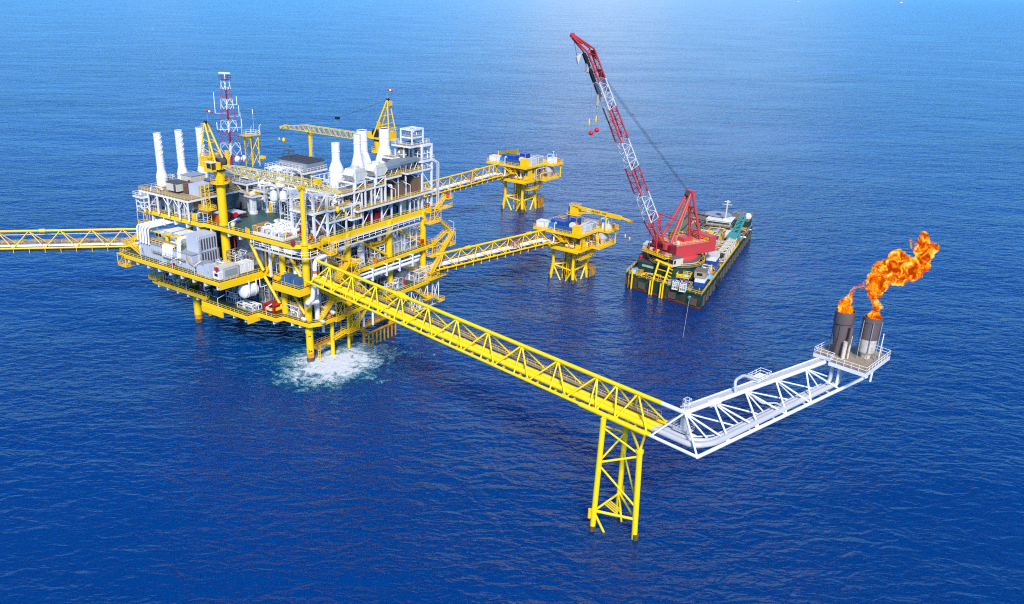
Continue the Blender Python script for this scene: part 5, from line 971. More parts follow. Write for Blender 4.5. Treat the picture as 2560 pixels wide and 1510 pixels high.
# rows of boxes standing on the top deck under the mezzanine
for (u,v,w_,h,m,lab) in ((27.4,2.2,2.6,2.6,MAGENTA,'crimson tank box under the small railed stage on the right'),(30.6,1.6,2.8,2.4,MAGENTA,'second crimson tank box, right beside the orange valve skid'),(43.2,2.6,3.2,4.4,CREAM,'tall cream cabinet standing on the top deck under the right mezzanine'),(39.6,3,2.6,2.4,TARP,'dark blue box left of the tall cream cabinet')):
    t=hut('deck_cabinet',lab,'cabinet',u,u+w_,v,v+2.6,ZTOP,ZTOP+h,m,None,None,2,True)
skid('orange and red valve skid beside the crimson tank boxes',33,35,.8,2.6,ZTOP,2,61,10,0,frame=None,mats=(ORANGE,YEL,RED))
for k_,(u0,u1,v0,v1,sd_,lab) in enumerate(((22,26,2,9,62,'grey pipe rack under the first brown enclosure'),(36,39,2,10,63,'grey pipe rack under the third brown enclosure'),(47,53,2,10,64,'white pipe rack under the rightmost brown enclosure'),(10.5,20,3,10,65,'dense grey and white pipework behind the truss row'),(21,34,10,16,66,'dense dark pipework behind the crimson tank boxes'))):
    skid(lab,u0,u1,v0,v1,ZTOP,4.9,sd_,18,2,mats=(WPIPE,GREY,GALV,WHT),frame=GALV)
# near corner process frame contents
skid('white compressor piping on the middle floor of the near corner frame',4.8,9.4,1.2,8.6,42.2,3.4,71,20,1,frame=None,mats=(WPIPE,WPIPE,OCH,GREY),nv=5)
skid('cream filter skid at the foot of the near corner frame',5,9.4,1.4,8.4,ZTOP,5.5,72,20,2,frame=None,mats=(WPIPE,GREY,MAROON,CREAM),nv=7)
skid('white piping skid beside the near corner frame on the upper floor',10.4,17.4,1,8.4,42.2,3.2,73,24,1,frame=None,mats=(WPIPE,WHT,BEIGE,CREAM),rail=None)
t=T('exchanger_vessel','pale blue white horizontal vessel on saddles beyond the near corner frame','vessel',(16,4,43)); k=hdrum((15.6,5.2,45.2),(1,0,0),2.6,.85); t.put('shell',k,mat('pale_blue_insulation',(.62,.70,.76),.35)); t.put('saddle',MB().bx(13.6,14.0,4.5,5.9,42.2,44.6).bx(17.2,17.6,4.5,5.9,42.2,44.6),WHT); t.put('elbow_pipe',MB().tube([(14.2,2.6,42.2),(14.2,2.6,44.6),(16,2.2,45.0),(17.6,2.2,44.4),(17.6,2.2,42.2)],.3,10,.6),WPIPE)
skid('pipe skid on the lower floor of the truss row',10.6,16.6,.9,6.6,38.8,2.6,74,14,1,frame=None,mats=(WPIPE,GREY,CREAM))
skid('dense white and rust pipe skid by the boom rest post',.6,4.0,-.8,3.2,ZTOP,2.4,75,16,0,frame=None,mats=(WPIPE,GREY,OCH,RED),nv=8)
# big white compressor skid at the left edge of the open deck
t=T('compressor_skid','long low white compressor skid packed with bent pipes on the open green deck','compressor skid',(3,13,ZTOP))
t.put('base',MB().bx(-1.4,8.6,6.6,18.8,ZTOP,ZTOP+.35),CREAM); t.put('edge_beam',MB().bx(-1.7,-1.4,6.6,18.8,ZTOP,ZTOP+.9),WHT); t.put('far_tray',MB().bx(8.2,8.8,9,18.6,ZTOP+1.6,ZTOP+2.4),WHT); t.put('end_tray',MB().bx(-1.2,4,18.4,18.9,ZTOP+.4,ZTOP+2.6),OCH)
rd=random.Random(9)
for i in range(4):
    v=8.2+i*2.7; 
    for u in (1.0,5.4): t.put('cooler_bottle',MB().lathe([(.01,-1.6),(.5,-1.5),(.62,-1.2),(.62,1.2),(.5,1.5),(.01,1.6)],(u,v,ZTOP+1.7),14,'x'),WPIPE)
for i in range(46):
    a=(rd.uniform(-1.1,8.2),rd.uniform(7,18.4),ZTOP+.35); z=ZTOP+rd.uniform(1.2,2.9); b=(min(8.4,max(-1.2,a[0]+rd.uniform(-2.4,2.4))),min(18.6,max(6.8,a[1]+rd.uniform(-2,2))))
    t.put('pipe',MB().tube([a,(a[0],a[1],z),(b[0],a[1],z),(b[0],b[1],z),(b[0],b[1],ZTOP+.5)],rd.choice((.12,.16,.2,.26)),7,.45,3),rd.choice((WPIPE,WPIPE,WHT,GALV)))
for i in range(9): c=(rd.uniform(-1,8),rd.uniform(6.8,12),ZTOP+rd.uniform(1,2.4)); t.put('valve',MB().cyl(c,(c[0],c[1],c[2]+.12),.34,10).cyl((c[0],c[1],c[2]-.7),c,.1,6),rd.choice((YEL,ORANGE,RED,YEL)))
t.put('handrail',MB().rail([(-1.5,6.6,ZTOP+.4),(-1.5,18.8,ZTOP+.4)],h=2.2,r=.05,mid=False),WHT)
# open deck items
t=T('column_vessel','white upright column vessel with a railed crown on the open green deck','vessel',(14.2,36.5,ZTOP)); t.put('shell',MB().lathe([(1.35,ZTOP),(1.35,ZTOP+.7),(1.12,ZTOP+.8),(1.12,40.4),(.7,41.2),(.01,41.4)],(14.2,36.5,0),24),WPIPE); t.put('ladder',MB().ladder((13.4,35.5,ZTOP),6.4,.5,.05,(.8,-.6)),WHT); t.put('side_pipe',MB().tube([(15.4,36.2,38.8),(18,34.6,38.8),(18,34.4,ZTOP)],.42,12,.9),WPIPE); t.put('base_flange',MB().lathe([(.75,ZTOP),(.75,ZTOP+.2)],(18,34.4,0),14),WPIPE)
t=T('white_elbow_pipe','thick white elbow pipe ending on the green deck right of the column vessel','pipe',(19,35,ZTOP)); t.put('pipe',MB().tube([(21.4,36,39),(19.4,34,38.2),(19.2,33.2,ZTOP)],.4,12,.9),WPIPE); t.put('flange',MB().lathe([(.75,ZTOP),(.75,ZTOP+.22)],(19.2,33.2,0),14),YEL)
skid('white and grey pipe rack filling the middle frame of the open deck',19,25.4,29.4,41.6,ZTOP,6,81,34,3,frame=None,mats=(WPIPE,WPIPE,GALV,GREY),nv=6)
skid('crowded silver pipework on top of the middle frame',18.6,26.4,23,42,40.9,3.2,82,40,3,frame=None,mats=(WPIPE,GALV,GALV,WHT),rmax=.34,nv=5)
skid('silver pipework on the raised white frame beside the near crane boom',15,23,40,49,43.1,2.6,83,24,1,frame=None,mats=(GALV,WPIPE,GREY),rmax=.3)
skid('white pipe rack behind the middle frame',27,36,27,39,ZTOP,11.5,84,40,3,frame=None,mats=(WPIPE,GALV,GREY),rmax=.3)
skid('white railed pipe stage in front of the grey roofed shed',22.6,27.4,28,39.6,44.2,2.8,85,30,1,frame=WHT,mats=(WPIPE,GALV,WHT),rmax=.3,rail=WHT,levels=())
skid('silver pipe group right of the slim boom rest post',27,38,14,24,ZTOP,11.2,86,44,3,frame=WHT,mats=(GALV,GALV,GREY,WPIPE),levels=(.3,.6),rmax=.28)
skid('white pipe rack behind the truss row and the pale blue vessel',10,22,10.5,20,ZTOP,7.4,87,44,3,frame=WHT,mats=(WPIPE,GALV,GREY,WHT),levels=(.5,),rmax=.26)
t=T('roofed_shed','blue grey shed with a dark ribbed roof standing high behind the pipework','shed',(31,33,46.5)); t.put('wall',MB().bx(28.2,35.4,26.6,39.4,46.5,49.0),SLAB); k=MB().bx(28,35.6,26.4,39.6,49.0,49.3)
for i in range(6): k.bx(28,35.6,27.6+i*2.1,27.8+i*2.1,49.3,49.55)
t.put('roof',k,DGREY); t.put('louvre',MB().bx(28.1,28.2,27.2,38.8,47.2,48.6),GREY)
for i,(v,) in enumerate(((38.2,),(36.0,))): t.put('vent_pipe',MB().tube([(29.4,v,49.3),(29.4,v,51.4),(31,v-.6,51.6),(31,v-.6,50.8)],.2,8,.5),DGREY)
for i,(u,v,z,r,lab) in enumerate(((18,28,45.2,1.5,'white insulated round vessel under the near crane boom, upper one'),(14.2,27,41.8,1.15,'pair of white round pots at the front of the middle frame, left pot'),(15.8,24.6,41.8,1.15,'pair of white round pots at the front of the middle frame, right pot'),(23.4,31,43.2,1.6,'white rectangular insulated cooler behind the column vessel'))):
    t=T('insulated_vessel',lab,'vessel',(u,v,z-2),group='white insulated vessels in the middle frame'); t.put('shell',MB().lathe([(r*.8,z-2),(r,z-1.6),(r,z+.2),(r*.75,z+.9),(r*.3,z+1.2),(.01,z+1.25)],(u,v,0),20) if i<3 else MB().bx(u-1.6,u+1.6,v-1.8,v+1.8,z-3.4,z+.8),WPIPE); t.put('top_pipe',MB().tube([(u,v,z+.8),(u,v,z+1.9),(u+1.2,v-.8,z+1.9),(u+1.2,v-.8,z)],.22,8,.5),GALV)
for i,(u,v,z,lab) in enumerate(((20,46,44.4,'big silver pipe arch by the raised white frame'),(24,37.6,44.6,'big silver pipe arch left of the shed'),(22.6,29.6,46,'big silver pipe arch right under the shed roof'),(15.4,32.4,42,'big silver pipe arch beside the column vessel crown'))):
    t=T('pipe_arch',lab,'pipe',(u,v,z),group='silver pipe arches'); t.put('pipe',MB().tube([(u,v,z-3.5),(u,v,z+1.4),(u+1,v-2.2,z+1.8),(u+2,v-4,z+1),(u+2,v-4,z-3.5)],.36,10,1.4,6),GALV); t.put('flange',MB().cyl((u,v,z-1),(u,v,z-.8),.48,12),GREY)
t=hut('pump_cabinet','grey green cabinet with a dark doorway behind the pipe bundle on the open deck','cabinet',15.4,17.6,42.6,46.8,ZTOP,ZTOP+4.2,mat('grey_green_cladding',(.33,.36,.33),.5,dirt=(.25,.25,.2),damt=.2),None,None,2)
t=hut('pump_cabinet','grey cabinet with a railed rusty top right of the thick crane pedestal','cabinet',12,15,46.6,50.6,ZTOP,ZTOP+8.2,GREY,GRATE,None,3)
t=T('pipe_bundle','bundle of silver pipes on a maroon rack at the edge of the green deck','pipe rack',(7,36,ZTOP)); t.put('rack',MB().rail([(5.4,34,ZTOP),(9.4,34,ZTOP),(9.4,39,ZTOP),(5.4,39,ZTOP)],True,h=1.8,sp=.9,r=.08),MAROON)
for i in range(6): t.put('pipe',MB().cyl((5.8+i*.6,33.6,ZTOP+1.9),(5.8+i*.6,39.4,ZTOP+1.9),.22,8),GALV if i%2 else LGREY)
t.put('hose_drum',MB().cyl((5.2,34.2,ZTOP+1.6),(5.8,34.2,ZTOP+1.6),.8,16),RED)
container('supply_container','navy blue container on the top deck left of the crane pedestal','container',2.4,5.4,42,46.4,ZTOP,ZTOP+2.8,TARP)
container('tool_basket','blue open topped box with a pale blue lid near the top deck rail','basket',-1.4,.8,39.4,41.6,ZTOP,ZTOP+1.8,BLUE,doorm=SKYB,door='-u')
container('waste_skip','orange skip with a white lid beside the crane pedestal','skip',.8,4.2,35.6,39.6,ZTOP,ZTOP+2.0,ORANGE)
t=T('white_lid_box','white topped crate leaning against the orange skip','crate',(3.6,38.6,ZTOP+2.0)); t.put('lid',MB().box((2.6,38.4,ZTOP+2.25),(2.6,2.0,.3),.2),WHT); t.put('rim',MB().box((2.6,38.4,ZTOP+2.06),(2.7,2.1,.1),.2),GREY)
t=T('cyan_drum','pale cyan drum lying right of the crane pedestal','drum',(3.4,33.6,ZTOP)); t.put('shell',MB().lathe([(.01,-.9),(.45,-.85),(.5,-.8),(.5,.8),(.45,.85),(.01,.9)],(3.4,31.2,ZTOP+1.1),14,'x'),SKYB); t.put('stand',MB().bx(2.8,4,30.8,31.6,ZTOP,ZTOP+.7),MAROON)
t=T('deck_winch','round cream winch on a yellow post at the top deck rail','winch',(-2.2,26.6,ZTOP)); t.put('drum',MB().cyl((-2.5,26.2,36.2),(-1.6,26.8,36.2),.6,16),CREAM); t.put('post',MB().bx(-2.4,-1.8,26.2,26.9,ZTOP,36),YEL)
t=T('navy_tank','dark navy covered tank standing on the green deck','tank',(21,30,ZTOP)); t.put('shell',MB().box((20.6,29.6,ZTOP+1.4),(2.8,2.6,2.8),0,.94),mat('navy_paint',(.02,.04,.10),.5)); t.put('cap',MB().lathe([(.5,ZTOP+2.8),(.5,ZTOP+3.1),(.01,ZTOP+3.2)],(20.6,29.6,0),12),GREY)
for z in (0,1.35): 
    t=T('white_crate','white crate right of the navy tank, '+('lower' if z==0 else 'upper')+' of two stacked','crate',(22.4,27.6,ZTOP+z),group='white crates by the navy tank'); t.put('body',MB().bx(21.4,23.2,26.2,28.4,ZTOP+z+.12,ZTOP+z+1.3),WHT); t.put('pallet',MB().bx(21.4,23.2,26.2,28.4,ZTOP+z,ZTOP+z+.12),GREY)
t=T('valve_frame','white and yellow gate frame on the green deck under the middle frame','frame',(19.6,32.4,ZTOP)); t.put('frame',MB().rail([(18.4,32.6,ZTOP+.2),(18.4,29.4,ZTOP+.2)],h=2.6,sp=1.1,r=.16),WHT); t.put('side_post',MB().bx(18.2,18.6,33.2,33.8,ZTOP,37.6),YEL)
t=T('deck_rail_gate','yellow ladder gate on the top deck rail beside the open deck','gate',(-2.9,20,ZTOP)); t.put('frame',MB().rail([(-3,19,ZTOP),(-3,20.2,ZTOP)],h=1.9,sp=.3,r=.08),YEL); t.put('hinge_post',MB().bx(-3.1,-2.8,18.7,18.95,ZTOP,36.2),YEL)
# left module, on and under its mezzanine
hut('filter_house','beige filter house with a dark flat roof, nearest the corner stack','equipment house',-.8,3.4,52.6,57.6,41.2,43.7,BEIGE,DGREY,'beige filter houses of the left module',3)
hut('filter_house','beige filter house with a dark flat roof in front of the middle stack','equipment house',6,11.4,54.5,59.5,41.2,44.6,BEIGE,GREY,'beige filter houses of the left module',3)
hut('brown_hut','rusty brown hut left of the louvred grey cooler','equipment house',1.2,4,50.2,52.2,40.7,43.6,mat('rusty_brown_paint',(.20,.085,.05),.6,dirt=(.3,.18,.1),damt=.3),None,None,2)
hut('brown_hut','brown hut half covered by a bright blue tarpaulin','equipment house',7.6,12.4,45.4,50.2,40.7,44.2,BROWN,None,None,3)
t=T('blue_tarpaulin','bright blue tarpaulin stretched over the brown hut','tarpaulin',(9,47,44.5)); k=MB(); n=8
vs=[(7.2+5.6*i/n,45.0+5.6*j/n,44.45+.12*math.sin(i*1.9+j*1.1)-.35*(abs(i-n/2)/n*2)**3) for i in range(n+1) for j in range(n+1)]
k.add(vs,[(i*(n+1)+j,(i+1)*(n+1)+j,(i+1)*(n+1)+j+1,i*(n+1)+j+1) for i in range(n) for j in range(n)]); t.put('sheet',k,SKYB)
t=T('louvred_cooler','grey cooler with three dark overlapping louvre hoods on the left mezzanine','air cooler',(3.4,47.4,40.7)); t.put('casing',MB().bx(1.2,6.4,45,49.6,40.7,44.0),LGREY)
for i in range(3):
    z=43.7-i*.95; t.put('louvre_hood',MB().add([(1.6,44.95,z),(6.0,44.95,z),(6.0,44.0,z-.55),(1.6,44.0,z-.55),(1.6,44.95,z-.12),(6.0,44.95,z-.12),(6.0,44.0,z-.67),(1.6,44.0,z-.67)],[(3,2,1,0),(4,5,6,7),(0,1,5,4),(1,2,6,5),(2,3,7,6),(3,0,4,7)]),SLAB)
t.put('plinth',MB().bx(1.6,6,45,49,40.6,40.75),DGREY)
hut('brown_hut','plain brown grey hut beyond the crane pedestal on the left mezzanine','equipment house',13.4,18,45.6,50,40.7,44.6,mat('mushroom_cladding',(.29,.25,.21),.6),None,None,3)
t=T('storage_tank','beige rust spotted horizontal tank under the left mezzanine','tank',(0,56,ZTOP)); k=hdrum((.8,55.6,36.6),(0,1,0),2.6,1.65); t.put('shell',k,BEIGE); t.put('saddle',MB().bx(-.6,2,53.4,53.9,ZTOP,35.6).bx(-.6,2,57.4,57.9,ZTOP,35.6),WHT)
t=T('duct_box','brown box duct hanging under the corner of the left mezzanine','duct',(.6,46.4,37.4)); t.put('box_body',MB().bx(-1.6,2.4,44.6,47.6,37.4,39.8),mat('cardboard_brown_paint',(.26,.17,.10),.65,dirt=(.2,.12,.07),damt=.3)); t.put('flange',MB().bx(-1.75,-1.6,44.4,47.8,37.2,40.0),GREY); t.put('round_duct',MB().cyl((3.8,43.8,38.6),(3.8,47,38.6),1.4,18),DGREY)
hut('grey_cabinet','grey green cabinet under the left mezzanine behind the navy container','cabinet',.4,4.2,43.0,46.6,ZTOP,ZTOP+3.2,mat('grey_green_cladding',0),None,None,3)
t=T('yellow_cupboard','small bright yellow cupboard at the mezzanine foot on the top deck','cupboard',(-2.6,43.2,ZTOP)); t.put('body',MB().bx(-3.2,-2.2,42.2,43.6,ZTOP+.1,ZTOP+2.2),YEL); t.put('base',MB().bx(-3.3,-2.1,42.1,43.7,ZTOP,ZTOP+.1),GREY)
skid('white pipe bank between the posts of the left mezzanine',-3.2,-.4,46.6,51.6,ZTOP,4.6,91,22,0,frame=WHT,mats=(WPIPE,WHT,GREY),levels=(.3,))
skid('white pipe rack at the left end of the top deck',-3.2,0,59,65.4,ZTOP,5,92,18,0,frame=None,mats=(WPIPE,GREY,WHT))
skid('dark machinery group deep under the left mezzanine',4,18,50,62,ZTOP,5.2,93,26,4,frame=GREY,mats=(GREY,GALV,WPIPE))
skid('rusty pipe group on the left mezzanine before the stacks',-3.6,-1,57.4,62,40.7,1.6,94,12,1,frame=None,mats=(CREAM,GRATE,WPIPE))
skid('white pipe group on the left mezzanine between the filter houses',4.2,12,60,62.4,40.7,2.4,95,14,1,frame=None,mats=(WPIPE,WHT))
t=T('access_tower','yellow caged stair climbing to the near crane walkway','stair tower',(-1.2,37.8,ZTOP)); k=MB()
for (a,b) in ((-2.6,37.0),(-1.2,37.0),(-1.2,39.0),(-2.6,39.0)): k.cyl((a,b,ZTOP),(a,b,46.6),.11,6)
for i in range(9):
    z=ZTOP+1.2*i+.6; k.beam((-2.6,37,z),(-1.2,37,z+.6),.08,.12).beam((-1.2,39,z+.6),(-2.6,39,z+1.2),.08,.12).beam((-2.6,37,z),(-2.6,39,z),.06,.08).beam((-1.2,37,z+.6),(-1.2,39,z+.6),.06,.08)
t.put('stair_frame',k,YEL); l=t.put('landing',MB().bx(-3.4,-.4,35.4,39.6,38.6,38.8),YEL); t.put('handrail',MB().rail([(-3.4,35.4,38.8),(-.4,35.4,38.8),(-.4,39.6,38.8),(-3.4,39.6,38.8)],True,r=.06),YEL,l)
# ------------------------------------------------------------------ footbridges to the left and to the two wellhead platforms
def foot_bridge(label,p,q,zt,zb,hw,npan,pipes,ref,joints=(),dark=False):
    """p,q: plan ends; triangular truss, ridge chord above, walkway and pipes on the floor"""
    p=Vector((*p,0));q=Vector((*q,0));L=(q-p).length;fr=Frame(p,math.atan2(q.y-p.y,q.x-p.x))
    t=T('footbridge',label,'footbridge',(L/2,0,zb),fr,'yellow truss footbridges')
    t.put('top_chord',MB().cyl((0,0,zt),(L,0,zt),.36,12),YEL)
    for y in (-hw,hw): t.put('bottom_chord',MB().cyl((0,y,zb),(L,y,zb),.3,10),YEL)
    w=L/npan
    for i in range(npan):
        x=(i+.5)*w
        for y in (-hw,hw):
            for xx in (i*w,(i+1)*w): t.put('brace',MB().cyl((x,0,zt),(xx,y,zb),.16,8),YEL)
    for j in joints: t.put('chord_joint',MB().cyl((j-.9,0,zt),(j+.9,0,zt),.62,12),YEL)
    for i in range(2*npan+1):
        x=i*w/2
        t.put('floor_hanger',MB().beam((x,-hw,zb-.25),(x,hw,zb-.25),.22,.4).cyl((x,ref*hw,zb),(x,ref*hw,zb-1.5),.13,6).beam((x,ref*hw,zb-1.3),(x,-ref*(hw-1.2),zb-1.3),.16,.25),YEL)
    t.put('cable_tray',MB().bx(0,L,-hw+.4,hw-.5,zb-1.15,zb-1.0),DGREY)
    for y,r,m in pipes: t.put('pipe',MB().cyl((0,y,zb+.25+r),(L,y,zb+.25+r),r,10),m)
    wk=t.put('walkway',MB().bx(0,L,-ref*(hw-.1)-.6,-ref*(hw-.1)+.5,zb+.2,zb+.28),GRATE); t.put('handrail',MB().rail([(0,-ref*(hw-.6),zb+.3),(L,-ref*(hw-.6),zb+.3)],sp=2,r=.05).rail([(0,-ref*(hw+.5),zb+.3),(L,-ref*(hw+.5),zb+.3)],sp=2,r=.05),YEL,wk)
    return t,fr,L
CPIPE=mat('cream_pipe_paint',(.72,.68,.58),.45,dirt=(.5,.4,.28),damt=.2)
PIP=[(-1.5,.3,WPIPE),(-.75,.26,WPIPE),(-.1,.2,CPIPE),(.4,.15,CPIPE)]
t,lf,LL=foot_bridge('yellow truss footbridge running off to the left out of view',(-104.2,263.2),(-160,254.9),26.6,21.6,2.3,6,[(-y,r,m) for y,r,m in PIP],1,(28.8,))
t.put('side_pipe',MB().cyl((0,-3.0,24.6),(LL,-3.0,24.6),.16,8),WPIPE)
for i in range(12): t.put('pipe_hanger',MB().cyl((4.5*i+1,-3,24.6),(4.5*i+1,-.5,26.2),.06,5),WHT)
W1=(40.248,296.243); W2=(27.772,401.27)
t,b1,L1=foot_bridge('yellow truss footbridge to the nearer wellhead platform with the lettered crane',(-9.4,262.8),(29.4,297.0),20.0,15.7,2.3,7,[(-y,r,m) for y,r,m in PIP],-1,(14.2,43))
t.put('pipe_elbow',MB().tube([(L1-3,-1.4,16.3),(L1+.6,-1.4,16.3),(L1+.9,-1.4,14.9),(L1+2.6,-1.4,14.9),(L1+3,-1.4,19.0),(L1+5,-1.4,19)],.32,10,.8),WPIPE)
def crate_at(lab,fr,L,x,zb):
    t=T('rigging_basket',lab,'basket',(x,0,zb),fr,'orange rigging baskets on the footbridges'); t.put('frame',MB().rail([(x-1.5,-1,zb+.5),(x+1.5,-1,zb+.5),(x+1.5,1,zb+.5),(x-1.5,1,zb+.5)],True,h=2.4,sp=.8,r=.09),mat('faded_orange_steel',(.55,.22,.10),.6)); t.put('base_tray',MB().bx(x-1.6,x+1.6,-1.1,1.1,zb+.35,zb+.5),WPIPE)
crate_at('faded orange basket standing on the footbridge to the nearer wellhead platform',b1,L1,36,15.7)
t,b2,L2=foot_bridge('yellow truss footbridge to the farther wellhead platform, leaving behind the white tower',(-24,346.2),(15.6,401.0),23.2,18.2,2.6,8,[(-y*1.15,r*1.15,m) for y,r,m in PIP],-1,(49.5,))
t.put('pipe_elbow',MB().tube([(L2-3,-1.6,18.9),(L2+.6,-1.6,18.9),(L2+.9,-1.6,17.4),(L2+3,-1.6,17.4),(L2+3.4,-1.6,22.0),(L2+6,-1.6,22)],.37,10,.9),WPIPE)
crate_at('faded orange basket standing on the footbridge to the farther wellhead platform',b2,L2,45,18.2)
# ------------------------------------------------------------------ wellhead platforms (the far one is the same type, a little larger and without its crane)
def wellhead(o,k,label,who,crane):
    fr=Frame((o[0],o[1],0),R(54.526-4)); S=lambda *a:tuple(x*k for x in a)
    t=T('wellhead_platform',label,'oil platform',S(5,5,0),fr)
    def put(n,m,mm,par=None): m.v=[(v[0]*k,v[1]*k,v[2]*k) for v in m.v]; return t.put(n,m,mm,par)
    # legs battered below, upright above
    for (fu,fv,tu,tv,r) in ((0,0,.6,.9,.62),(.2,10.6,.8,9.7,.6),(10.4,.3,9.3,.9,.6),(10.4,10.6,9.4,9.6,.6)):
        lg=put('leg',MB().cyl((fu-.1*(tu-fu),fv-.1*(tv-fv),-3),(tu,tv,5.4),r,16).cyl((tu,tv,5.4),(tu,tv,13.6),r*.92,16),YEL)
        put('waterline_band',MB().cyl((fu,fv,-.5),(fu+(tu-fu)*.22,fv+(tv-fv)*.22,1.3),r+.03,16),MARINE,lg); put('leg_collar',MB().cyl((tu,tv,5.1),(tu,tv,5.5),r+.12,16),YEL,lg)
    for a,b in (((.7,9.6,5.2),(.6,1,4.4)),((.6,1,4.4),(9.3,1,4.8)),((.7,9.6,5.2),(9.4,9.6,5.2)),((9.3,1,4.8),(9.4,9.6,5.2)),((.7,9.6,5.2),(5,5,6)),((9.3,1,4.8),(5,5,5.6)),((.7,9.4,5),(.5,4.8,-2)),((.6,1.2,4.4),(.5,4.8,-2)),((.9,1,4.4),(4.8,.8,-2)),((9.3,.9,4.8),(5.4,.8,-2))):
        put('brace',MB().cyl(a,b,.33,10),YEL)
    for i in range(4):
        for j in range(3): put('conductor',MB().cyl((3+i*1.5,3.4+j*1.7,-3),(3+i*1.5,3.4+j*1.7,13.6),.2,8),YEL if (i+j)%3 else OCH)
    low=[(-2.6,-3.6),(5.6,-3.6),(5.6,-6.6),(15.2,-6.6),(15.2,5),(12.5,12),(-3.2,12.2)]; top=[(-4.6,-4.0),(8.6,-4.0),(8.6,-8.0),(15.8,-8.0),(15.8,6),(13,15.5),(-4.9,15.5)]
    for nm,poly,z in (('lower_deck',low,13.7),('upper_deck',top,19.5)):
        d=put(nm,MB().prism(poly,z-.3,z),YEL); e=MB(); n=len(poly)
        for i in range(n): a,b=poly[i],poly[(i+1)%n]; e.beam((*a,z-.35),(*b,z-.35),.3,.75)
        put('edge_beam',e,YEL,d)
        m=MB().rail([(x,y,z) for x,y in poly],True,h=1.1,sp=1.7,r=.06); put('handrail',m,YEL,d)
        g=MB()
        for i in range(5): g.beam((-3+i*4,-3,z-.9),(-3+i*4,12,z-.9),.3,.7)
        put('girder',g,YEL,d)
    for (u,v) in ((.6,.9),(.8,9.7),(9.3,.9),(9.4,9.6),(8.2,-3.6),(15,-7.4),(15,4.6),(-4.2,14.6),(-2.8,12)): put('column',MB().cyl((u,v,13.6),(u,v,19.2),.3,10),YEL)
    for a,b in (((-2.6,11.8,13.2),(.7,9.8,9.8)),((-2.4,-3.2,13.2),(.5,.8,9)),((9.4,-3.4,13.2),(9.3,.8,9)),((5.6,-6.4,13.6),(9,.8,10)),((8.6,-7.8,19),(15,-6.6,14)),((15,-6.6,14),(15.4,4,19)),((-4.5,15,19),(-3,12.2,14.2)),((-3,4,19),(-2.8,.4,14.4)),((-3,8,19),(-2.8,4,14.4)),((15.4,-7.6,19),(15.2,4,14.2))): put('brace',MB().cyl(a,b,.17,8),YEL)
    bk=put('basket_deck',MB().bx(.2,7.2,-2.6,4,9.3,9.5),YEL); put('handrail',MB().rail([(.2,4,9.5),(.2,-2.6,9.5),(7.2,-2.6,9.5),(7.2,4,9.5)],True,r=.06),YEL,bk)
    def fl(a,b,w=1.0):
        a=Vector(a);b=Vector(b);m=MB(); hd=Vector((b.x-a.x,b.y-a.y,0)).normalized(); sd_=Vector((-hd.y,hd.x,0))*(w/2)
        for s_ in (1,-1):
            m.beam(a+sd_*s_,b+sd_*s_,.12,.34); m.cyl(a+sd_*s_+Vector((0,0,1.1)),b+sd_*s_+Vector((0,0,1.1)),.06,4)
        for i in range(14): c=a.lerp(b,i/13); m.box(c,(.3,w,.06),math.atan2(hd.y,hd.x))
        put('staircase',m,YEL)
    fl((-4.2,9.0,19.4),(-3.8,3.4,16.4)); fl((-3.8,3.0,16.4),(-3.6,8.4,13.7)); put('landing',MB().bx(-4.8,-2.8,1.6,3.6,16.2,16.4).rail([(-4.8,3.6,16.4),(-4.8,1.6,16.4),(-2.8,1.6,16.4)],r=.06),YEL)
    fl((9.6,-2,13.2),(10.6,1.6,4.4)); fl((6.4,-3,13.4),(8.4,-3,9.6)); lb=put('boat_landing',MB().bx(10.2,15,0,5,3.2,3.5).rail([(10.2,0,3.5),(15,0,3.5),(15,5,3.5),(10.2,5,3.5)],True,h=1.2,r=.08),OCH)
    for i in range(5): put('fender_post',MB().cyl((11+i*.9,-.2,-1.5),(11+i*.9,-.2,3.4),.2,8).cyl((15,.6+i*.9,-1.5),(15,.6+i*.9,3.4),.2,8),OCH,lb)
    ch=put('control_room',MB().bx(-1.6,2.6,-3.2,.2,13.8,18.6),YEL); put('window',MB().bx(-1.68,-1.6,-2.8,-1.2,15.6,17.6).bx(1.0,2.2,-3.28,-3.2,16.4,18.2),DGREY,ch); put('door',MB().bx(-1.68,-1.6,-.9,0,13.9,16.2),BROWN,ch)
    hp=put('hopper',MB().lathe([(.5,13.8),(1.9,16.2),(2.0,19.2)],(10.8,-4.6,0),16),GALV)
    # process pipes between the decks
    rd=random.Random(int(k*100)); 
    for i in range(58):
        a=(rd.uniform(-2.4,12),rd.uniform(-2.6,10),13.9) if i<26 else ((rd.uniform(-2.4,.5),rd.uniform(0,11),13.9) if i<44 else (rd.uniform(2,14),rd.uniform(-5.5,-2),13.9)); z=rd.uniform(15,18.8); b=(rd.uniform(-2,12),rd.uniform(-2,10)); b=(b[0],a[1]) if rd.random()<.5 else (a[0],b[1])
        put('pipe',MB().tube([a,(a[0],a[1],z),(*b,z),(*b,14)],rd.choice((.14,.2,.26)),7,.5,3),rd.choice((YEL,YEL,WPIPE,OCH,GALV)))
    for i in range(4): put('pump',MB().lathe([(.01,-.7),(.4,-.6),(.45,0),(.4,.6),(.01,.7)],(-2.6+.1*i,6.6-i*2.2,14.6),12,'y'),WHT)
    # cargo on the upper deck: things of their own
    def c(name,lab,cat,u0,u1,v0,v1,h,m,fm=None,door=None,**kw): return container(name,lab+' on the '+who,cat,u0*k,u1*k,v0*k,v1*k,19.5*k,(19.5+h)*k,m,fm,None,door,fr)
    c('pump_package','white mud pump package at the left edge','pump package',-4.2,-1.0,11.2,14.8,2.5,WHT,CREAM)
    c('blue_container','big royal blue pump skid container','container',-1.4,2.6,4.6,10.4,3.0,BLUE,BLUE)
    c('blue_cabinet','bright sky blue cabinet','cabinet',-3.2,-1.6,7.4,10,2.2,SKYB)
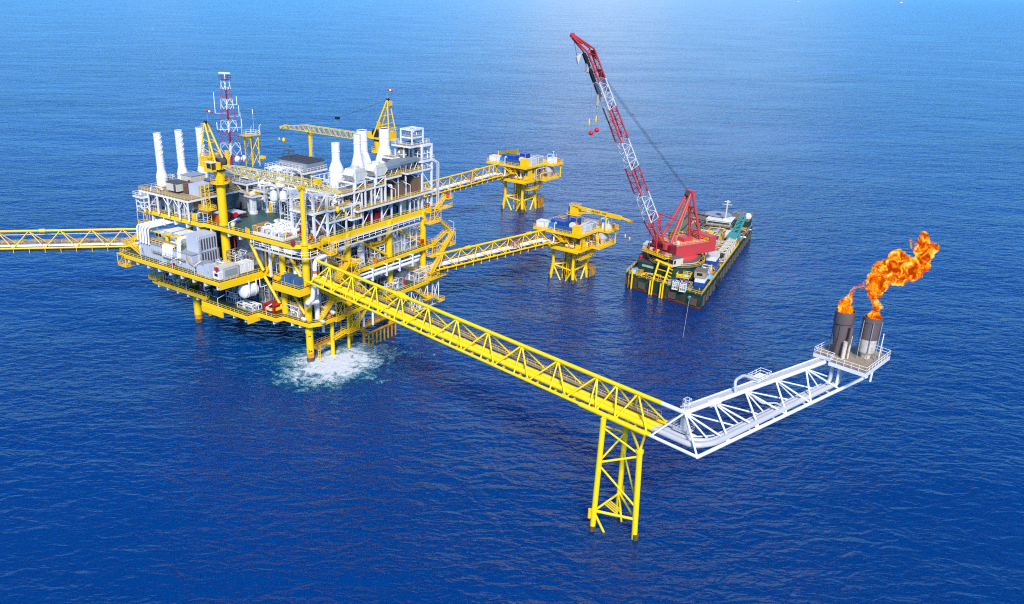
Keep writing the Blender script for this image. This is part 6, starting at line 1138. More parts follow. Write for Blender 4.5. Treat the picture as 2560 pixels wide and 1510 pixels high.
    c('blue_container','low navy blue tank container','container',-3.6,-1.6,-.2,6.6,1.7,TARP,BLUE)
    c('yellow_box','plain yellow equipment box','box',-3.6,-.8,-2.6,-.4,2.9,YEL,YEL)
    c('white_container','pale ribbed tank container near the front corner','container',-.2,3.4,-3.6,-1.0,2.7,LGREY,WHT)
    c('grey_container','light grey cargo box beside the pale tank','container',4.6,8,-3.4,-.6,2.8,GREY,WHT)
    c('blue_container','royal blue cargo box at the back','container',6.0,9.4,4,7,3.2,BLUE,GREY)
    c('grey_container','dark grey cargo box behind the light one','container',8.6,11.4,-1,2.4,2.4,GREY,LGREY)
    c('white_unit','white pump frame on the outer wing','pump package',9.4,12.0,-7.4,-4.6,2.4,WHT)
    c('orange_skid','orange and yellow skid on the outer wing','skid',12.2,14.2,-7.4,-4.4,1.8,ORANGE,YEL)
    c('blue_tank','sky blue tank at the outer corner','tank',13.6,15.2,-4,-1.6,2.8,SKYB,WHT)
    q=T('coil_reel','red and white coiled hose reel behind the navy container on the '+who,'hose reel',S(1.2,2.2,19.5),fr)
    m=MB().lathe([(1.25,-1),(1.3,-.9),(1.3,.9),(1.25,1)],S(1.6,2.2,21.1),16,'x'); q.put('hose_coil',m,mat('faded_red_paint',0)); q.put('stand',MB().box(S(1.6,2.2,19.8),(2.4,2.4,.6*k)),BLUE); q.put('flange',MB().lathe([(1.5,-1.1),(1.5,-1.0)],S(1.6,2.2,21.1),16,'x'),WHT)
    q=T('davit_post','cream hooked davit post at the left stair of the '+who,'davit',S(-4.2,6.8,19.5),fr); q.put('post',MB().tube([S(-4.2,6.8,19.5),S(-4.2,6.8,22.2),S(-3.4,6.8,22.6),S(-3.0,6.8,21.9)],.22*k,8,.4),CREAM); q.put('base',MB().cyl(S(-4.2,6.8,19.5),S(-4.2,6.8,19.8),.5*k,10),CREAM)
    q=T('lamp_mast','white lamp mast on the outer wing of the '+who,'lamp post',S(9.4,-7.2,19.5),fr); q.put('mast',MB().cyl(S(9.4,-7.2,19.5),S(9.4,-7.2,24.5),.12*k,6).cyl(S(11.6,-7.2,19.5),S(11.6,-7.2,23.5),.06*k,5),WHT); q.put('lamp_head',MB().box(S(9.4,-7.2,24.6),(.6*k,.4*k,.3*k)),WHT)
    if not crane:
        q=T('wind_screen','tall dark yellow mesh screen at the back of the '+who,'screen',S(5,11,19.5),fr)
        q.put('mesh_panel',MB().beam(S(-1,12.6,21.4),S(9.6,10.6,21.4),.2,4.0*k),mat('yellow_mesh',(.42,.33,.03),.7,dirt=(.12,.1,.03),damt=.6,dscale=2.0)); q.put('post',MB().cyl(S(-1,12.6,19.5),S(-1,12.6,23.6),.15*k,6).cyl(S(9.6,10.6,19.5),S(9.6,10.6,23.6),.15*k,6),YEL)
    return fr,t
fr1,w1=wellhead(W1,1.0,'nearer yellow four-legged wellhead platform carrying cargo boxes and the lettered jib crane','nearer wellhead platform',True)
fr2,w2=wellhead(W2,1.175,'farther yellow four-legged wellhead platform with a dark yellow mesh screen and no crane','farther wellhead platform',False)
# lettered jib crane of the nearer wellhead platform
def lettering(t,txt,p,size,xdir,ydir,m,name='lettering',dep=.01):
    cu=bpy.data.curves.new(name,'FONT'); cu.body=txt; cu.size=size; cu.extrude=dep; cu.align_x='CENTER'; cu.align_y='CENTER'; cu.materials.append(m); cu.offset=size*.012
    fo=bpy.data.objects.new(name+'_curve',cu); C.objects.link(fo); bpy.context.view_layer.update(); me=bpy.data.meshes.new_from_object(fo.evaluated_get(bpy.context.evaluated_depsgraph_get())); bpy.data.objects.remove(fo); o=bpy.data.objects.new(name,me); C.objects.link(o); o.parent=t.o; x=Vector(xdir).normalized(); z=x.cross(Vector(ydir)).normalized(); y=z.cross(x)
    M=Matrix((x,y,z)).transposed().to_4x4(); M.translation=Vector(p)-t.l; o.matrix_local=M; return o
t=T('jib_crane','yellow box jib crane lettered in black on the nearer wellhead platform','crane',(10,7.2,19.5),fr1)
t.put('pedestal',MB().lathe([(.9,19.5),(.8,20.2),(.8,22.6),(1.1,23)],(10,7.2,0),18),YEL)
t.put('machinery_house',MB().bx(8.8,11.2,5.8,9.4,23,26),YEL); t.put('house_rail',MB().rail([(8.8,5.8,26),(11.2,5.8,26),(11.2,9.4,26),(8.8,9.4,26)],True,h=.9,r=.06),YEL); t.put('walkway',MB().bx(8.2,11.8,5,10,22.7,22.95).rail([(8.2,5,22.9),(8.2,10,22.9),(11.8,10,22.9)],r=.06),YEL)
A=Vector((10,6,25.5)); Bp=Vector((7.6,-13.2,25.6)); T2=Vector((7.1,-17.6,25.2))
t.put('jib',MB().beam(A,Bp,.7,1.35),YEL); t.put('jib_extension',MB().beam(Bp,T2,.5,.7),YEL); t.put('jib_tip',MB().cyl(T2-Vector((.3,0,0)),T2+Vector((.3,0,0)),.5,12),OCH)
t.put('luff_cylinder',MB().cyl((9.6,5.8,23.6),(9.1,-1.5,24.9),.28,10),YEL); t.put('hydraulic_ram',MB().cyl((8.6,9.2,20.2),(8.6,9.2,25.8),.3,10),BLUE); t.put('fly_jib',MB().beam((8.8,8.6,26.3),(8.2,3.6,26.5),.3,.4),YEL)
ax=(Bp-A).normalized()
def onj(d,h,off=-.36): p=A+ax*d; nx=ax.cross(Vector((0,0,1))).normalized(); n_=nx if nx.x<0 else -nx; return p+n_*.375+Vector((0,0,h))
lettering(t,'ARTHIT - WP',onj(9.6,0.0),1.15,ax,(0,0,1),mat('black_letter_paint',(.02,.02,.02),.5))
pl=onj(4.9,0); t.put('emblem_plate',MB().box(pl,(.03,.95,.95),0),WHT); t.put('emblem_dot',MB().cyl((pl[0]-.03,pl[1],pl[2]+.1),(pl[0]-.01,pl[1],pl[2]+.1),.22,8),BLUE)
t=T('jib_rest','slim yellow post carrying the lettered crane jib on the outer wing','boom rest',(8.9,-4.5,19.5),fr1); t.put('post',MB().cyl((8.35,-6.8,19.5),(8.35,-6.8,24.7),.28,10),YEL); t.put('cradle',MB().bx(7.7,9,-7.1,-6.5,24.6,24.85),YEL)
for i,(y,z) in enumerate(((-15.6,19.6),(-17.4,19.0))):
    q=T('crane_hook','small yellow crane hook hanging from the lettered jib, '+['inner one','outer one at the tip'][i],'hook block',(7.3,y,z),fr1,'hooks of the lettered jib crane'); q.put('hook_block',MB().lathe([(.05,z-.9),(.28,z-.5),(.32,z+.2),(.1,z+.6)],(7.3,y,0),10),YEL); q.put('hoist_rope',MB().cyl((7.3,y,z+.6),(7.3,y,25.2),.03,4),ROPE)
# painted leg numbers on the near leg of the big platform
q=pt; cd=Vector((-.69,-.73,0)); a=Vector((cd.y*-1,cd.x,0))
lettering(q,'B4',tuple(Vector((0,0,8.0))+cd*1.075),.75,(a.x*-1,a.y*-1,0) if False else (-cd.y,cd.x,0),(0,0,1),MATS['black_letter_paint'],'leg_number'); lettering(q,'B4',tuple(Vector((0,0,3.4))+cd*1.075),1.05,(-cd.y,cd.x,0),(0,0,1),MATS['black_letter_paint'],'leg_number')
# ------------------------------------------------------------------ derrick barge and its crane
BN=Vector((80.576,271.753,0)); EA=Vector((.44127,.89738,0)); EB=Vector((-.67121,.74126,0))
class BF:            # the barge's own axes: x towards its far end along the right side, y across to the left side
    a=math.atan2(EA.y,EA.x); o=BN
    @staticmethod
    def w(x,y,z=0): p=BN+EA*x+EB*y; return (p.x,p.y,z)
ang=math.atan2(EA.y,EA.x)
def bl(a,b,z=0): p=EA*a+EB*b; c,s=math.cos(-ang),math.sin(-ang); return (p.x*c-p.y*s,p.x*s+p.y*c,z)   # skewed deck coordinates -> metres in the barge frame
BR=Frame(BN,ang); D=4.5
t=T('crane_barge','long dark green crane barge with a fendered hull moored beyond the platform','barge',bl(50,16,0),BR)
def bpoly(pts): return [bl(a,b)[:2] for a,b in pts]
hull=[(0,0),(104.6,0),(104.6,31.8),(0,31.8)]
h=t.put('hull',MB().prism(bpoly(hull),-2.5,D-.05),HULL)
t.put('waterline_paint',MB().prism(bpoly([(-.06,-.06),(104.7,-.06),(104.7,31.9),(-.06,31.9)]),-1,.55),mat('rusty_red_antifouling',(.20,.035,.015),.7,dirt=(.10,.05,.03),damt=.4),h)
t.put('deck_plate',MB().prism(bpoly([(.3,.3),(104,.3),(104,31.5),(.3,31.5)]),D-.05,D+.05),TAN); t.put('deck_plate',MB().prism(bpoly([(.4,.4),(30,.4),(30,31.4),(.4,31.4)]),D+.05,D+.09),GRN)
bw=MB()
for (a,b) in zip(hull,hull[1:]+hull[:1]): bw.beam((*bl(*a)[:2],D+.15),(*bl(*b)[:2],D+.15),.35,.5)
t.put('bulwark',bw,GRN)
TIMB=mat('weathered_timber_fender',(.115,.09,.06),.85,dirt=(.10,.08,.06),damt=.5)
for i in range(17):
    p=bl(5+i*6,-.32); t.put('timber_fender',MB().box((p[0],p[1],1.7),(2.9,.4,3.2)),TIMB)
for b in (3,11.5,24.5,30):
    p=bl(-.32,b); t.put('timber_fender',MB().box((p[0],p[1],2.0),(.3,3.0,2.4),R(78)*0+math.atan2(bl(0,1)[1],bl(0,1)[0])-math.pi/2),mat('concrete_grey_panel',(.11,.09,.065),.85,dirt=(.07,.06,.04),damt=.6))
for i in range(5):
    p=bl(24+i*1.4,-.75); t.put('tyre_fender',MB().lathe([(.4,-.25),(.8,-.3),(.95,0),(.8,.3),(.4,.25)],(p[0],p[1],2.2),14,'y'),BLK)
rl=MB(); 
for pts in ([(0,0),(0,31.8)],[(0,0),(28,0)],[(0,31.8),(30,31.8)],[(28,0),(70,0)]):
    rl.rail([bl(a,b,D+.3) for a,b in pts],h=1.3,sp=2.2,r=.075)
t.put('handrail',rl,YEL); t.put('handrail',MB().rail([bl(70,.2,D+.3),bl(104,.2,D+.3),bl(104,31,D+.3)],h=1.3,sp=2.4,r=.1),OCH)
t.put('rubbing_strake',MB().beam((*bl(0,-.1)[:2],D-.6),(*bl(104,-.1)[:2],D-.6),.3,.4),GRN)
# green forecastle round the crane tub
t.put('forecastle',MB().prism(bpoly([(7,14),(5.6,28.4),(12,30.6),(28,30.6),(30,12),(22,7.5),(13,8.5)]),D,8.6),GRN)
t.put('forecastle_deck',MB().prism(bpoly([(7,14),(5.6,28.4),(12,30.6),(28,30.6),(30,12),(22,7.5),(13,8.5)]),8.6,8.7),mat('dark_green_deck',(.03,.06,.05),.6,dirt=(.1,.1,.09),damt=.3))
np_=bl(5.9,24.5,7.4); t.put('name_board',MB().box((np_[0]-.05,np_[1],7.5),(.2,4.6,.8),math.atan2(bl(-1.4,14.4)[1],bl(-1.4,14.4)[0])-math.pi/2),mat('faded_name_board',(.45,.50,.48),.6,dirt=(.15,.25,.2),damt=.6,dscale=2.5))
# ---- the crane: its own axes, x towards the boom
CC=BN+EA*17.7+EB*15+Vector((-.6,1.05,0)); CF=Frame(CC,math.atan2(-.489,-.872))
ct=T('crane_tub','round dark green crane tub with a walkway ring on the barge bow','crane base',(0,0,D),CF)
ct.put('tub_wall',MB().lathe([(9.6,D),(9.4,9.3)],(0,0,0),48),GRN); ct.put('walkway_ring',MB().lathe([(10.4,9.0),(10.4,9.3),(8.6,9.3)],(0,0,0),48),TAN); ct.put('handrail',MB().rail([(10.3*math.cos(R(a)),10.3*math.sin(R(a)),9.3) for a in range(0,360,15)],True,h=1.1,sp=3,r=.08),YEL)
ct.put('slew_rail',MB().lathe([(8.6,9.3),(8.6,10.4),(8.2,10.4),(8.2,10.7),(7.8,10.7)],(0,0,0),48),mat('ring_green_grey',(.10,.13,.11),.5,dirt=(.2,.16,.1),damt=.3)); ct.put('rail_band',MB().lathe([(8.64,9.75),(8.7,9.75),(8.7,10.0),(8.64,10.0)],(0,0,0),48),CREAM)
c=T('derrick_crane','huge red and white lattice boom crane with a red slewing house on the barge','crane',(0,0,10.7),CF,None)
c.put('slewing_ring',MB().lathe([(7.9,10.7),(7.9,11.2),(6.6,11.9),(6.6,12.0)],(0,0,0),48),CRED)
br_=MB()
for a in range(200,340,14): br_.cyl((7.7*math.cos(R(a)),7.7*math.sin(R(a)),11.2),(6.2*math.cos(R(a)),6.2*math.sin(R(a)),12.4),.16,6)
c.put('ring_bracket',br_,CRED)
hs=c.put('slewing_house',MB().bx(-10,5.4,-6.4,5.6,11.9,15.9),CRED); c.put('house_roof',MB().bx(-10,5.4,-6.4,5.6,15.9,16.0),mat('lit_red_roof',(.66,.22,.18),.6,dirt=(.5,.2,.15),damt=.25),hs); c.put('side_panel_seam',MB().bx(-9.9,5.3,-6.46,-6.4,15.5,15.6).bx(-9.9,5.3,5.6,5.66,12.2,12.35).bx(-9.9,5.3,5.6,5.66,15.5,15.6),CRED,hs)  # roof is the house red painted paler, as lit from above
c.put('machinery_bay',MB().bx(5.4,8.6,-6.2,5.4,11.9,14.6).bx(5.4,8.2,-1.6,1.2,14.6,16.4).bx(5.4,8.0,2.6,5.2,14.6,16.2),MAROON); c.put('foot_bracket',MB().bx(6.2,9.2,-3.6,-2.4,14.6,16.8).bx(6.2,9.2,2.4,3.6,14.6,16.8),CRED); c.put('counterweight',MB().bx(-13.4,-10,-5.6,5.6,11.9,17.6),CRED); c.put('winch_house',MB().bx(-4.6,-.6,-1.2,2.6,16.0,17.4),CRED); c.put('vent_cap',MB().lathe([(.6,16),(.7,17),(.01,17.4)],(3.4,3.8,0),12),WHT); c.put('handrail',MB().rail([(-9.8,-6.2,16),(5.2,-6.2,16),(5.2,5.4,16),(-9.8,5.4,16)],True,h=1.1,sp=2,r=.07),YEL)
cab=c.put('cab',MB().bx(4.6,9.0,5.7,8.6,9.7,12.6),CREAM); c.put('cab_window',MB().bx(8.98,9.06,6.0,8.3,10.6,12.1).bx(8.0,8.8,8.58,8.65,10.6,12.0),GLASS,cab); c.put('cab_roof',MB().bx(4.5,9.2,5.65,8.8,12.6,12.8),mat('brown_roof',0),cab)
c.put('front_platform',MB().bx(8.2,11.4,-5.6,6.4,12.2,12.5).rail([(8.2,-5.6,12.5),(11.4,-5.6,12.5),(11.4,6.4,12.5),(8.2,6.4,12.5)],True,sp=1.4,r=.1),YEL)
# winches and ropes heaped on the front platform
for i in range(7): c.put('winch',MB().cyl((9.6,-4.6+i*1.6,13.4),(9.6,-3.6+i*1.6,13.4),.8,12),[DGREY,CREAM,RED,YEL,DGREY,CRED,GREY][i])
# boom: two-leg heel, alternating red and white bands, bent head
WB=mat('boom_white_paint',(.72,.70,.68),.5,dirt=(.4,.3,.25),damt=.25)
H=Vector((8.6,0,16.4)); K=Vector((46.3,0,82.6)); Tt=Vector((52.6,0,86.8)); bd=(K-H).normalized(); UPB=Vector((-bd.z,0,bd.x))
def bp_(d,y,h): return tuple(H+bd*d+Vector((0,y,0))+UPB*h)
Lb=(K-H).length; bands=[(0,.26,CRED),(.26,.36,WB),(.36,.50,CRED) ,(.50,.585,WB),(.585,.735,CRED),(.735,.875,WB),(.875,1.0,CRED)]
bands=[(0,.14,CRED),(.14,.29,WB),(.29,.43,CRED),(.43,.57,WB),(.57,.733,CRED),(.733,.865,WB),(.865,1.0,CRED)]
for i,(f0,f1,m) in enumerate(bands):
    g=MB(); lc=g; n=max(4,int((f1-f0)*Lb/2.4))
    def sz(f): w=4.2-f*1.8; d=(.4+f/.12*3.0) if f<.12 else 3.4-(f-.12)*1.0; return w/2,d
    for k in range(n):
        fa=f0+(f1-f0)*k/n; fb=f0+(f1-f0)*(k+1)/n; wa,da=sz(fa); wb,db=sz(fb); da,db=da/2,db/2
        A=[bp_(fa*Lb,s*wa,h*da) for s,h in ((-1,1),(1,1),(1,-1),(-1,-1))]; B=[bp_(fb*Lb,s*wb,h*db) for s,h in ((-1,1),(1,1),(1,-1),(-1,-1))]
        for j in range(4):
            g.cyl(A[j],B[j],.25,6); j2=(j+1)%4; lc.cyl(A[j] if k%2 else A[j2],B[j2] if k%2 else B[j],.095,4); lc.cyl(A[j],A[j2],.07,4)
    c.put('boom_section',g,m)
pn=MB(); pn.add([bp_(Lb*.905,-1.15,1.4),bp_(Lb*.905,1.15,1.4),bp_(Lb*.875,1.2,1.4),bp_(Lb*.875,-1.2,1.4)],[(0,1,2,3),(3,2,1,0)])
for f0,f1,m in ((.865,.905,CRED),(.95,.99,CRED),(.80,.86,WB)):
    a,b=bp_(f0*Lb,0,1.32),bp_(f1*Lb,0,1.32); c.put('boom_plate',MB().beam(a,b,2.3,.12),m)
hd=MB(); 
for y in (-1.0,1.0): hd.cyl(tuple(K+Vector((0,y,0))+UPB*1.2),tuple(Tt+Vector((0,y*.35,.3))),.3,8); hd.cyl(tuple(K+Vector((0,y,0))-UPB*1.2),tuple(Tt+Vector((0,y*.35,-.6))),.3,8)
c.put('boom_head',hd,CRED); c.put('head_plate',MB().beam(tuple(K*.55+Tt*.45+UPB*.5),tuple(Tt),1.3,.8),CRED); c.put('tip_sheave',MB().cyl(tuple(Tt+Vector((.2,-.5,.2))),tuple(Tt+Vector((.2,.5,.2))),.7,12),CRED)
for d,dep,m in ((.97,2.4,BLK),(.90,2.8,BLK),(.83,2.2,DGREY),(.72,2.6,GREY)): c.put('sheave_nest',MB().beam(bp_((d-.03)*Lb,0,-2.0),bp_((d+.03)*Lb,0,-2.0),1.0,.9),m)
for d in (.97,.895,.66,.50): c.put('side_light',MB().box(bp_(d*Lb,-1.9,.8),(.6,.5,.9)),CRED)
# A-frame
AP=Vector((-3.2,0,33.4))
for y in (-2.9,2.9):
    c.put('a_frame_leg',MB().cyl((7.0,y*1.05,14.6),(AP.x+.3,y*.28,AP.z),.52,12),CRED); c.put('a_frame_backleg',MB().cyl((-8.4,y,15.7),(AP.x-.3,y*.32,AP.z),.48,12),CRED)
    c.put('live_ladder',MB().cyl((2.5,y*.6,17),(AP.x,y*.25,AP.z-.6),.2,8),OCH)
tie=MB()
for f in (.2,.45,.7): 
    for q0,q1 in (((-8.4,2.9,15.7),(AP.x,.9,AP.z)),):
        a=Vector(q0).lerp(Vector(q1),f); tie.cyl((a.x,a.y,a.z),(a.x,-a.y,a.z),.22,6)
for f0,f1 in ((0,.2),(.2,.45),(.45,.7)):
    a=Vector((-8.4,2.9,15.7)).lerp(Vector((AP.x,.9,AP.z)),f0); b=Vector((-8.4,2.9,15.7)).lerp(Vector((AP.x,.9,AP.z)),f1); tie.cyl((a.x,a.y,a.z),(b.x,0,b.z),.18,6).cyl((a.x,-a.y,a.z),(b.x,0,b.z),.18,6)
c.put('a_frame_tie',tie,CRED)
gt=MB().cyl((7.6,-2,26.2),(7.6,2,26.2),.16,6).cyl((2.4,-2,24.2),(12.4,-2,28.0),.22,6).cyl((2.4,2,24.2),(12.4,2,28.0),.22,6).cyl((12.4,-2,28),(12.4,2,28),.2,6).cyl((12.4,-2,28),(11.6,-2,14),.2,6).cyl((7.6,-2,26.2),(7.4,-2,15.7),.2,6).cyl((12.4,2,28),(11.6,2,14),.2,6)
c.put('boom_backstop',gt,CRED); c.put('apex_head',MB().box(tuple(AP+Vector((0,0,.2))),(1.6,3.2,1.3)).box(tuple(AP+Vector((-1.2,0,-.6))),(3.6,.5,.3)),CRED); c.put('apex_sheave',MB().cyl((AP.x+.9,-1,AP.z-.6),(AP.x+.9,1,AP.z-.6),.9,14),DGREY)
rp=MB()
for y in (-.7,-.25,.3,.75): rp.cyl((AP.x+.6,y,AP.z),bp_(Lb*.86,y*1.3,1.6),.042,4)
c.put('pendant_rope',rp,ROPE)
def hang(lab,cat,x,z,zt,shape,m,y=0,nm='load_block'):
    q=T(nm,lab,cat,(x,y,z),CF,None); shape(q,x,y,z,m); q.put('hoist_rope',MB().cyl((x,y,z+.6),(x,y,zt),.02,4),ROPE)
def ball(q,x,y,z,m): q.put('ball',MB().lathe([(.01,z-.8),(.4,z-.69),(.69,z-.4),(.8,z),(.69,z+.4),(.4,z+.69),(.01,z+.8)],(x,y,0),16),m)
def hook(q,x,y,z,m): q.put('hook',MB().lathe([(.05,z-1.3),(.35,z-.6),(.3,z+.3),(.08,z+1.2)],(x,y,0),10),m)
REDB=mat('signal_red_paint',(.80,.01,.02),.4)
hang('bright red headache ball under the barge crane boom, the lower left one','crane ball',43.0,57.2,84,ball,REDB); hang('bright red headache ball under the barge crane boom, the upper right one','crane ball',40.8,58.0,80,ball,REDB)
hang('small yellow hook above the left red ball','hook block',44.0,60.6,84,hook,YEL,0,'crane_hook'); hang('small yellow hook above the right red ball','hook block',41.4,61.4,80,hook,YEL,0,'crane_hook')
q=T('hook_block','pale triangular hook block hanging just below the barge crane boom tip','hook block',(50.4,0,80.6),CF); q.put('block',MB().add([(49.2,-.4,81.6),(50.2,-.4,78.6),(50.9,-.4,80.6),(49.2,.4,81.6),(50.2,.4,78.6),(50.9,.4,80.6)],[(0,1,2),(5,4,3),(0,3,4,1),(1,4,5,2),(2,5,3,0)]),CREAM); q.put('hoist_rope',MB().cyl((50.6,0,80.8),(52.4,0,86.6),.07,4),ROPE)
hang('heavy grey hoist block close under the upper boom','hook block',46.4,77.4,81,lambda q,x,y,z,m:q.put('block',MB().box((x,y,z),(.9,.9,2.6)).box((x-.3,y,z-1.8),(.4,.4,1.2)),m),mat('block_grey',(.40,.38,.34),.6)); hang('heavy grey hoist block lower down the boom','hook block',41.6,67.4,73,lambda q,x,y,z,m:q.put('block',MB().box((x,y,z),(.9,.9,3.4)).box((x-.2,y,z-2.2),(.4,.4,1.2)),m),MATS['block_grey'])
# ---- deck cargo of the barge
def bt(name,lab,cat,a,b,z=D,group=None): q=T(name,lab,cat,bl(a,b,z),BR,group); return q,bl(a,b,z)
def bbox(name,lab,cat,a,b,l,w_,h,m,roof=None,z=D,group=None,win=False):
    q,p=bt(name,lab,cat,a,b,z,group); q.put('body',corr_box(MB(),p[0]-l/2,p[0]+l/2,p[1]-w_/2,p[1]+w_/2,z+.1,z+h,.8,.04),m); q.put('roof',MB().bx(p[0]-l/2-.1,p[0]+l/2+.1,p[1]-w_/2-.1,p[1]+w_/2+.1,z+h,z+h+.15),roof or m); q.put('skid_base',MB().bx(p[0]-l/2,p[0]+l/2,p[1]-w_/2,p[1]+w_/2,z,z+.1),DGREY)
    if win: q.put('window',MB().bx(p[0]-l/2-.1,p[0]-l/2-.045,p[1]-w_/4,p[1]+w_/4,z+h*.4,z+h*.8),GLASS)
    return q
WB2=mat('two_tone_white',(.75,.75,.72),.5)
bbox('deck_cabin','white and blue deck cabin at the near right corner of the barge','cabin',11,3.2,4.4,3.6,1.3,BLUE); bbox('deck_cabin','white upper half of the stacked cabin at the near barge corner','cabin',11,3.2,4.2,3.4,1.5,WB2,None,D+1.45); bbox('deck_cabin','tan windowed cabin stacked on the white and blue cabin','cabin',11,3.4,4.6,3.8,2.4,mat('tan_cabin',(.40,.33,.2),.6,dirt=(.2,.15,.1),damt=.3),TAN,D+3.1,None,True)
bbox('teal_container','teal container behind the tan windowed cabin','container',17.6,4.6,5,3,3.2,SKYB,TEAL); skid('white lattice skid behind the teal container on the barge',*(lambda p:(p[0]-2.7,p[0]+2.7,p[1]-1.7,p[1]+1.7))(bl(23.6,4.4)),D,3.0,230,16,1,frame=WHT,mats=(WPIPE,GREY,GALV),fr=BR,name='white_skid',cat='skid'); bbox('long_container','long white topped blue container on the right side of the barge','container',37.5,4.6,7.5,3.6,2.2,BLUE); bbox('long_container','white box riding on the long blue container','container',37.5,4.6,7.6,3.7,1.9,WB2,CREAM,D+2.3)
q,p=bt('blue_tarpaulin','pale blue tarpaulin draped over gear at the barge rail','tarpaulin',20.5,1.6); k=MB(); vs=[]; n=7
for i in range(n):
    for j in range(n): vs.append((p[0]-2.6+i*.9,p[1]-1+j*.42,D+.2+2.1*math.exp(-((i-3)/2.4)**2-((j-3)/2.0)**2)+.25*math.sin(i*2.1+j*1.3)))
k.add(vs,[(i*n+j,(i+1)*n+j,(i+1)*n+j+1,i*n+j+1) for i in range(n-1) for j in range(n-1)]); q.put('sheet',k,mat('pale_blue_sheet',(.20,.42,.62),.6))
for i,(b,lab) in enumerate(((10.4,'white man riding basket in a blue frame on the barge bow, left one'),(7.4,'white man riding basket in a blue frame on the barge bow, right one'))):
    q,p=bt('man_basket',lab,'basket',-.2,b,D,'white baskets on the barge bow'); q.put('basket',MB().rail([(p[0]-1.1,p[1]-1.0,D+.2),(p[0]+.8,p[1]-1.0,D+.2),(p[0]+.8,p[1]+1.0,D+.2),(p[0]-1.1,p[1]+1.0,D+.2)],True,h=2.6,sp=.65,r=.11).bx(p[0]-1.2,p[0]+.9,p[1]-1.1,p[1]+1.1,D+.1,D+.3),WHT); q.put('hoist_frame',MB().rail([(p[0]+1,p[1]-1.3,D),(p[0]+1,p[1]+1.3,D)],h=3.8,sp=1.2,r=.2).beam((p[0]+1,p[1],D+3.8),(p[0]-.8,p[1],D+3.8),.4,.4),BLUE)
skid('blue hose and winch cluster behind the white baskets on the barge',*(lambda p:(p[0]-1.6,p[0]+2,p[1]-3.4,p[1]+3.6))(bl(3.4,8.6)),D,2.6,201,14,0,frame=None,mats=(BLUE,BLUE,YEL,GREY),fr=BR,name='hose_cluster')
q,p=bt('diver_gantry','yellow raking diver launch gantry leaning over the barge bow','gantry',.5,17.5)
for b,zt in ((20.3,11.2),(15.8,10.6)):
    a0=bl(1.2,b,D); a1=bl(4.5,b-.8,zt); q.put('gantry_leg',MB().cyl(a0,a1,.38,8),YEL); a2=bl(-1.6,b,D-3.6); q.put('bumper_leg',MB().cyl(bl(-.9,b+.5,D+.6),bl(-1.2,b+.5,-.8),.3,8).cyl(bl(-.9,b-.5,D+.6),bl(-1.2,b-.5,-.8),.3,8),YEL)
q.put('top_beam',MB().cyl(bl(4.5,20.8,11.2),bl(4.5,13.8,10.4),.5,8).cyl(bl(1.8,20,6.6),bl(1.8,16,6.6),.2,6).cyl(bl(3,20,8.6),bl(3,16,8.6),.2,6),YEL)
for i in range(5): q.put('rung',MB().beam(bl(1.4+i*.65,15.4,5.4+i*1.1),bl(1.4+i*.65,13.4,5.0+i*1.1),.3,.3),YEL)
for b,m in ((28.8,YEL),(30.2,OCH)):
    q,p=bt('mooring_pile','thin %s guide pole dropping past the barge bow into the sea'%('bright yellow' if m is YEL else 'dull ochre'),'pole',-.9,b); q.put('pole',MB().cyl(bl(-1,b,-2),bl(-1,b,D+2.4),.32 if m is YEL else .14,8),m); q.put('bracket',MB().beam(bl(-1.2,b,D-.6),bl(.2,b,D-.6),.5,.4),m)
q,p=bt('yellow_walkway','yellow railed stage with a blue sheet before the crane tub','platform',9.4,9.6); q.put('stage',MB().bx(p[0]-2.6,p[0]+1.8,p[1]-2.2,p[1]+2.4,6.6,6.8).rail([(p[0]-2.6,p[1]-2.2,6.8),(p[0]+1.8,p[1]-2.2,6.8),(p[0]+1.8,p[1]+2.4,6.8),(p[0]-2.6,p[1]+2.4,6.8)],True,r=.1),YEL); q.put('leg',MB().rail([(p[0]-2.4,p[1]-2,D),(p[0]-2.4,p[1]+2.2,D)],h=2.1,sp=1.4,r=.13,mid=False),YEL); q.put('blue_sheet',MB().box((p[0]+.3,p[1]-.3,7.1),(2.4,2.2,.5),.4,.7),MATS['pale_blue_sheet'])
q,p=bt('white_drum','white horizontal tank on the forecastle left of the crane','tank',15.2,25.6,8.7); q.put('shell',MB().lathe([(.01,-2.2),(.9,-2),(1.05,-1.6),(1.05,1.6),(.9,2),(.01,2.2)],(p[0],p[1],9.9),16,'y'),WHT); q.put('cradle',MB().bx(p[0]-.9,p[0]+.9,p[1]-1.4,p[1]+1.4,8.7,9.1),GRN)
bbox('ventilation_house','pale grey ventilator house at the left edge of the forecastle','equipment house',21,29.4,5.6,3,2.6,LGREY,WHT,8.7)
for i,(a,b) in enumerate(((8.4,28.6),(10.4,27.4),(16.4,29.8))):
    q,p=bt('mushroom_vent','small red mushroom vent on the forecastle, '+['nearest the bow','beside the white drum','in front of the ventilator house'][i],'vent',a,b,8.7,'red vents on the forecastle'); q.put('stem',MB().cyl(p,(p[0],p[1],9.5),.25,8),CRED); q.put('cap',MB().lathe([(.6,9.5),(.6,9.9),(.01,10.2)],(p[0],p[1],0),10),REDB)
q,p=bt('blue_sheet_pile','heap of blue sheeting at the left bow corner of the barge','tarpaulin',3.6,29.8); q.put('heap',MB().box((p[0],p[1],D+.7),(4,2.6,1.4),.3,.55).box((p[0]+2.4,p[1]-.8,D+.6),(2.6,2,1.2),.8,.6),MATS['pale_blue_sheet']); q.put('rope_bundle',MB().lathe([(.5,D),(.9,D+.2),(.5,D+.6)],(p[0]-2.2,p[1],0),12),CREAM)
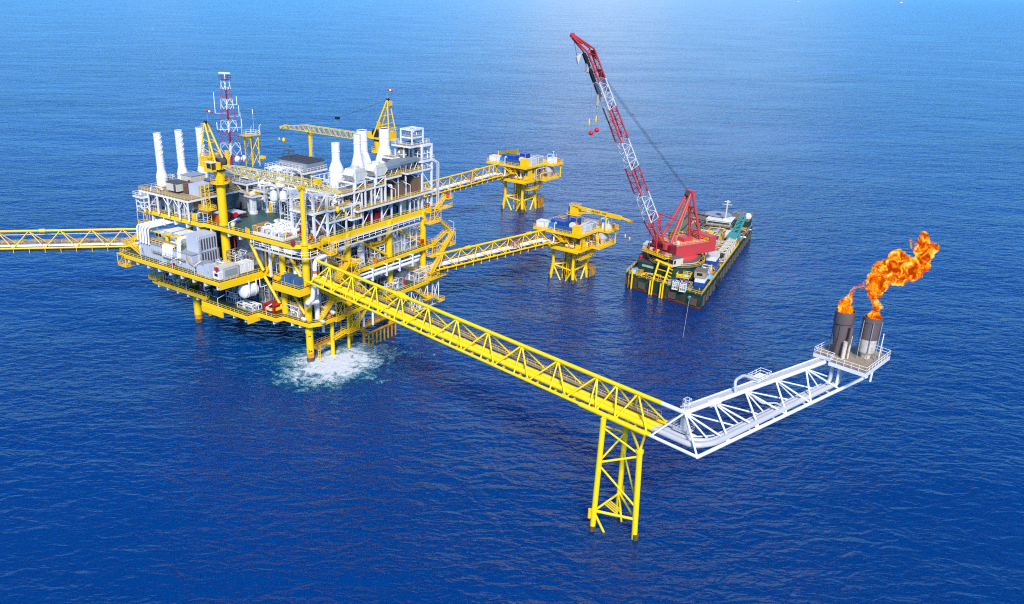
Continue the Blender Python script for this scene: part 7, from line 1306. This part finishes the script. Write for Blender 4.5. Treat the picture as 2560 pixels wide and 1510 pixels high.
# spare white lattice boom sections lying along the deck
q,p=bt('spare_boom','white lattice boom section lying along the right side of the deck, outer one','boom section',54,1.9,D); lattice(q,bl(42.6,2.2,D+2.2),bl(66,2.0,D+2.2),2.8,3.6,2.8,3.2,9,.28,.14,CREAM)
q,p=bt('spare_boom','tan lattice frame heap lying inboard of the white boom section','boom section',52,6.4,D); lattice(q,bl(46,6.0,D+1.6),bl(64,6.2,D+1.6),3.0,2.6,3.0,2.6,7,.24,.13,mat('tan_steel',(.50,.42,.27),.6,dirt=(.3,.2,.12),damt=.3))
q,p=bt('float_ball','round orange float ball behind the crane house','float',44.6,7.4,7); q.put('ball',MB().lathe([(.01,6.2),(.6,6.4),(.95,7),(.6,7.7),(.01,7.9)],(p[0],p[1],0),14),ORANGE); q.put('stand',MB().bx(p[0]-.4,p[0]+.4,p[1]-.4,p[1]+.4,D,6.4),GRN)
# teal crawler crane
q,p=bt('crawler_crane','teal deck crane with its lattice boom laid down towards the far end','crane',74,3.4,D); q.put('crawler_track',MB().bx(p[0]-3,p[0]+3,p[1]-2.2,p[1]-1.2,D,D+1).bx(p[0]-3,p[0]+3,p[1]+1.2,p[1]+2.2,D,D+1),TEAL); q.put('house',MB().bx(p[0]-3.4,p[0]+2.2,p[1]-2,p[1]+2,D+1,D+3.6),TEAL); q.put('cab',MB().bx(p[0]+1,p[0]+3,p[1]-2.4,p[1]-.8,D+1.1,D+3.4),TEAL); lattice(q,(p[0]+2,p[1],D+2.4),bl(90,2.6,12.5),2.6,2.0,2.0,1.6,9,.2,.11,TEAL)
# long working shed row and winches
k_=0
for (a,b,l,w_,h,m,rm,lab) in ((58,13,16,7,3.0,GRN,OCH,'long green shed with a rust topped gantry behind the crane house'),(72,13.4,8,6,3.6,CREAM,TAN,'cream shed between the green sheds on the barge'),(80,7.4,7,3,2.8,WHT,WHT,'white cabin facing the teal deck crane'),(64,24,20,9,4,GRN,TAN,'long green shed along the left side of the barge'),(90,6,9,5,4.2,GRN,GRN,'green house right of the helideck'),(40,17,10,9,2.4,GRN,TAN,'low green winch shelter right behind the crane')):
    bbox('deck_house',lab,'deck house',a,b,l,w_,h,m,rm,D,'deck houses of the barge')
for (a,b,n,sd_,ms,lab,h) in ((58,12.4,30,211,(OCH,TAN,CREAM,YEL),'ochre pipe and winch clutter on top of the long green shed',2.2),(68,11,20,212,(OCH,YEL,TAN,GREY),'ochre railings and pipes between the barge sheds',4.4),(80,12,22,213,(CREAM,SKYB,OCH,WHT),'mixed cream and blue gear before the bridge house',3.4),(46,12,20,214,(GRN,YEL,GREY,TEAL),'green and yellow pipe clutter behind the crane house',3.4),(54,9.6,20,215,(OCH,CREAM,GREY),'tan gear along the middle of the barge deck',1.6),(84,3.2,14,216,(BLUE,GREY,GRN),'blue grey gear under the teal crane boom',1.8)):
    p=bl(a,b); skid(lab,p[0]-6,p[0]+6,p[1]-3,p[1]+3,D+(3.1 if sd_==211 else .05),h,sd_,n,1,frame=YEL if sd_ in (211,212,214) else None,mats=ms,fr=BR,rmax=.4,name='deck_gear',cat='deck gear',levels=())
q,p=bt('bridge_house','white windowed bridge house below the helideck at the far end of the barge','bridge house',84,12,D); q.put('wall',MB().bx(p[0]-6,p[0]+6,p[1]-5,p[1]+6,D,8.4),GRN); q.put('upper_wall',MB().bx(p[0]-5,p[0]+4,p[1]-5,p[1]+5,8.4,10.6),CREAM); q.put('window_band',MB().bx(p[0]-5.08,p[0]-5,p[1]-4.6,p[1]+4.6,9.2,10.0).bx(p[0]-4.8,p[0]+3.8,p[1]-5.08,p[1]-5,9.2,10.0),GLASS); q.put('roof',MB().bx(p[0]-5.3,p[0]+4.3,p[1]-5.3,p[1]+5.3,10.6,10.8),WHT); q.put('wing',MB().bx(p[0]-6.4,p[0]-5.2,p[1]-6,p[1]+7,8.4,8.6).rail([(p[0]-6.4,p[1]-6,8.6),(p[0]-6.4,p[1]+7,8.6)],r=.1),TAN); q.put('lifeboat',MB().lathe([(.01,-2.4),(.7,-1.9),(.9,-.8),(.9,.8),(.7,1.9),(.01,2.4)],(p[0]-6.4,p[1]+9,8),12,'y'),ORANGE)
q,p=bt('helideck','flat pale round helideck over the bridge house','helideck',86,13,10.9); q.put('deck',MB().lathe([(4.8,11.0),(5,11.15),(.01,11.17)],(p[0]+2,p[1]+1,0),24),mat('pale_helideck',(.36,.36,.29),.6,dirt=(.4,.4,.33),damt=.3)); q.put('safety_net',MB().lathe([(4.9,11.0),(5.5,11.2)],(p[0]+2,p[1]+1,0),24),GREY); q.put('support',MB().cyl((p[0]+2,p[1]+1,D),(p[0]+2,p[1]+1,11.2),1.2,10),GRN)
q,p=bt('signal_mast','tall cream signal mast with a cross arm beside the helideck','mast',81,9.4,10.8); q.put('mast',MB().cyl(p,(p[0],p[1],19.5),.32,8).cyl((p[0],p[1]-2,17.6),(p[0],p[1]+2,17.6),.16,6),CREAM); q.put('radar',MB().box((p[0],p[1],18.8),(.4,2.4,.3)),WHT); q.put('base',MB().bx(p[0]-.8,p[0]+.8,p[1]-.8,p[1]+.8,10.8,11.6),WHT)
q,p=bt('satellite_dome','white satellite dome on a green post at the far right corner of the barge','dome',97,1.6,9.5); q.put('dome',MB().lathe([(.8,9.2),(1.35,9.8),(1.5,10.7),(1.1,11.7),(.01,12.2)],(p[0],p[1],0),18),WHT); q.put('post',MB().cyl((p[0],p[1],D),(p[0],p[1],9.2),.4,10),GRN)
q,p=bt('stern_house','dark green stern house at the far right end of the barge','deck house',98,5,D); q.put('wall',MB().bx(p[0]-5,p[0]+5,p[1]-4,p[1]+4,D,9.0),GRN); q.put('roof',MB().bx(p[0]-5.2,p[0]+5.2,p[1]-4.2,p[1]+4.2,9.0,9.2),TAN); q.put('handrail',MB().rail([(p[0]-5,p[1]-4,9.2),(p[0]+5,p[1]-4,9.2),(p[0]+5,p[1]+4,9.2)],r=.1),OCH)
q=T('mooring_cable','thin pale mooring cable running from the barge bow down into the sea','cable',bl(-.2,6.2,2.4),BR); q.put('cable',MB().cyl(bl(-.2,4.4,3.0),(-34,bl(0,4.4)[1]-6,-.6),.09,5),mat('pale_rope',(.35,.36,.30),.7)); q.put('fairlead',MB().lathe([(.3,-.2),(.7,0),(.3,.2)],bl(-.2,4.4,3.0),12,'x'),TEAL)
# crew
def person_mesh(fr_yaw):
    k=MB(); 
    for s in (-1,1):
        k.cyl((s*.1,.02,.06),(s*.1,0,.48),.065,8,.085,False); k.cyl((s*.1,0,.48),(s*.11,0,.9),.085,8,.115,False); k.box((s*.1,.07,.04),(.1,.27,.08))
    k.lathe([(.17,.86),(.19,.95),(.16,1.12),(.2,1.34),(.17,1.44),(.075,1.5),(.06,1.56)],(0,0,0),12)
    for s in (-1,1): k.cyl((s*.2,0,1.4),(s*.27,.03,1.1),.06,8,.05,True); k.cyl((s*.27,.03,1.1),(s*.26,.14,.86),.05,8,.038,True); k.cyl((s*.26,.14,.86),(s*.25,.18,.76),.04,6,.03,True)
    return k
SKIN=mat('skin',(.36,.2,.13),.6)
def person(a,b,lab,m,yaw):
    q=thing('person',lab,'person',bl(a,b,D+.1),'crew on the barge bow',BR,yaw); o=person_mesh(0).build('coverall_body',m,q)
    MB().lathe([(.02,1.52),(.07,1.55),(.095,1.64),(.09,1.72),(.05,1.78),(.01,1.79)],(0,0,0),12).box((0,.1,1.64),(.03,.04,.04)).build('head',SKIN,q); MB().lathe([(.15,1.70),(.13,1.71),(.125,1.76),(.08,1.83),(.01,1.85)],(0,0,0),12).build('helmet',WHT if m is ORANGE else YEL,q)
person(2.6,1.6,'person in orange coveralls and a white helmet at the near right corner of the barge',ORANGE,1.2)
person(3.6,5.0,'person in red coveralls and a yellow helmet beside the white baskets',RED,.3)
person(2.4,22.6,'person in dark red coveralls standing by the bow rail left of the gantry',CRED,2.2)
person(1.5,18.2,'person in orange coveralls standing under the yellow diver gantry',mat('dull_orange_cloth',(.5,.14,.03),.8),.8)

rd=random.Random(77)
for i,(a,b,m,lab) in enumerate(((29,3,OCH,'rusty crate left of the long blue container'),(30,6,TAN,'tan crate behind the white lattice skid'),(31,1.6,BLUE,'small blue crate at the barge rail'),(47,3.4,GRN,'green crate by the foot of the spare boom'),(69,3,GREY,'grey crate before the teal deck crane'),(70,1.4,OCH,'ochre crate at the rail before the teal crane'),(79,2,BLUE,'blue crate just beyond the teal crane'),(27,8.6,RED,'red crate beside the crane tub'),(25.6,6.4,BLUE,'blue barrel crate right of the crane tub'),(2.2,13,GREY,'grey crate behind the bow rail'),(2.4,26.4,OCH,'ochre crate at the left bow'),(63,8,WHT,'white board crate on the middle of the barge'))):
    q,p=bt('crate',lab+' on the barge','crate',a,b,D,'crates on the barge deck'); l=rd.uniform(1.4,3); w_=rd.uniform(1.2,2.2); h=rd.uniform(1,2); q.put('body',MB().box((p[0],p[1],D+h/2+.1),(l,w_,h),0,.97),m); q.put('lid',MB().box((p[0],p[1],D+h+.14),(l+.1,w_+.1,.12)),m); q.put('skid_base',MB().box((p[0],p[1],D+.05),(l,w_,.1)),DGREY)
for k_,(a,b,L,W,n,ms,lab,h) in enumerate(((30,4,12,6,22,(OCH,GREY,TAN,GRN),'rusty hoses and pipes beside the long blue container',1.2),(60,4.4,24,6,34,(TAN,OCH,CREAM,GREY),'tan pipes lying around the spare boom sections',1.6),(92,3,14,6,20,(GREY,OCH,BLUE,TAN),'grey gear on the far right deck of the barge',2.0),(50,13,14,7,30,(YEL,OCH,GRN,TEAL),'yellow and green pipe racks behind the crane counterweight',4.6),(75,10,14,5,30,(OCH,CREAM,TAN,SKYB),'ochre and cream gear before the bridge house',3.8),(66,20,30,9,44,(TAN,OCH,GRN,CREAM),'tan and green gear on the left half of the barge',5.0),(14,7.6,8,4,18,(GREY,GRN,YEL),'grey hoses between the crane tub and the stacked cabins',2.0),(4,21,5,10,18,(GRN,YEL,GREY),'low green and yellow gear behind the bow rail',1.6))):
    p=bl(a,b); skid(lab,p[0]-L/2,p[0]+L/2,p[1]-W/2,p[1]+W/2,D+.06,h,240+k_,n,2,frame=None,mats=ms,fr=BR,rmax=.34,name='deck_gear',cat='deck gear',levels=(),tray=TAN)
# ------------------------------------------------------------------ far boats and the white water at the near leg
def boat(x,y,L,yaw,lab,hm,grp=None):
    fr=Frame((x,y,0),yaw); t=T('fishing_boat',lab,'boat',(0,0,0),fr,grp); w_=L*.26
    vs=[]; st=[(-.5,.8,1),(-.2,1,.95),(.15,1,1.0),(.38,.6,1.25),(.5,.03,1.6)]
    for s,ww,hh in st:
        for y_,z in ((-ww*w_/2,hh*L*.09),(-ww*w_*.3,-.6),(ww*w_*.3,-.6),(ww*w_/2,hh*L*.09)): vs.append((s*L,y_,z))
    fs=[]
    for i in range(4):
        for j in range(3): a=i*4+j; fs.append((a,a+4,a+5,a+1))
        fs.append((i*4+3,i*4+7,i*4+4,i*4))
    fs.append((0,1,2,3)); t.put('hull',MB().add(vs,fs),hm); t.put('wheelhouse',MB().bx(-.25*L,.02*L,-w_*.3,w_*.3,L*.08,L*.22),WHT); t.put('mast',MB().cyl((-.05*L,0,L*.2),(-.05*L,0,L*.42),L*.012,6),WHT); t.put('foredeck_shelter',MB().bx(.06*L,.2*L,-w_*.25,w_*.25,L*.09,L*.15),ORANGE if hm is not WHT else CREAM)
boat(4214,12056,34,.3,'orange and white fishing boat far away near the top edge, left of two',ORANGE,'far fishing boats'); boat(4224,11746,30,2.8,'tiny white boat just right of the far orange boat',WHT,'far fishing boats'); boat(6163,13066,62,.2,'white and pink fishing boat alone far off near the top right',WHT,'far fishing boats')
# foam where water is discharged beside the near leg: an uneven churned sheet just over the sea
def foam_mat():
    m=bpy.data.materials.new('churned_foam'); m.use_nodes=True; nt=m.node_tree; b=nt.nodes['Principled BSDF']; b.inputs['Roughness'].default_value=.6; b.inputs['IOR'].default_value=1.33
    g=nt.nodes.new('ShaderNodeNewGeometry'); at=nt.nodes.new('ShaderNodeAttribute'); at.attribute_name='churn'
    def noi(sc,det,ro,di):
        n=nt.nodes.new('ShaderNodeTexNoise'); n.inputs['Scale'].default_value=sc; n.inputs['Detail'].default_value=det; n.inputs['Roughness'].default_value=ro; n.inputs['Distortion'].default_value=di; nt.links.new(g.outputs['Position'],n.inputs['Vector']); return n.outputs['Fac']
    def ma(op,a,c):
        n=nt.nodes.new('ShaderNodeMath'); n.operation=op
        for i,x in enumerate((a,c)):
            if isinstance(x,(int,float)): n.inputs[i].default_value=x
            else: nt.links.new(x,n.inputs[i])
        return n.outputs[0]
    def rng(x,a,c,lo=0,hi=1):
        n=nt.nodes.new('ShaderNodeMapRange'); n.interpolation_type='SMOOTHSTEP'; n.inputs['From Min'].default_value=a; n.inputs['From Max'].default_value=c; n.inputs['To Min'].default_value=lo; n.inputs['To Max'].default_value=hi; nt.links.new(x,n.inputs[0]); return n.outputs[0]
    n1=noi(.34,4,.6,1.2); n2=noi(.85,4,.6,2.0)
    lace=ma('ABSOLUTE',ma('SUBTRACT',n2,.5),0); lace=rng(lace,.0,.045,1,0)          # thin curling foam lines
    d=ma('ADD',ma('MULTIPLY',at.outputs['Fac'],1.15),ma('MULTIPLY',ma('SUBTRACT',n1,.58),2.2))
    white=ma('MAXIMUM',ma('MULTIPLY',rng(d,.34,.75),.92),ma('MULTIPLY',lace,rng(d,.0,.28)))
    tint=rng(d,-.3,.5,0,.72)
    mx=nt.nodes.new('ShaderNodeMix'); mx.data_type='RGBA'; mx.inputs[6].default_value=(.02,.26,.32,1); mx.inputs[7].default_value=(.80,.84,.85,1); nt.links.new(white,mx.inputs[0]); nt.links.new(mx.outputs[2],b.inputs['Base Color'])
    nt.links.new(ma('MAXIMUM',white,tint),b.inputs['Alpha']); bp=nt.nodes.new('ShaderNodeBump'); bp.inputs['Strength'].default_value=.6; bp.inputs['Distance'].default_value=.5; nt.links.new(n2,bp.inputs['Height']); nt.links.new(bp.outputs[0],b.inputs['Normal']); return m
fs=thing('sea_foam','patch of white churned foam with turquoise edges round the near platform leg',None,(4,-6,0),None,PF); fs['kind']='stuff'
k=MB(); n=84; vs=[]; ch=[]
for i in range(n+1):
    for j in range(n+1):
        u=-22+52*i/n; v=-32+48*j/n; a=math.atan2(v+6,u-3); d=math.hypot((u-3.5)/22,(v+6.5)/17); d*=1+.22*mnoise.noise(Vector((math.cos(a)*1.7,math.sin(a)*1.7,3)))+.12*mnoise.noise(Vector((math.cos(a)*5,math.sin(a)*5,7)))
        c=max(0,1-d)**.8*1.2 if d<1 else 0
        tail=max(0,1-math.hypot((u-17)/12,(v+7)/6)); c=max(c,.42*tail)       # thin drift towards the boat landing
        e=min(i,j,n-i,n-j)/6; ch.append(c-.05 if e>1 else -1); vs.append((u-4,v+6,.06+.22*c*abs(mnoise.noise(Vector((u*.5,v*.5,0))))))
k.add(vs,[(i*(n+1)+j,(i+1)*(n+1)+j,(i+1)*(n+1)+j+1,i*(n+1)+j+1) for i in range(n) for j in range(n)],True)
o=k.build('foam_sheet',foam_mat(),fs); at=o.data.attributes.new('churn','FLOAT','POINT'); at.data.foreach_set('value',ch)
